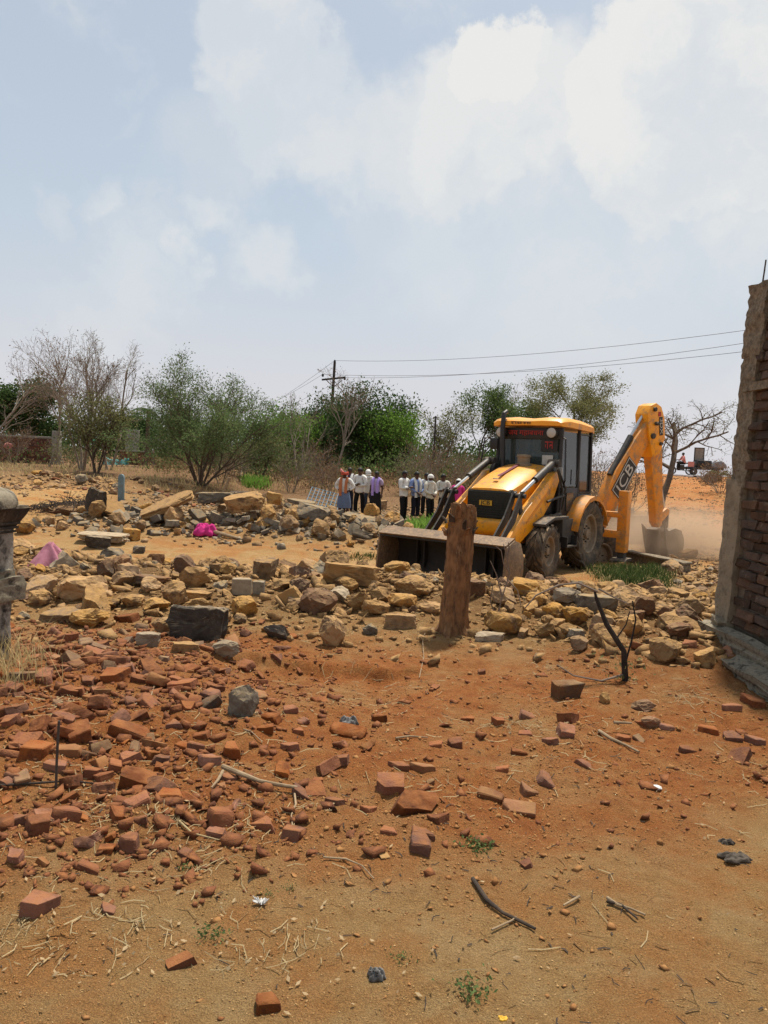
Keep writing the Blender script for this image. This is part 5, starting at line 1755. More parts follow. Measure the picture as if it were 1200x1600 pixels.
TONE = dict(ochre_stone='ochre', buff_stone='buff', brown_stone='dark brown', grey_concrete='grey', pale_concrete='pale', slate='slate-grey', dark_slab='black', red_brick='red', orange_brick='orange')
def put(me, p, size, rot, mat, kind, name, cat, group, sink=.2, label=None):
    o = obj(name, me, None, None, rot, size)
    hgt = max(v.co.z for v in me.vertices) * size[2]
    o.location = (p[0], p[1], p[2] - sink * hgt)
    w = max(size) if hasattr(size, '__len__') else size
    if name == 'brick_fragment': word = ('small', 'chipped', 'large')[0 if w < .75 else (1 if w < 1.05 else 2)]
    else: word = 'small' if w < .17 else ('middling' if w < .3 else ('big' if w < .45 else 'very big'))
    tag(o, label, cat, group)
    if not label: describe(o, kind, TONE[mat], p[0], p[1], word)
    return o

OCC = []        # places already taken by big pieces
def free(x, y, r):
    return all((x - a) ** 2 + (y - b) ** 2 > (r * .8 + c) ** 2 for a, b, c in OCC)

def hero(u0, u1, v0, v1, mat, sty, rz=None, tilt=(0, 0), label=None, name='rubble_stone', kind='stone', cat='stone', group='stones of the front rubble ridge', depth=.8, idx=None, hk=1.0, sink=.2):
    """a stone read off the photograph: column and row limits -> foot on the ground, real width and height"""
    u = (u0 + u1) / 2
    p = at(u, v1 - 2)
    w = (u1 - u0) * p.y / FPX
    dz = (v1 - v0) * p.y / FPX
    slope = (CAM_Z - p.z) / p.y
    dp = w * depth
    h = max(dz - dp * slope * .6, (.22 if sty == 's' else .50) * w) * (1.0 if sty == 's' else 1.15) * hk
    rg = random.Random(int(u0 * 31 + v0))
    lib = LIB[mat, sty]
    me = lib[(idx if idx is not None else rg.randrange(len(lib))) % len(lib)]
    p = Vector((p.x, p.y + dp * .42, 0))
    p.z = gz(p.x, p.y)
    bx = [v.co for v in me.vertices]
    ex = [max(c[i] for c in bx) - min(c[i] for c in bx) for i in range(3)]
    rz = rg.uniform(-.35, .35) if rz is None else R(rz)
    OCC.append((p.x, p.y, w * .38))
    return put(me, p, (w / ex[0] * 1.04, dp / ex[1], h / ex[2]), (R(tilt[0]), R(tilt[1]), rz), mat, kind, name, cat, group, sink, label)

def heroes():
    H = hero
    o, b, d, g, pl = 'ochre_stone', 'buff_stone', 'brown_stone', 'grey_concrete', 'pale_concrete'
    H(77, 157, 905, 942, o, 'a', label='widest ochre boulder, just right of the pillar and below the pink net', idx=3)
    H(98, 160, 948, 983, o, 'a', label='flat-topped ochre boulder with black shadowed foot, second row right of the pillar', idx=7)
    H(42, 80, 920, 952, o, 'a', label='square ochre stone touching the ledge of the weathered pillar', idx=9)
    H(148, 180, 873, 906, d, 'a', label='dark upright stone standing alone at the back of the ridge, right of the pink net', idx=1)
    H(172, 206, 893, 920, b, 'a', idx=5); H(207, 262, 900, 918, d, 's', tilt=(0, 6), depth=.6, label='thin dark slab lying flat at the back of the stone ridge')
    H(212, 250, 903, 928, o, 'a'); H(247, 290, 905, 947, o, 'a', label='rounded pale-ochre boulder behind the black scorched slab', idx=12)
    H(273, 326, 885, 924, b, 'a', label='big brown-buff boulder on top of the ridge, left of the two grey blocks', idx=14)
    H(180, 222, 930, 953, o, 'a'); H(222, 262, 936, 960, o, 'a'); H(150, 185, 935, 955, o, 'a')
    H(364, 394, 905, 932, pl, 'b', label='pale squared block, left of a pair at the back of the ridge', rz=4, idx=0, depth=.7)
    H(394, 412, 908, 931, g, 'b', label='darker squared block, right of a pair at the back of the ridge', rz=-6, idx=3, depth=.7)
    H(258, 352, 932, 1003, 'dark_slab', 's', rz=-8, label='black scorched concrete slab with pale top in the rubble ridge', name='concrete_slab', cat='slab', idx=2, depth=.55, tilt=(-6, 0))
    H(356, 400, 930, 968, o, 'a', label='orange-ochre stone between the black slab and the leaning slate', idx=2)
    H(235, 264, 963, 992, b, 'a'); H(210, 248, 986, 1012, pl, 's', label='pale cream block lying just below the black scorched slab', depth=.6)
    H(263, 312, 1000, 1024, b, 's', label='long buff slab lying below the black scorched slab', depth=.5); H(330, 372, 1003, 1035, pl, 'a', idx=8)
    H(60, 130, 948, 975, b, 's', tilt=(12, -6), depth=.6); H(280, 330, 925, 940, o, 's', depth=.6)
    H(408, 452, 945, 1004, 'slate', 's', rz=62, tilt=(0, 48), label='flat slate-grey slab leaning on edge in the ridge', name='concrete_slab', cat='slab', depth=.9, hk=.28, idx=4)
    H(494, 541, 953, 1012, o, 'a', label='tall ochre block at the front of the ridge, left of the stump', idx=16, rz=20)
    H(447, 482, 910, 952, o, 's', tilt=(0, -30), label='tan slab tilted on edge at the back of the ridge', depth=.6)
    H(500, 592, 882, 922, b, 's', rz=6, tilt=(-5, 5), label='split conglomerate slab with dark underside behind the ridge', name='concrete_slab', cat='slab', depth=.7, idx=6)
    H(598, 642, 876, 902, o, 'a'); H(616, 682, 908, 938, o, 'a', label='long ochre boulder just left of the stump top row', idx=18); H(563, 607, 936, 965, o, 'r')
    H(604, 652, 933, 957, o, 'r'); H(578, 612, 918, 944, b, 'a'); H(646, 668, 896, 914, g, 'a'); H(540, 575, 925, 960, b, 'a', idx=20); H(470, 505, 925, 950, b, 'a')
    H(655, 690, 940, 962, o, 'a'); H(520, 560, 905, 930, o, 'a'); H(450, 495, 930, 958, b, 'a'); H(600, 650, 955, 985, b, 's', depth=.6); H(425, 460, 905, 925, b, 'a')
    H(758, 817, 953, 998, o, 'r', label='rounded ochre boulder with black underside right of the stump', idx=2)
    H(745, 790, 985, 1005, pl, 's', label='low pale slab against the right foot of the stump', depth=.5)
    H(800, 846, 902, 932, o, 's', tilt=(10, 8), label='bright orange stone under the corner of the loader bucket', depth=.7)
    H(868, 912, 918, 946, pl, 'a', label='pale grey block left of the flat dark slab, behind the dead shrub', idx=4)
    H(902, 968, 928, 962, g, 's', rz=-4, label='flat grey slab with black shadow beneath, behind the dead shrub', name='concrete_slab', cat='slab', depth=.6, idx=3)
    H(992, 1026, 930, 968, d, 'a', label='dark square stone standing beyond the dead shrub', idx=6)
    H(1060, 1105, 934, 975, b, 'a', label='buff pointed stone left of the column foot', idx=10); H(1016, 1066, 996, 1042, o, 'a', label='large square ochre block in front of the column foot', idx=15, rz=-12)
    H(966, 1006, 960, 998, o, 'r'); H(890, 922, 996, 1024, b, 'a'); H(1093, 1129, 1014, 1042, o, 's', tilt=(0, -20), label='thin ochre flake propped against the plinth', depth=.6)
    H(820, 860, 925, 950, o, 'a'); H(850, 890, 945, 975, o, 'a'); H(880, 925, 950, 985, o, 'a', idx=11); H(770, 810, 920, 950, b, 'a'); H(925, 965, 960, 990, b, 'a'); H(835, 870, 970, 1000, b, 'a')
    H(1030, 1060, 950, 975, d, 'a'); H(1045, 1090, 975, 1000, d, 'a'); H(870, 905, 975, 1000, b, 'a')
    H(354, 403, 1066, 1123, g, 'a', label='grey tapered concrete block standing alone on the red earth', name='concrete_block', cat='block', depth=.75, idx=4, rz=15, hk=1.15)
    H(862, 909, 1062, 1094, d, 'b', label='dark squarish lump lying alone in front of the dead shrub', idx=1, depth=.6)
    H(990, 1030, 1090, 1115, d, 'a'); H(938, 955, 1083, 1102, o, 'a'); H(1005, 1035, 1120, 1142, d, 'a')
    # bricks nearest the camera, one by one
    def B(u0, u1, v0, v1, mat='red_brick', label=None, idx=None, rz=None, tilt=(0, 0)):
        u = (u0 + u1) / 2
        p = at(u, v1 - 3)
        w = (u1 - u0) * p.y / FPX
        rg = random.Random(u0 * 7 + v0)
        lib = LIB[mat, 'k']
        me = lib[(rg.randrange(26) if idx is None else idx) % len(lib)]
        ex = max(v.co.x for v in me.vertices) - min(v.co.x for v in me.vertices)
        k = min(max(w / ex * .95, .40), 1.15)
        p = Vector((p.x, p.y + .05 * k, 0))
        p.z = gz(p.x, p.y)
        OCC.append((p.x, p.y, .05 * k))
        put(me, p, (k, min(k, 1.2), min(k * 1.05, 1.3)), (R(tilt[0]) + rg.gauss(0, .15), R(tilt[1]) + rg.gauss(0, .15), rg.uniform(-.5, .5) if rz is None else R(rz)), mat, 'brick', 'brick_fragment', 'brick', 'loose bricks on the red earth', rg.uniform(.25, .5), label)
    for q in ((65, 117, 1236, 1287), (15, 64, 1152, 1192), (0, 32, 1178, 1222), (208, 252, 1158, 1192), (304, 340, 1178, 1204), (437, 469, 1153, 1179), (344, 376, 1168, 1190), (258, 312, 1053, 1080),
              (316, 357, 1268, 1302), (0, 42, 1316, 1352), (177, 217, 1298, 1337), (18, 72, 1393, 1442), (243, 292, 1208, 1257), (387, 437, 1263, 1302), (130, 172, 1195, 1228), (72, 112, 1100, 1130), (0, 26, 1118, 1140),
              (318, 352, 1298, 1312), (110, 150, 1330, 1368), (150, 178, 1305, 1340), (30, 70, 1280, 1312), (200, 232, 1270, 1295), (95, 140, 1138, 1165), (60, 100, 1180, 1212), (255, 285, 1115, 1140), (148, 178, 1405, 1437),
              (400, 430, 1130, 1152), (405, 440, 1112, 1132), (270, 300, 1150, 1175), (340, 372, 1200, 1225), (230, 262, 1175, 1200), (150, 195, 1040, 1068), (200, 235, 1048, 1072), (120, 150, 1050, 1075), (80, 120, 1065, 1090), (310, 345, 1075, 1100),
              (580, 605, 1112, 1132), (583, 632, 1213, 1245), (638, 682, 1278, 1317), (637, 675, 1310, 1341), (666, 706, 1266, 1297), (594, 624, 1275, 1310), (507, 541, 1235, 1264), (605, 640, 1186, 1207), (797, 827, 1158, 1184),
              (765, 792, 1113, 1140), (808, 838, 1105, 1128), (810, 835, 1128, 1152), (868, 898, 1128, 1155), (1090, 1125, 1130, 1150), (955, 988, 1142, 1162), (896, 926, 1182, 1202), (996, 1022, 1115, 1140), (1030, 1055, 1128, 1147),
              (1130, 1160, 1138, 1160), (1168, 1198, 1140, 1168), (1130, 1160, 1092, 1115), (1160, 1200, 1085, 1110), (455, 478, 1138, 1152), (440, 465, 1100, 1118), (818, 836, 1347, 1362), (775, 800, 1190, 1212), (850, 875, 1150, 1170), (700, 725, 1150, 1172), (670, 695, 1150, 1172),
              (1060, 1085, 1160, 1180), (720, 745, 1110, 1130), (520, 545, 1180, 1200), (560, 590, 1255, 1275), (480, 505, 1215, 1235), (275, 300, 1320, 1345), (430, 470, 1290, 1320)):
        B(*q)
    B(640, 680, 1188, 1213, 'orange_brick', 'flat tan-orange brick half lying alone in mid foreground')
    B(747, 792, 1223, 1254, 'orange_brick', 'left one of a pair of tan bricks in the right foreground', rz=-20, idx=27)
    B(780, 838, 1238, 1274, 'orange_brick', 'right one of a pair of tan bricks in the right foreground', rz=-12, idx=28)
    B(830, 864, 1204, 1232, 'red_brick', 'tilted bright red brick end behind the pair of tan bricks', tilt=(0, 25))
    B(803, 838, 1220, 1250, 'orange_brick', 'smooth tan brick leaning between the paired tan bricks and the red brick end', tilt=(0, 20))
    B(393, 438, 1536, 1590, 'red_brick', 'single dark red brick at the bottom edge of the picture')
    B(268, 286, 1490, 1517, 'red_brick', 'tiny red brick chip in the leaf litter near the bottom left')
heroes()

def scatter():
    rg = random.Random(11)
    def pick(lib): return lib[rg.randrange(len(lib))]
    def rot(a=.5): return (rg.gauss(0, a), rg.gauss(0, a), rg.uniform(0, 6.28))
    # ridge of stones in front
    n = 0
    tries = 0
    while n < 300 and tries < 9000:
        tries += 1
        x, y = rg.uniform(-5.2, 4.4), rg.uniform(6.3, 10.8)
        if abs(x) > .53 * y + .1: continue
        bz = float(zones(np.array([x]), np.array([y]))[0][0])
        right = x > 1.2
        if rg.random() > bz * (1.0 if not right else 1.1) + .02: continue
        s = min(.09 + rg.expovariate(1 / .10), .44)
        if not free(x, y, s * .20): continue
        if math.hypot(x - STUMP.x, y - STUMP.y) < .3 + s / 2: continue
        if x > 3.05 and y < 8.0: continue
        OCC.append((x, y, s * .28))
        mat = rg.choices(('ochre_stone', 'buff_stone', 'brown_stone', 'grey_concrete', 'pale_concrete'), (4.6, 4, 3.2, 1.6, .6))[0]
        put(pick(LIB[mat, rg.choice('aaaas')]), (x, y, gz(x, y)), (s, s * rg.uniform(.65, .95), s * rg.uniform(.55, .9)), rot(.4), mat, 'stone', 'rubble_stone', 'stone', 'stones of the front rubble ridge', .28)
        n += 1
    # red bricks on the dusty ground, thick on the left
    n = tries = 0
    while n < 215 and tries < 9000:
        tries += 1
        y = rg.uniform(2.7, 6.9)
        x = rg.uniform(-.52 * y, .52 * y)
        d = math.exp(-(((x + .36 * y) / (.21 * y)) ** 2)) * float(S(2.7, 3.4, y - .35 * min(x, 0) - .3)) * (1 - float(S(6.0, 6.8, y)) * .6)
        d = max(d, .035 * float(S(3.6, 4.6, y)))
        if rg.random() > d: continue
        k = .34 + .75 * rg.random() ** 1.3
        if not free(x, y, .035 * k): continue
        if math.hypot(x - STUMP.x, y - STUMP.y) < .35: continue
        OCC.append((x, y, .045 * k))
        mat = rg.choices(('red_brick', 'orange_brick', 'brown_stone'), (6, 1.4, 1))[0]
        put(pick(LIB[mat, 'k']), (x, y, gz(x, y)), (k, k * rg.uniform(.9, 1.1), k * rg.uniform(.85, 1.1)), rot(.33), mat, 'brick', 'brick_fragment', 'brick', 'loose bricks on the red earth', rg.uniform(.3, .62))
        n += 1
    # grey block heap behind the track
    n = tries = 0
    while n < 290 and tries < 12000:
        tries += 1
        x, y = rg.uniform(-8.2, .6), rg.uniform(16.4, 21.6)
        c = math.exp(-(((y - 18.1 - .10 * (x + 3)) / .95) ** 2)) * (1 if x > -5.6 else .4)
        if rg.random() > c: continue
        s = min(.15 + rg.expovariate(1 / .10), .46)
        if not free(x, y, s * .06): continue
        OCC.append((x, y, s * .16))
        mat = rg.choices(('grey_concrete', 'slate', 'pale_concrete', 'buff_stone', 'ochre_stone'), (6, 2, 1.2, 1.2, 1.6))[0]
        sty = 'b' if mat in ('grey_concrete', 'slate', 'pale_concrete') else 'a'
        put(pick(LIB[mat, sty]), (x, y, gz(x, y) + rg.choice((0, .1, .3, .5)) * s * c), (s, s, s * rg.uniform(.8, 1.2)), rot(.4), mat, 'block' if sty == 'b' else 'stone', 'concrete_block' if sty == 'b' else 'heap_stone', 'block' if sty == 'b' else 'stone', 'blocks of the rear rubble heap', .15)
        n += 1
    # ochre and reddish stones around and behind the heap, by the onlookers and towards the acacia
    n = tries = 0
    while n < 300 and tries < 9000:
        tries += 1
        if rg.random() < .6: x, y = rg.uniform(-13.5, -3.5), rg.uniform(20.5, 32)
        else: x, y = rg.uniform(-4, 3.0), rg.uniform(19, 25.6)
        if abs(x) > .5 * y: continue
        if x < -8.5 and y < 25: continue
        s = min(.16 + rg.expovariate(1 / .12), .55)
        if not free(x, y, s * .24): continue
        OCC.append((x, y, s * .25))
        mat = rg.choices(('ochre_stone', 'buff_stone', 'brown_stone', 'grey_concrete', 'red_brick'), (4, 3, 2, 1, 2.5))[0]
        if mat == 'red_brick':
            put(pick(LIB[mat, 'k']), (x, y, gz(x, y)), (1.3, 1.3, 1.3), rot(.4), mat, 'brick', 'masonry_fragment', 'brick', 'masonry strewn behind the heap', .1)
        else:
            put(pick(LIB[mat, 'a']), (x, y, gz(x, y)), (s, s * .8, s * rg.uniform(.45, .8)), rot(.35), mat, 'stone', 'masonry_fragment', 'stone', 'masonry strewn behind the heap', .15)
        n += 1
    # stones between grass, column and ramp
    n = tries = 0
    while n < 95 and tries < 4000:
        tries += 1
        x, y = rg.uniform(3.2, 8.5), rg.uniform(8.8, 24)
        if x > .46 * y + .35: continue
        if y < 13 and x < .36 * y: continue
        if y > 13 and x < .40 * y - .6: continue
        if y > 16 and rg.random() < .5: continue
        s = min(.10 + rg.expovariate(1 / .09), .5)
        if not free(x, y, s * .3): continue
        OCC.append((x, y, s * .25))
        mat = rg.choices(('ochre_stone', 'buff_stone', 'brown_stone', 'pale_concrete'), (2, 4, 3, 1))[0]
        put(pick(LIB[mat, 'a']), (x, y, gz(x, y)), (s, s * .8, s * rg.uniform(.45, .8)), rot(.35), mat, 'stone', 'strewn_stone', 'stone', 'stones between the column and the ramp', .15)
        n += 1
STUMP = at(711, 985)
scatter()
label_pieces()

# ------------------------------------------------------------------ countless crumbs, straw and leaves
def litter():
    rn = np.random.default_rng(5)
    # unit crumb: a jittered octahedron
    OCT = np.array([(1, 0, 0), (-1, 0, 0), (0, 1, 0), (0, -1, 0), (0, 0, 1), (0, 0, -1)], float)
    TRI = np.array([(0, 2, 4), (2, 1, 4), (1, 3, 4), (3, 0, 4), (2, 0, 5), (1, 2, 5), (3, 1, 5), (0, 3, 5)])
    cube = np.array([(-1, -1, -1), (1, -1, -1), (1, 1, -1), (-1, 1, -1), (-1, -1, 1), (1, -1, 1), (1, 1, 1), (-1, 1, 1)], float) * .72
    quad = np.array([(0, 3, 2, 1), (4, 5, 6, 7), (0, 1, 5, 4), (1, 2, 6, 5), (2, 3, 7, 6), (3, 0, 4, 7)])
    def crumbs(name, X, Y, size, mat, label, cat, angular=False):
        n = len(X)
        Z = hz(X, Y)
        base, tri = (cube, quad) if angular else (OCT, TRI)
        nb = len(base)
        V = base[None] * size[:, None, None] * rn.uniform(.5, 1.3, (n, nb, 1)) * np.stack([np.ones(n), rn.uniform(.5, 1, n), rn.uniform(.35, .8, n)], -1)[:, None]
        t = rn.uniform(0, 6.28, n)
        c, s = np.cos(t)[:, None], np.sin(t)[:, None]
        V = np.stack([V[..., 0] * c - V[..., 1] * s, V[..., 0] * s + V[..., 1] * c, V[..., 2]], -1)
        V += rn.normal(size=V.shape) * size[:, None, None] * .15
        V[..., 2] += V[..., 0] * rn.normal(0, .3, n)[:, None]
        V += np.stack([X, Y, Z + size * .15], -1)[:, None]
        F = (tri[None] + (np.arange(n) * nb)[:, None, None]).reshape(-1, tri.shape[1])
        tag(obj(name, mesh_np(name, V.reshape(-1, 3), F, mat)), label, cat, kind='stuff')
    def area(n, y0, y1, k=.55, pw=1.0):
        Y = y0 + (y1 - y0) * rn.random(n) ** pw
        return rn.uniform(-k, k, n) * Y, Y
    X, Y = area(62000, 1.9, 8.5, pw=1.15)
    berm, red, bank = zones(X, Y)
    clump = np.clip(.5 + 2.2 * fbm(X * 1.7, Y * 1.7, 3, 15), .12, 1)
    keep = rn.random(len(X)) < (.10 + .9 * np.clip(red * .8 + berm, 0, 1)) * clump
    X, Y = X[keep], Y[keep]
    crumbs('earth_crumbs', X, Y, np.clip(rn.lognormal(-5.35, .60, len(X)), .0022, .024), 'clod', 'crumbs of red brick and earth strewn over the ground', 'rubble')
    X, Y = area(15000, 2.6, 7.2, pw=1.0)
    d = np.exp(-(((X + .34 * Y) / (.22 * Y)) ** 2)) + .05
    keep = rn.random(len(X)) < d * zones(X, Y)[1] * .8
    X, Y = X[keep], Y[keep]
    crumbs('brick_bits', X, Y, np.clip(rn.lognormal(-4.3, .6, len(X)), .005, .045), 'red_brick', 'small broken bits of red brick between the larger bricks', 'rubble', True)
    X, Y = area(24000, 1.9, 5.6, pw=1.3)
    crumbs('gravel', X, Y, np.clip(rn.lognormal(-6.05, .4, len(X)), .0012, .007), 'grit', 'coarse pale grit in the sand of the foreground', 'gravel')
    # chips among the stones of the ridge and of the rear heap
    X = rn.uniform(-5.5, 4.6, 26000)
    Y = rn.uniform(5.9, 11.6, 26000)
    b = zones(X, Y)[0]
    keep = rn.random(len(X)) < b * .62
    X, Y = X[keep], Y[keep]
    crumbs('stone_chips', X, Y, np.clip(rn.lognormal(-3.7, .6, len(X)), .010, .085), 'buff_stone', 'small stone chips packed between the stones of the front ridge', 'rubble', True)
    X = rn.uniform(-14, 3, 26000)
    Y = rn.uniform(16, 34, 26000)
    b = zones(X, Y)[2]
    keep = rn.random(len(X)) < np.clip(b + .5 * S(19.5, 23, Y + .25 * np.minimum(X + 6, 0)) * (1 - S(31, 35, Y)) * np.clip(.5 + 3 * fbm(X * .6, Y * .6, 3, 71), 0, 1), 0, 1) * .8
    X, Y = X[keep], Y[keep]
    crumbs('stone_chips', X, Y, np.clip(rn.lognormal(-3.1, .45, len(X)), .02, .11), 'buff_stone', 'small broken masonry covering the rear rubble heap', 'rubble', True)
    Y = 8.5 + 45 * rn.random(9000) ** 1.6
    X = rn.uniform(.34, .5, 9000) * Y
    keep = (fbm(X * .7, Y * .7, 3, 66) > -.05) | (Y < 14)
    X, Y = X[keep], Y[keep]
    crumbs('stone_chips', X, Y, np.clip(rn.lognormal(-3.5, .5, len(X)), .012, .09), 'buff_stone', 'pale chips strewn from the column foot up the ramp', 'rubble', True)
    X = rn.uniform(-9, 3, 9000)
    Y = rn.uniform(16, 33, 9000)
    b = zones(X, Y)[2]
    keep = rn.random(len(X)) < np.clip(b + .2 * S(19, 22, Y) * (1 - S(30, 34, Y)), 0, 1) * .6
    X, Y = X[keep], Y[keep]
    crumbs('block_chips', X, Y, np.clip(rn.lognormal(-2.9, .45, len(X)), .03, .13), 'grey_concrete', 'grey broken block chips in the rear rubble heap', 'rubble', True)
    # straw: thin bent blades lying about
    def blades(name, X, Y, L, w, mat, lift, label, cat):
        n = len(X)
        Z = hz(X, Y) + .004
        t = rn.uniform(0, 6.28, n)
        d = np.stack([np.cos(t), np.sin(t), rn.normal(0, .12, n)], -1)
        s = np.stack([-np.sin(t), np.cos(t), np.zeros(n)], -1)
        P = np.stack([X, Y, Z], -1)
        bend = rn.normal(0, .6, n)
        V = []
        for k, f in enumerate((-.5, 0, .5)):
            c = P + d * (L * f)[:, None] + s * (L * bend * (f * f - .1))[:, None]
            zz = hz(c[:, 0], c[:, 1]) + .004 + lift * np.abs(rn.normal(0, 1, n)) * L
            c[:, 2] = zz
            for q in (-1, 1):
                V.append(c + s * (w * q)[:, None] + np.array([0, 0, .001 * q]))
        V = np.stack(V, 1)
        q = np.array([(0, 2, 3, 1), (2, 4, 5, 3)])
        F = (q[None] + (np.arange(n) * 6)[:, None, None]).reshape(-1, 4)
        tag(obj(name, mesh_np(name, V.reshape(-1, 3), F, mat)), label, cat, kind='stuff')
    X, Y = area(2600, 2.2, 8.6, pw=1.1)
    k = fbm(X * .8, Y * .8, 3, 31)
    keep = (k > -.02) | (rn.random(len(X)) < .25)
    keep &= ~((Y < 3.3) & (X > -.35) & (rn.random(len(X)) < .85))
    X, Y = X[keep], Y[keep]
    blades('straw', X, Y, rn.uniform(.02, .12, len(X)), rn.uniform(.0007, .0018, len(X)), 'straw', .04, 'dry straw and rootlets littering the red ground', 'straw')
    X, Y = area(1100, 1.9, 6.5, pw=1.2)
    k = fbm(X * 1.3, Y * 1.3, 3, 37)
    keep = (k > .0) | (rn.random(len(X)) < .3)
    X, Y = X[keep], Y[keep]
    blades('twig_bits', X, Y, rn.uniform(.006, .05, len(X)), rn.uniform(.0008, .0028, len(X)), 'dark_wood', .05, 'dark bark and twig crumbs sprinkled over the near ground', 'litter')
    # drifts of straw at the places where the photograph shows them
    px = [(395, 1115), (100, 1095), (70, 1110), (230, 1270), (330, 1195), (780, 1135), (820, 1130), (1090, 1085), (1075, 1095), (60, 1480), (190, 1440), (420, 1500), (330, 1340), (360, 1300), (250, 1290), (20, 1440), (860, 1045), (470, 1255), (180, 1225), (110, 1270)]
    XX, YY = [], []
    for u, v in px:
        p = at(u, v)
        XX.append(rn.normal(p.x, .11, 42)); YY.append(rn.normal(p.y, .09, 42))
    XX, YY = np.concatenate(XX), np.concatenate(YY)
    blades('straw', XX, YY, rn.uniform(.02, .10, len(XX)), rn.uniform(.0006, .0016, len(XX)), 'straw', .07, 'tangled drifts of dry straw caught between the bricks', 'straw')
    # dry leaves
    XX, YY = [], []
    for u, v, n_ in ((150, 1480, 34), (430, 1500, 34), (40, 1380, 24), (240, 1270, 34), (100, 1100, 20), (420, 1460, 20), (60, 1530, 16), (350, 1440, 22), (1080, 1260, 14), (880, 1140, 20), (560, 1560, 10)):
        p = at(u, v)
        XX.append(rn.normal(p.x, .18, n_)); YY.append(rn.normal(p.y, .13, n_))
    a, c = area(120, 2.2, 7)
    XX, YY = np.concatenate(XX + [a]), np.concatenate(YY + [c])
    n = len(XX)
    C = np.stack([XX, YY, hz(XX, YY) + .008], -1)
    sz = rn.uniform(.004, .014, n)
    t = rn.uniform(0, 6.28, n)
    a = np.stack([np.cos(t), np.sin(t), rn.normal(0, .25, n)], -1)
    b = np.stack([-np.sin(t), np.cos(t), rn.normal(0, .4, n)], -1)
    V = np.stack([C - a * sz[:, None], C + b * (sz * .45)[:, None] + np.array([0, 0, .004]), C + a * sz[:, None] + np.array([0, 0, .006]), C - b * (sz * .45)[:, None]], 1).reshape(-1, 3)
    tag(obj('dry_leaves', mesh_np('dry_leaves', V, np.arange(n * 4).reshape(n, 4), 'dry_leaf')), 'curled pale dry leaves scattered in the lower left foreground', 'leaves', kind='stuff')
    # grass by the machine, weeds behind the bucket, dry grass round the pillar and on the bank
    def grass(name, X, Y, h, w, mat, label):
        n = len(X)
        Z = hz(X, Y) - .01
        t = rn.uniform(0, 6.28, n)
        ln = rn.uniform(.1, .7, n)
        d = np.stack([np.cos(t) * ln, np.sin(t) * ln, np.ones(n)], -1)
        s = np.stack([-np.sin(t), np.cos(t), np.zeros(n)], -1)
        P = np.stack([X, Y, Z], -1)
        m = P + d * (h * .55)[:, None]
        e = P + d * h[:, None] + np.stack([np.cos(t) * ln, np.sin(t) * ln, -ln * .5], -1) * (h * .35)[:, None]
        V = np.stack([P - s * w[:, None], P + s * w[:, None], m + s * (w * .8)[:, None], m - s * (w * .8)[:, None], e], 1)
        q4 = (np.array([(0, 1, 2, 3)])[None] + (np.arange(n) * 5)[:, None, None]).reshape(-1, 4)
        q3 = (np.array([(3, 2, 4, 4)])[None] + (np.arange(n) * 5)[:, None, None]).reshape(-1, 4)
        me = bpy.data.meshes.new(name)
        F = [tuple(q) for q in q4.tolist()] + [tuple(q[:3]) for q in q3.tolist()]
        me.from_pydata(V.reshape(-1, 3).tolist(), [], F)
        me.materials.append(M[mat])
        tag(obj(name, me), label, 'grass', kind='stuff')
    def poly(pxs, n):
        """n ground points spread over the patch whose corners are given in the photograph"""
        c = [at(u, v) for u, v in pxs]
        X, Y = [], []
        for _ in range(n):
            a = rn.random(2)
            p = c[0].lerp(c[1], a[0]).lerp(c[3].lerp(c[2], a[0]), a[1])
            X.append(p.x); Y.append(p.y)
        X, Y = np.array(X), np.array(Y)
        X += rn.normal(0, .12, n); Y += rn.normal(0, .15, n)
        keep = rn.random(n) < .4 + 1.4 * (fbm(X * 2.5, Y * 2.5, 3, 8) + .25)
        return X[keep], Y[keep]
    X, Y = poly([(925, 892), (1040, 888), (1040, 922), (960, 916)], 5200)
    grass('grass', X, Y, rn.uniform(.07, .24, len(X)), rn.uniform(.005, .011, len(X)), 'grass_green', 'thick green grass patch beside the rear wheel and lying slab')
    X, Y = poly([(915, 892), (1050, 888), (1050, 925), (945, 918)], 1300)
    grass('dry_grass', X, Y, rn.uniform(.05, .2, len(X)), rn.uniform(.003, .007, len(X)), 'grass_dry', 'yellowed dry blades mixed into the green grass patch')
    X, Y = poly([(645, 822), (690, 818), (690, 834), (640, 834)], 900)
    grass('weeds', X, Y, rn.uniform(.15, .5, len(X)), rn.uniform(.012, .03, len(X)), 'leaf_bright', 'bright green weeds showing above the loader bucket')
    X, Y = poly([(540, 868), (592, 868), (592, 876), (540, 876)], 350)
    grass('grass', X, Y, rn.uniform(.04, .12, len(X)), rn.uniform(.004, .009, len(X)), 'grass_green', 'thin strip of green grass left of the loader bucket')
    X, Y = poly([(0, 1030), (45, 1035), (40, 1075), (0, 1085)], 420)
    grass('dry_grass', X, Y, rn.uniform(.10, .32, len(X)), rn.uniform(.001, .0025, len(X)), 'grass_dry', 'dry grass stalks at the foot of the weathered pillar')
    X = rn.uniform(-22, 16, 9000)
    Y = rn.uniform(30, 50, 9000)
    keep = (fbm(X * .3, Y * .3, 3, 9) > -.06) & (X - .17 * (Y - 24) < 8)
    X, Y = X[keep], Y[keep]
    grass('dry_grass', X, Y, rn.uniform(.1, .4, len(X)), rn.uniform(.008, .02, len(X)), 'grass_dry', 'dry yellow grass and undergrowth on the bank behind the onlookers')
    X, Y = poly([(385, 762), (420, 765), (420, 752), (380, 750)], 900)
    grass('grass', X, Y, rn.uniform(.2, .6, len(X)), rn.uniform(.012, .03, len(X)), 'leaf_bright', 'low green growth right of the acacia foot')
litter()
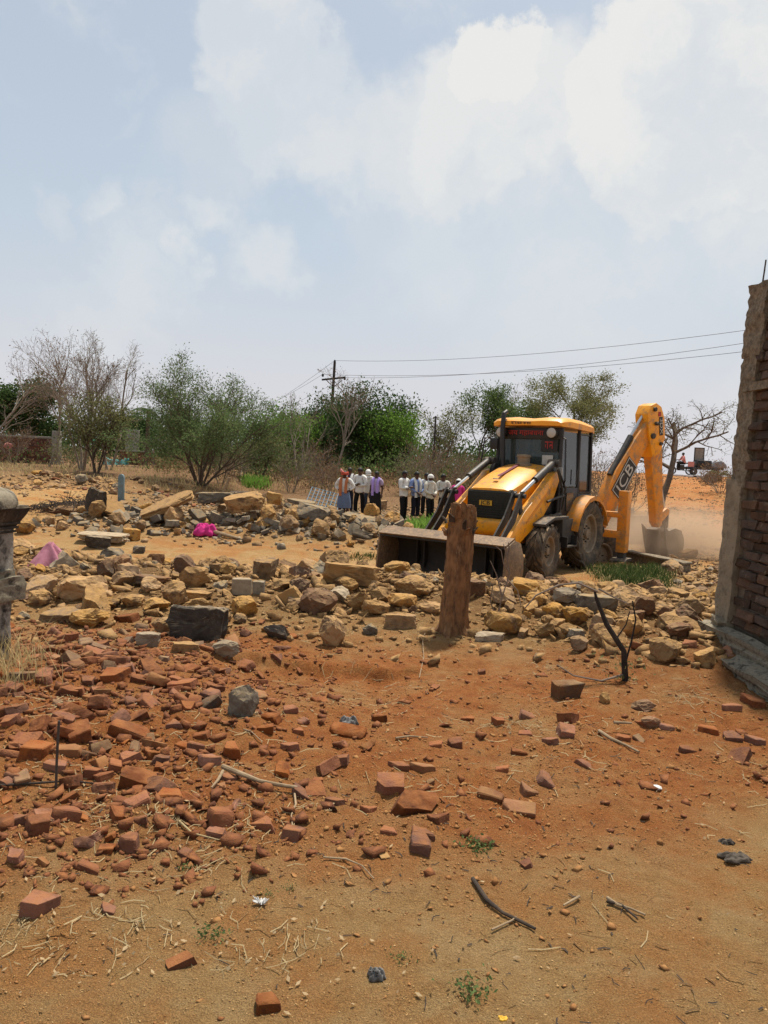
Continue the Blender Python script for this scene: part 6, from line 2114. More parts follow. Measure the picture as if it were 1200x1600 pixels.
# ------------------------------------------------------------------ stump
def stump():
    p = at(711, 992)
    p.y += .1
    p.z = gz(p.x, p.y)
    h = (1000 - 795) * p.y / FPX
    r = 21.5 * p.y / FPX
    root = empty('tree_stump', p, 0, 'rotten reddish-brown tree stump standing upright in front of the loader bucket', 'stump')
    nn, m = 56, 34
    rg = random.Random(6)
    V, F = [], []
    ph = [rg.uniform(0, 6.28) for _ in range(6)]
    for i in range(m):
        t = i / (m - 1)
        for k in range(nn):
            a = 2 * math.pi * k / nn
            rr = r * (1.12 - .14 * min(t * 4, 1) - .06 * t)
            rr *= 1 + .045 * math.sin(3 * a + ph[0] + t * 1.2) + .035 * math.sin(7 * a + ph[1] + t * 3) + .03 * math.sin(12 * a + ph[2]) + .02 * math.sin(23 * t + 5 * a)
            if t < .06: rr *= 1.12 - 2 * t
            rr *= 1 + .035 * math.sin(17 * a + ph[5] + 2 * math.sin(t * 6)) + .015 * rg.gauss(0, 1)
            if t > .80: rr *= 1 + .06 * math.sin(4 * a + ph[3]) + .04 * rg.gauss(0, 1) - .9 * (t - .80) ** 1.3
            z = h * t
            if t > .86: z += .03 * math.sin(3 * a + ph[4]) + .018 * rg.gauss(0, 1)
            V.append((rr * math.cos(a) + .025 * t, rr * math.sin(a), z - .05))
    for i in range(m - 1):
        for k in range(nn):
            F.append((i * nn + k, i * nn + (k + 1) % nn, (i + 1) * nn + (k + 1) % nn, (i + 1) * nn + k))
    o = (m - 1) * nn
    V.append((.02, 0, h - .02))
    F += [(o + k, o + (k + 1) % nn, len(V) - 1) for k in range(nn)]
    MB().add(V, F).build('trunk', 'stump_wood', root, smooth=True, angle=50)
    # flaking bark plates and splinters round the broken top
    for k in range(13):
        a = 2 * math.pi * k / 13 + rg.uniform(-.2, .2)
        z0 = h * rg.uniform(.70, .9)
        L = rg.uniform(.06, .13)
        q = r * rg.uniform(.90, .98)
        w = rg.uniform(.015, .035)
        c, s = math.cos(a), math.sin(a)
        V = []
        for zz, off, ww in ((0, 0, w), (L * .6, .015, w * .9), (L, .03 + .03 * rg.random(), w * .3)):
            for d in (-1, 1):
                for tk in (0, .016):
                    V.append(((q + off + tk) * c - s * d * ww, (q + off + tk) * s + c * d * ww, z0 + zz))
        F = []
        for i in range(2):
            b = i * 4
            F += [(b, b + 4, b + 5, b + 1), (b + 1, b + 5, b + 7, b + 3), (b + 3, b + 7, b + 6, b + 2), (b + 2, b + 6, b + 4, b)]
        F += [(0, 1, 3, 2), (8, 10, 11, 9)]
        MB().add(V, F).build('bark_flake', 'stump_wood' if k % 2 else 'dark_wood', root)
    # root collar
    for k in range(5):
        a = 2 * math.pi * k / 5 + .4
        MB().tube([(r * .6 * math.cos(a), r * .6 * math.sin(a), .08), (r * 1.1 * math.cos(a), r * 1.1 * math.sin(a), .0), (r * 1.7 * math.cos(a + .2), r * 1.7 * math.sin(a + .2), -.06)], [.05, .04, .02], 7).build('root', 'stump_wood', root, smooth=True)
stump()

# ------------------------------------------------------------------ brick wall with concrete column, right
def right_wall():
    P = at(1119, 984)
    root = empty('brick_wall', (P.x, P.y, P.z), 0, 'ruined brick wall with rough concrete corner column and rebar at the right edge', 'wall')
    lean = Matrix.Rotation(R(1.6), 4, 'Y')
    root.rotation_euler = (0, R(1.6), 0)
    d = Vector((.07, -1, 0)).normalized()          # along the wall, towards the camera
    nrm = Vector((-1, -.07, 0)).normalized()       # out of its visible face
    L = 2.3
    top = on(1172, P.y, 452).z - P.z
    ang = math.atan2(d.y, d.x)
    base = Matrix.Rotation(ang, 4, 'Z')            # local x along the wall, local -y out of the visible face
    z0 = .10
    MB().box(.10, L, .03, .24, -.2, top * .99, base).build('mortar_core', 'mortar', root)
    # ragged line where the bricks begin
    def skip(s, z):
        edge = .235 + .03 * math.sin(z * 5.1) + .035 * math.sin(z * 11.7 + 1) - .02 * z
        if z > 2.35: edge += .16 * (z - 2.35) / .5
        return s < edge + .06
    n = brick_courses(root, base @ Vector((0, .04, 0)), d, L, z0, int((top - z0) / .082), 'wall_brick', bl=.235, bh=.082, gap=.013, depth=.10, jit=.012, seed=9, skip=skip, cap=300)
    # concrete column: rough cast, broken back towards the top
    def block(name, x0, x1, y0, y1, za, zb, mat, amp, seed, cuts=(5, 5, 26)):
        V, F = [], []
        bm = bmesh.new()
        bmesh.ops.create_cube(bm, size=1)
        bmesh.ops.subdivide_edges(bm, edges=list(bm.edges), cuts=5, use_grid_fill=True)
        for _ in range(2):
            es = [e for e in bm.edges if abs((e.verts[0].co - e.verts[1].co).z) > .02]
            bmesh.ops.subdivide_edges(bm, edges=es, cuts=1 if _ else 2, use_grid_fill=True)
        from mathutils import noise as mn
        for v in bm.verts:
            q = Vector((x0 + (v.co.x + .5) * (x1 - x0), y0 + (v.co.y + .5) * (y1 - y0), za + (v.co.z + .5) * (zb - za)))
            e = q + Vector(mn.noise_vector(q * 5 + Vector((seed, 0, 0)))) * amp + Vector(mn.noise_vector(q * 16 + Vector((seed, 3, 0)))) * amp * .6 + Vector(mn.noise_vector(q * 45 + Vector((seed, 3, 9)))) * amp * .35
            v.co = base @ e
        me = bpy.data.meshes.new(name)
        bm.to_mesh(me)
        bm.free()
        me.shade_smooth()
        me.set_sharp_from_angle(angle=R(40))
        me.materials.append(M[mat])
        return obj(name, me, root)
    block('column_top', .03, .30, -.03, .26, top * .80, top + .02, 'rough_concrete', .022, 1)
    block('column', .015, .26, -.02, .25, top * .43, top * .82, 'rough_concrete', .026, 2)
    block('column_plaster', -.005, .235, -.035, .25, -.12, top * .45, 'plaster', .014, 3)
    block('plaster_toe', .04, .22, -.085, .05, -.15, .13, 'plaster', .05, 4)
    block('lintel_band', .10, L, -.035, .20, top * .70, top * .725, 'rough_concrete', .015, 8)
    pl = block('plinth', -.08, L, -.17, .20, -.30, .05, 'mossy_concrete', .05, 5)
    block('plinth_step', .75, L, -.34, -.14, -.35, -.07, 'mossy_concrete', .05, 6)
    for k, (a, b, h) in enumerate(((.07, .06, .26), (.17, .17, .32), (.12, .03, .17), (.24, .05, .3))):
        q = base @ Vector((a, b, top - .05))
        MB().tube([q, q + Vector((.004, .003, h * .5)), q + Vector((.012 * (-1) ** k, .006, h + .03))], .007, 6).build('rebar', 'steel_rod', root)
    # fallen lumps at the foot
    return root
right_wall()

# ------------------------------------------------------------------ weathered pillar, left
def left_pillar():
    P = at(20, 1058)
    d = P.y
    x = P.x - .60
    root = empty('weathered_pillar', (x, d + .28, P.z), R(-14), 'weathered black-stained whitewashed pillar with flared cap at the left edge', 'pillar')
    def blk(name, hx, z0, z1, mat, amp, seed, top=None, hy=None):
        bm = bmesh.new()
        bmesh.ops.create_cube(bm, size=1)
        bmesh.ops.subdivide_edges(bm, edges=list(bm.edges), cuts=9, use_grid_fill=True)
        from mathutils import noise as mn
        for v in bm.verts:
            t = v.co.z + .5
            k = hx + ((top or hx) - hx) * t
            ky = (hy or hx) + ((top or (hy or hx)) - (hy or hx)) * t
            q = Vector((v.co.x * 2 * k, v.co.y * 2 * ky, z0 + (z1 - z0) * t))
            v.co = q + Vector(mn.noise_vector(q * 7 + Vector((seed, 0, 0)))) * amp + Vector(mn.noise_vector(q * 24 + Vector((0, seed, 0)))) * amp * .6
        me = bpy.data.meshes.new(name)
        bm.to_mesh(me)
        bm.free()
        me.shade_smooth()
        me.set_sharp_from_angle(angle=R(40))
        me.materials.append(M[mat])
        return obj(name, me, root)
    zt = 1.6 - (803 - 694) * d / FPX - P.z
    zl0 = 1.6 - (963 - 694) * d / FPX - P.z
    zl1 = 1.6 - (915 - 694) * d / FPX - P.z
    zc = 1.6 - (838 - 694) * d / FPX - P.z
    blk('lower_shaft', .285, -.1, zl0 + .01, 'old_limewash', .010, 1)
    blk('moulding', .345, zl0, zl1 - .03, 'mossy_concrete', .02, 2)
    blk('moulding_neck', .31, zl1 - .04, zl1 + .02, 'mossy_concrete', .018, 3)
    blk('upper_shaft', .295, zl1, zc + .01, 'old_limewash', .008, 4)
    blk('cap', .30, zc, zt, 'dark_slab', .006, 5, top=.37)
    blk('cap_top', .36, zt - .005, zt + .02, 'mossy_concrete', .006, 6)
    for k in range(3):
        blk('cap_groove', .305 + .01 * k, zc - .03 + k * .028, zc - .015 + k * .028, 'dark_slab', .003, 7 + k)
    # rounded stone finial standing on the cap
    V, F = [], []
    nn, m = 22, 14
    hh = (803 - 762) * d / FPX
    for i in range(m):
        t = i / (m - 1)
        rr = .40 * math.sqrt(max(1 - (t * .98) ** 3.0, 0))
        for k in range(nn):
            a = 2 * math.pi * k / nn
            V.append((.05 + rr * math.cos(a) * 1.0, rr * math.sin(a), zt + .015 + hh * t))
    F = [(i * nn + k, i * nn + (k + 1) % nn, (i + 1) * nn + (k + 1) % nn, (i + 1) * nn + k) for i in range(m - 1) for k in range(nn)]
    F.append(tuple((m - 1) * nn + k for k in range(nn)))
    o = MB().add(V, F).build('finial', 'mossy_concrete', root, smooth=True, angle=60)
    roughen(o.data, .012, 12, 3)
left_pillar()

# ------------------------------------------------------------------ fallen things on the site
def sheet(name, P, w, hgt, mat, label, cat, peak=True, seed=1, dep=None):
    """a cloth lying in folds over something: a heap with creases and an uneven hem"""
    rg = np.random.default_rng(seed)
    dep = dep or w * .7
    n = 34
    u, v = np.meshgrid(np.linspace(-1, 1, n), np.linspace(-1, 1, n))
    ang = np.arctan2(v, u)
    rad = np.maximum(np.abs(u), np.abs(v))
    hem = 1 + .16 * np.sin(ang * 3 + 1) + .10 * np.sin(ang * 7 + 2)
    X, Y = u * w / 2 * hem, v * dep / 2 * hem
    if peak:
        Z = hgt * np.clip(1 - rad, 0, 1) ** .85 * (1 + .10 * np.sin(ang * 4)) + .04 * hgt * np.sin(ang * 9 + rad * 4) * rad
    else:
        Z = hgt * (np.clip(1 - rad ** 2, 0, 1) ** .5) * (.55 + .9 * (fbm(u * 3 + 5, v * 3, 4, seed) + .4)) + .10 * hgt * np.sin(ang * 7 + rad * 5)
    Z = np.maximum(Z, .004)
    V = np.stack([X, Y, Z], -1).reshape(-1, 3)
    i = np.arange((n - 1) * (n - 1))
    a = (i // (n - 1)) * n + i % (n - 1)
    o = obj(name, mesh_np(name, V, np.stack([a, a + 1, a + 1 + n, a + n], 1), mat, True), None, P)
    o.modifiers.new('thick', 'SOLIDIFY').thickness = .012
    return tag(o, label, cat)

def stick(name, pxs, r, mat, label, cat='stick', lift=.012, n=9, taper=.6, group=None, knots=None):
    """a stick on the ground along photograph points"""
    pts = [at(u, v) + Vector((0, 0, lift)) for u, v in pxs]
    rad = [r * (1 - (1 - taper) * i / max(len(pts) - 1, 1)) * (1 + .12 * math.sin(i * 2.3)) for i in range(len(pts))]
    root = MB().tube(pts, rad, n).build(name, mat, smooth=True)
    return tag(root, label, cat, group)

def debris():
    # pink net heaped over something
    p = at(66, 890)
    sheet('net_heap', (p.x, p.y + .2, p.z - .02), 66 * p.y / FPX, 44 * p.y / FPX, 'net_pink', 'pink net heaped to a peak on the sandy track behind the pillar', 'net', True, 3)
    p = at(320, 838)
    sheet('cloth_heap', (p.x, p.y, p.z), .50, .26, 'cloth_magenta', 'crumpled magenta cloth lying at the front of the grey block heap', 'cloth', False, 5)
    p = at(345, 842)
    tag(MB().tube([at(330, 838) + Vector((0, 0, .1)), at(352, 842) + Vector((0, 0, .06)), at(378, 847) + Vector((0, 0, .03))], [.05, .04, .02], 8).build('plank', 'dry_wood', smooth=True), 'pale plank end sticking out beside the magenta cloth', 'plank')
    # tilted slab in the rear heap
    def slab(u, v, L, W, T, rot, mat, label, name='concrete_slab', up=.15, yoff=0):
        q = at(u, v)
        me = rock_mesh(300 + u, 'slab', 1)
        me.materials.append(M[mat])
        bx = [max(vv.co[i] for vv in me.vertices) - min(vv.co[i] for vv in me.vertices) for i in range(3)]
        o = obj(name, me, None, (q.x, q.y + yoff, gz(q.x, q.y + yoff) + up), tuple(R(a) for a in rot), (L / bx[0], W / bx[1], T / bx[2]))
        return tag(o, label, 'slab')
    slab(262, 818, 1.35, .8, .16, (14, -27, 8), 'ochre_stone', 'long tilted ochre rubble slab lying across the rear heap', up=.34)
    slab(165, 846, 1.05, .7, .17, (0, 1, -3), 'pale_concrete', 'flat white-edged slab at the left front of the rear heap', up=0.0)
    slab(152, 856, .50, .3, .24, (0, 4, 12), 'dark_slab', 'blackened lump just in front of the flat white-edged slab', up=-.02)
    slab(205, 846, .36, .3, .27, (0, 3, 30), 'ochre_stone', 'brown stone lying on the track right of the flat white-edged slab', up=-.02)
    slab(218, 864, .24, .2, .14, (0, 0, 10), 'slate', 'small grey stone lying alone on the sandy track', up=-.01)
    slab(147, 806, .62, .12, .62, (0, 8, -25), 'dark_slab', 'dark upright broken panel at the left of the rear heap', up=.05)
    slab(170, 808, .80, .5, .10, (38, 12, 25), 'buff_stone', 'olive-buff plate leaning against the rear heap below the blue post', up=.18)
    slab(338, 806, .95, .5, .26, (0, -2, 4), 'grey_concrete', 'long grey beam-like block on top of the rear heap', up=.32)
    slab(385, 812, .95, .7, .40, (5, -12, 20), 'ochre_stone', 'ragged ochre lump topping the middle of the rear heap', up=.22)
    slab(425, 803, .50, .4, .36, (0, 8, 0), 'ochre_stone', 'yellow-ochre stone topping the right part of the rear heap', up=.3)
    slab(488, 822, .85, .5, .34, (4, 8, -8), 'grey_concrete', 'big grey block near the right end of the rear heap', up=.15)
    slab(470, 808, .9, .5, .12, (6, 6, -5), 'grey_concrete', 'thin grey plate lying on the big grey block at the right end', up=.4)
    slab(590, 795, .85, .6, .36, (0, -8, 12), 'buff_stone', 'large pale stone at the feet of the onlooker in lilac', up=.0, yoff=-.3)
    slab(560, 822, .9, .5, .16, (8, 10, -14), 'grey_concrete', 'tilted grey plate left of the loader bucket', up=.1)
    # upright blue post with rounded head
    p = at(189, 785)
    k = p.y / FPX
    b = MB()
    w, h = 9 * k, 44 * k
    prof = [(-w / 2, -.1), (w / 2, -.1), (w / 2, h * .86)] + [(w / 2 * math.cos(a), h * .86 + h * .14 * math.sin(a)) for a in [R(20 * j) for j in range(1, 9)]] + [(-w / 2, h * .86)]
    o = b.prism(prof, -.06, .06).build('marker_post', 'painted_blue', None, bevel=.012, loc=p)
    tag(o, 'upright faded-blue stone post with rounded head in the rear rubble', 'post')
    # cut trunks lying by the acacia
    for i, (u0, v0, u1, v1, r, lab) in enumerate(((318, 790, 372, 782, .20, 'thick cut trunk lying right of the acacia foot'), (360, 780, 395, 792, .17, 'second cut trunk lying behind the thick one'), (305, 776, 335, 774, .07, 'thin pale log lying behind the cut trunks'))):
        a, c = at(u0, v0), at(u1, v1)
        a, c = a + Vector((0, 0, r)), Vector((c.x, a.y + (.25 if i else .5), gz(c.x, a.y + .4) + r * 1.1))
        m1 = a.lerp(c, .5) + Vector((0, 0, .05))
        o = MB().tube([a, m1, c], [r, r * .92, r * .8], 12).build('log', 'bark' if i < 2 else 'dry_wood', smooth=True)
        roughen(o.data, .02, 5, i)
        tag(o, lab, 'log')
    a, c = at(338, 792), on(347, 28.5, 706)
    p = Vector((a.x, a.y, a.z))
    o = MB().tube([p, p + Vector((.25, .1, .55)), p + Vector((.42, .1, 1.05))], [.07, .06, .05], 8).build('pole_stub', 'dry_wood', smooth=True)
    tag(o, 'pale leaning post stub beside the acacia', 'post')
    # charred brush heap on the left slope
    p = at(115, 806)
    root = empty('brush_heap', (p.x, p.y + .5, p.z), 0, 'heap of charred brush and earth on the left slope above the pink net', 'brush')
    rg = random.Random(8)
    me = rock_mesh(777, 'round', 1)
    me.materials.append(M['brown_stone'])
    roughen(me, .10, 5, 2)
    obj('core', me, root, (0, 0, -.28), None, (2.5, 1.5, .58))
    b = MB()
    for k in range(420):
        c = Vector((rg.uniform(-1.4, 1.4), rg.uniform(-.9, .6), 0))
        c.z = max(0, .34 * (1 - (c.x / 1.5) ** 2) - .05)
        dd = Vector((rg.gauss(0, 1), rg.gauss(0, .6), rg.gauss(0, .35))).normalized() * rg.uniform(.12, .45)
        b.tube([c, c + dd * .5 + Vector((0, 0, .05)), c + dd], [.010, .008, .004], 4)
    b.build('branches', 'dark_wood', root)['kind'] = 'stuff'
    # blue pipe frame lying by the onlookers
    y = 28.4
    a = on(478, y, 765)
    root = empty('pipe_frame', (a.x, y, gz(a.x, y) + .25), 0, 'pale blue welded pipe grille propped on the brown mound beside the onlookers', 'grille')
    root.rotation_euler = (R(-62), R(12), R(-8))
    W, Hh = 1.35, 1.25
    for k in range(10):
        MB().tube([(W * k / 9, 0, 0), (W * k / 9 - .15, 0, Hh)], .017, 5).build('bar', 'blue_pipe', root)
    for k in range(7):
        z = Hh * k / 6
        MB().tube([(-.15 * k / 6 - .03, .02, z), (W - .15 * k / 6 + .03, .02, z)], .015, 5).build('rail', 'blue_pipe', root)
    # low ruin and lying kerb slab behind the rear wheel
    A, Bp = at(946, 868), at(1072, 897)
    dv = (Bp - A)
    dv.z = 0
    L = dv.length
    o = MB().box(0, L, -.10, .10, -.10, .20).box(-.02, L + .02, -.16, .13, .20, .25).build('kerb_wall', 'rough_concrete', None, bevel=.012, loc=(A.x, A.y, A.z), rot=(0, 0, math.atan2(dv.y, dv.x)))
    bm = bmesh.new()
    bm.from_mesh(o.data)
    for _ in range(3):
        bmesh.ops.subdivide_edges(bm, edges=[e for e in bm.edges if e.calc_length() > .12], cuts=1)
        bmesh.ops.triangulate(bm, faces=bm.faces)
    bm.to_mesh(o.data)
    bm.free()
    roughen(o.data, .03, 5, 1)
    tag(o, 'long low grey kerb wall lying in the dust behind the grass patch', 'kerb')
    y = 21.0
    a, c = on(948, y, 812), on(992, y, 812)
    root = empty('block_ruin', (a.x, y, gz(a.x, y)), 0, 'low grey block ruin seen between the stabiliser leg and the raised arm', 'ruin')
    w = c.x - a.x
    bl = .38
    me = MB().box(0, bl - .02, 0, .2, 0, .18)
    first = None
    for r in range(6):
        s = 0 if r % 2 == 0 else -bl / 2
        while s < w + .3:
            if not (r > 3 and s > w * .55):
                if first is None:
                    first = me.build('block', 'grey_concrete', root, bevel=.012)
                    first.location = (s, 0, r * .2)
                else:
                    obj('block', first.data, root, (s, rg.gauss(0, .01), r * .2), (0, 0, rg.gauss(0, .02)))
            s += bl
    MB().box(-.1, w + .3, .03, .17, -.1, .78).build('core', 'mortar', root)
    # sticks, rods, rags in front
    stick('stick', [(738, 1383), (760, 1412), (785, 1432), (812, 1446), (836, 1461)], .0085, 'dark_wood', 'curved black stick lying on bare sand in the right foreground')
    stick('stick', [(768, 1458), (800, 1446), (806, 1440)], .004, 'dry_wood', 'thin pale twig crossing the black stick')
    stick('stick', [(348, 1210), (372, 1218), (405, 1230), (432, 1238), (464, 1243)], .013, 'dry_wood', 'pale peeled branch lying across the bricks at centre left', lift=.03)
    stick('stick', [(348, 1213), (340, 1228), (330, 1242)], .008, 'dry_wood', 'short pale side twig at the left end of the peeled branch', lift=.025)
    stick('stick', [(936, 1147), (955, 1158), (978, 1168), (998, 1180)], .011, 'dry_wood', 'straight dry stick pointing down right beside a red brick')
    stick('stick', [(958, 1144), (986, 1145)], .010, 'dry_wood', 'short pale stick resting on a red brick', lift=.06)
    stick('stick', [(948, 1408), (965, 1420), (985, 1427), (1008, 1440)], .006, 'dry_wood', 'upper of two parallel pale twigs in the right foreground')
    stick('stick', [(948, 1415), (970, 1424), (995, 1440)], .006, 'dark_wood', 'lower of two parallel twigs in the right foreground')
    stick('stick', [(905, 1412), (880, 1420)], .005, 'dry_wood', 'tiny twig lying left of the two parallel twigs')
    stick('root_strand', [(380, 1145), (392, 1150), (300, 1140)][:2] + [(410, 1165)], .004, 'dry_wood', 'thin root strand below the grey tapered block', 'root')
    stick('root_strand', [(505, 1345), (540, 1350), (565, 1362), (584, 1378)], .004, 'dry_wood', 'curved pale root strand on the sand at centre', 'root')
    stick('root_strand', [(280, 1292), (300, 1310), (342, 1317)], .005, 'straw', 'curved straw-coloured root below the bricks at left', 'root')
    stick('root_strand', [(460, 1245), (462, 1262), (455, 1280), (458, 1308)], .005, 'dry_wood', 'hanging root strand at the end of the peeled branch', 'root')
    stick('root_strand', [(0, 1236), (60, 1228), (110, 1225), (150, 1230)], .006, 'dark_wood', 'dark bent root behind the thin upright rod', 'root')
    stick('root_strand', [(210, 1105), (235, 1095), (242, 1072), (228, 1062)], .005, 'dry_wood', 'looping pale root among the upper left bricks', 'root')
    stick('stick', [(340, 1000), (300, 1060), (240, 1080)][:1] + [(600, 1160), (640, 1156), (665, 1157)], .006, 'dry_wood', 'thin stick lying behind the tan-orange brick half') if False else None
    stick('stick', [(618, 1158), (640, 1155), (668, 1157)], .006, 'dry_wood', 'thin stick lying behind the tan-orange brick half')
    p = at(87, 1236)
    q = MB().tube([p + Vector((0, 0, -.05)), p + Vector((.003, 0, .15)), p + Vector((.006, .01, .31))], .006, 7).build('steel_rod', 'steel_rod', smooth=True)
    tag(q, 'thin dark steel rod standing upright among the bricks at left', 'rod')
    # dead black shrub right of centre
    p = at(978, 1064)
    root = empty('dead_shrub', p, 0, 'dead black shrub stem with curling bare twigs right of the stump', 'shrub')
    s = p.y / FPX
    MB().tube([(0, 0, -.05), (-.03, 0, .22), (-.17, .02, .42), (-.25, .03, .60), (-.27, .03, .66)], [.026, .022, .020, .014, .008], 8).build('stem', 'charred', root, smooth=True)
    for pts, r, m in (([(-.25, .03, .66), (-.40, .02, .72), (-.55, 0, .70), (-.72, -.03, .62), (-.80, -.04, .52)], .010, 'grey_twig'),
                      ([(-.24, .03, .68), (-.12, .04, .62), (0, .06, .57)], .008, 'grey_twig'),
                      ([(-.02, 0, .10), (.03, .02, .30), (.05, .02, .46), (.02, .03, .60)], .009, 'charred'),
                      ([(0, 0, .05), (-.20, -.05, .0), (-.42, -.08, .04), (-.55, -.1, .12)], .009, 'grey_twig'),
                      ([(0, 0, .0), (.05, -.10, -.04), (.18, -.16, -.03), (.34, -.16, -.03)], .009, 'grey_twig'),
                      ([(-.10, 0, .30), (-.02, .02, .42), (.0, .02, .52)], .006, 'charred')):
        MB().tube(pts, [r * (1 - .6 * i / len(pts)) for i in range(len(pts))], 6).build('twig', m, root, smooth=True)
    rn = np.random.default_rng(2)
    C = np.array([(.0, .0, .08)]) + rn.normal(size=(60, 3)) * np.array([.09, .07, .07])
    obj('leaves', leaf_mesh('leaves', C, .035, 'leaf_olive', rn), root)
    # thin grey twigs right of the stump
    p = at(772, 985)
    root = empty('dead_shrub', p, 0, 'spray of thin grey bare twigs rising just right of the stump', 'shrub')
    for pts in ([(0, 0, 0), (.06, .02, .30), (.12, .03, .52), (.08, .03, .68), (.05, .04, .78)], [(.06, .02, .30), (.0, .04, .50), (-.06, .05, .62)], [(.10, .03, .46), (.20, .04, .36), (.24, .04, .22)],
                [(.12, .03, .52), (.06, .03, .60), (.03, .03, .72), (-.02, .03, .76)], [(.02, 0, .1), (-.05, 0, .26), (-.03, 0, .42)], [(.08, .02, .66), (.10, .02, .74), (.09, .02, .80)]):
        MB().tube(pts, [.007 - .0045 * i / len(pts) for i in range(len(pts))], 5).build('twig', 'grey_twig', root, smooth=True)
    p = at(655, 1060)
    stick('root_strand', [(655, 1062), (662, 1030), (660, 1000), (668, 985)], .004, 'dry_wood', 'pale root hanging over the dug-out ledge left of the stump', 'root')
    # scraps
    p = at(408, 1416)
    b = MB()
    for k in range(26):
        a = rg.uniform(0, 6.28)
        L = rg.uniform(.012, .036)
        b.tube([(0, 0, .004), (math.cos(a) * L * .6, math.sin(a) * L * .45, .014), (math.cos(a) * L, math.sin(a) * L * .7, .008 + rg.random() * .02)], [.004, .0035, .001], 4)
    tag(b.build('feather_tuft', 'white_scrap', None, loc=p), 'small white downy feather on the sand at lower centre left', 'feather')
    sheet('plastic_scrap', at(545, 1134), .10, .05, 'grey_scrap', 'blue-black crumpled plastic scrap on red earth at centre', 'scrap', False, 7)
    sheet('rag', at(1150, 1348), .12, .03, 'dark_scrap', 'dark crumpled rag on the sand near the right edge', 'rag', False, 8, .06)
    sheet('plastic_scrap', at(1136, 1320), .06, .02, 'dark_scrap', 'small dark curled scrap just above the crumpled rag', 'scrap', False, 9, .03)
    sheet('plastic_scrap', at(786, 1594), .022, .006, 'decal_yellow', 'tiny yellow wrapper at the bottom edge of the picture', 'scrap', False, 10)
    sheet('plastic_scrap', at(588, 1535), .05, .035, 'grey_scrap', 'small grey scrap on the sand near the bottom centre', 'scrap', False, 11)
    q = at(1025, 1234)
    me = rock_mesh(4, 'round', 1).copy()
    me.materials.append(M['white_scrap'])
    tag(obj('pebble', me, None, q, None, (.055, .045, .02)), 'flat white pebble on the sand right of centre', 'pebble')
    sheet('paper_scrap', at(480, 1355), .035, .01, 'decal_yellow', 'tiny yellow paper scrap on the sand below the bricks', 'scrap', False, 13) if False else None
    p = at(600, 1340)
    tag(MB().box(-.02, .02, -.018, .018, .004, .010).build('tile_chip', 'buff_stone', None, bevel=.002, loc=p, rot=(.1, .05, .4)), 'small flat yellowish chip left of the stacked red brick ends', 'chip')
    # green weeds on the sand
    for u, v, r, n_, lab in ((746, 1326, .055, 160, 'small dark green weed tuft on the sand below the red brick ends'), (735, 1552, .05, 110, 'flat green weed near the bottom edge right of centre'), (330, 1466, .045, 80, 'thin green weed beside the leaf litter at lower left'),
                             (290, 1362, .03, 60, 'tiny green sprout below the curved straw-coloured root'), (418, 1400, .025, 50, 'tiny green sprout right above the white feather'), (626, 1506, .03, 60, 'small dark weed on the sand at the bottom centre'), (452, 1392, .025, 40, 'thin green sprout right of the white feather')):
        q = at(u, v)
        C = np.abs(rn.normal(size=(n_, 3))) * np.array([1, 1, .45]) * r * np.where(rn.random((n_, 3)) < .5, -1, 1)
        C[:, 2] = np.abs(C[:, 2]) + .006
        r *= .62
        C *= .62
        o = empty('weed', q, 0, lab, 'weed', 'weeds on the sand')
        obj('leaves', leaf_mesh('leaves', C, r * .5, 'leaf_mid', rn), o)
        MB().tube([(0, 0, -.01), (.005, 0, r * .6)], .002, 4).build('stem', 'grass_dry' if False else 'straw', o)
debris()

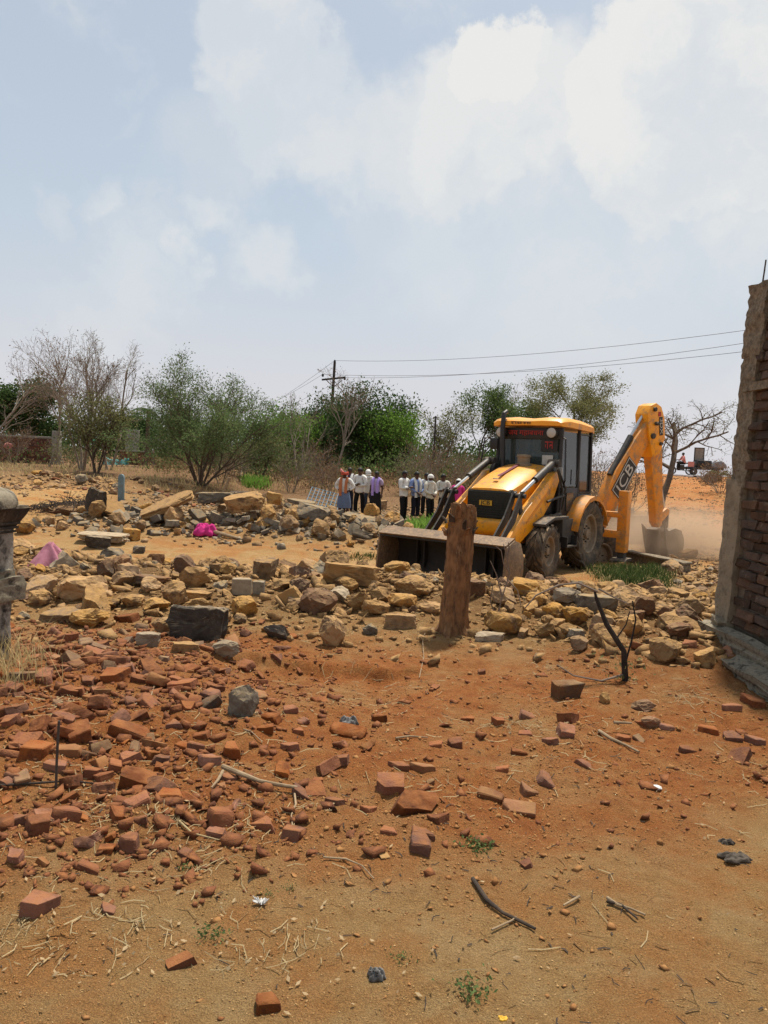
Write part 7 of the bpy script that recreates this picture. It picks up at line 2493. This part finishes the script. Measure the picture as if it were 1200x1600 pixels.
# ------------------------------------------------------------------ motorcycle, rider and cart on the embankment road
def road_traffic():
    y = 56.0
    p = on(1063, y, 745)
    z = gz(p.x, y) + .06
    root = empty('motorcycle', (p.x, y, z), R(180), 'black motorcycle crossing the embankment road above the ramp', 'motorcycle')   # local +x forward -> picture left
    for x in (.62, -.62):
        w = empty('wheel', (x, 0, .30), 0, parent=root)
        MB().lathe([(.22, -.04), (.27, -.05), (.30, 0), (.27, .05), (.22, .04), (.22, -.04)], 20, Matrix.Rotation(R(90), 4, 'X')).build('tyre', 'vehicle_black', w, smooth=True)
        b = MB()
        for k in range(8):
            a = math.pi * k / 8
            b.tube([(.22 * math.cos(a), 0, .22 * math.sin(a)), (-.22 * math.cos(a), 0, -.22 * math.sin(a))], .009, 4)
        b.build('spokes', 'chrome', w)
    MB().prism([(-.15, .78), (.30, .80), (.34, .92), (.10, 1.0), (-.12, .92)], -.14, .14).build('fuel_tank', 'vehicle_black', root, bevel=.03)
    MB().prism([(-.70, .82), (-.12, .78), (-.12, .86), (-.72, .92)], -.13, .13).build('seat', 'seat_vinyl', root, bevel=.02)
    MB().prism([(-.22, .32), (.22, .30), (.24, .72), (-.2, .72)], -.13, .13).build('engine', 'chassis_grey', root, bevel=.02)
    MB().tube([(.62, 0, .3), (.40, 0, .95), (.34, 0, 1.08)], .03, 6).build('fork', 'chrome', root)
    MB().tube([(.28, -.34, 1.08), (.36, 0, 1.06), (.28, .34, 1.08)], .016, 6).build('handlebar', 'vehicle_black', root)
    MB().lathe([(.001, 0), (.08, .0), (.09, .06), (.001, .1)], 10, Matrix.Translation((.5, 0, .93)) @ Matrix.Rotation(R(90), 4, 'Y')).build('headlamp', 'lamp_lens', root)
    MB().tube([(.1, .16, .35), (-.3, .18, .30), (-.85, .2, .38)], [.03, .035, .045], 8).build('exhaust', 'chrome', root, smooth=True)
    MB().prism([(-.92, .62), (-.60, .66), (-.35, .60), (-.62, .70), (-.90, .70)], -.08, .08).build('rear_mudguard', 'vehicle_black', root)
    r = person('motorcycle rider in a pale pink shirt on the embankment road', (p.x + .22, y, z - .06), 0, 1.66, 'cloth_coral', 'long', 'trousers', 'cloth_black', 'sit', True, group='people operating vehicles', lean=.10)
    r.rotation_euler.z = R(90)
    # cart with an upright framed board behind
    q = on(1098, y, 746)
    root = empty('cart', (q.x, y + .3, gz(q.x, y + .3) + .06), 0, 'dark loaded cart with an upright framed board behind the motorcycle', 'cart')
    MB().box(-1.3, 1.4, -.5, .5, .45, .62).build('bed', 'vehicle_black', root, bevel=.02)
    MB().box(-.5, .55, -.45, .45, .62, 1.12).build('load', 'vehicle_black', root, bevel=.06)
    MB().prism([(.6, .62), (1.7, .62), (1.55, .95), (1.2, 1.15), (.8, 1.05)], -.45, .45).build('covered_load', 'vehicle_grey', root, bevel=.06)
    fr = MB()
    for a in ((-.62, -.56, 1.05, 2.05), (.06, .12, 1.05, 2.05), (-.56, .06, 1.99, 2.05), (-.56, .06, 1.05, 1.11)):
        fr.box(a[0], a[1], -.03, .03, a[2], a[3])
    f = fr.build('frame', 'vehicle_black', root)
    MB().box(-.56, .06, -.01, .01, 1.11, 1.99).build('board', 'coping_grey', f)
    MB().box(-1.2, -.75, -.46, -.44, .5, 1.0).build('side_cloth', 'cloth_coral', root)
    for x in (-.8, .8):
        w = empty('wheel', (x, -.55, .3), 0, parent=root)
        MB().lathe([(.05, -.04), (.24, -.05), (.30, 0), (.24, .05), (.05, .04)], 18, Matrix.Rotation(R(90), 4, 'X')).build('tyre', 'vehicle_black', w, smooth=True)
    # white-painted kerb stones along the road edge
    for i, u in enumerate((1056, 1078, 1092, 1118)):
        c = on(u, 54.6, 747)
        me = MB().box(-.45, .45, -.1, .1, -.05, .14).build('kerb_stone', 'white_scrap', None, bevel=.02, loc=(c.x, 54.6, gz(c.x, 54.6)))
        tag(me, ('white kerb stone below the motorcycle front wheel', 'white kerb stone below the motorcycle rear wheel', 'white kerb stone under the cart', 'white kerb stone beside the small date palm')[i], 'kerb', 'white kerb stones along the road')
road_traffic()

# ------------------------------------------------------------------ dust raised by the rear bucket
def dust():
    c = on(1050, 19.5, 850)
    bm = bmesh.new()
    bmesh.ops.create_icosphere(bm, subdivisions=3, radius=1)
    me = bpy.data.meshes.new('dust_cloud')
    bm.to_mesh(me)
    bm.free()
    m = bpy.data.materials.new('dust')
    m.use_nodes = True
    nt = m.node_tree
    nt.nodes.clear()
    N, L = nt.nodes.new, nt.links.new
    out, vol, tc, n, vl, mr, mu = N('ShaderNodeOutputMaterial'), N('ShaderNodeVolumePrincipled'), N('ShaderNodeTexCoord'), N('ShaderNodeTexNoise'), N('ShaderNodeVectorMath'), N('ShaderNodeMapRange'), N('ShaderNodeMath')
    vol.inputs['Color'].default_value = (.82, .62, .44, 1)
    vl.operation = 'LENGTH'
    L(tc.outputs['Object'], vl.inputs[0])
    mr.interpolation_type = 'SMOOTHSTEP'
    L(vl.outputs['Value'], mr.inputs['Value'])
    mr.inputs['From Min'].default_value, mr.inputs['From Max'].default_value = .1, 1.0
    mr.inputs['To Min'].default_value, mr.inputs['To Max'].default_value = 2.4, 0
    n.inputs['Scale'].default_value, n.inputs['Detail'].default_value = 2.2, 3
    L(tc.outputs['Object'], n.inputs['Vector'])
    mu.operation = 'MULTIPLY'
    L(mr.outputs[0], mu.inputs[0])
    L(n.outputs[0], mu.inputs[1])
    L(mu.outputs[0], vol.inputs['Density'])
    L(vol.outputs[0], out.inputs['Volume'])
    me.materials.append(m)
    o = obj('dust_cloud', me, None, (c.x - .1, 19.0, .0), None, (2.7, 2.0, 1.15))
    tag(o, 'tan dust hanging round the digging rear bucket', 'dust', kind='stuff')
dust()
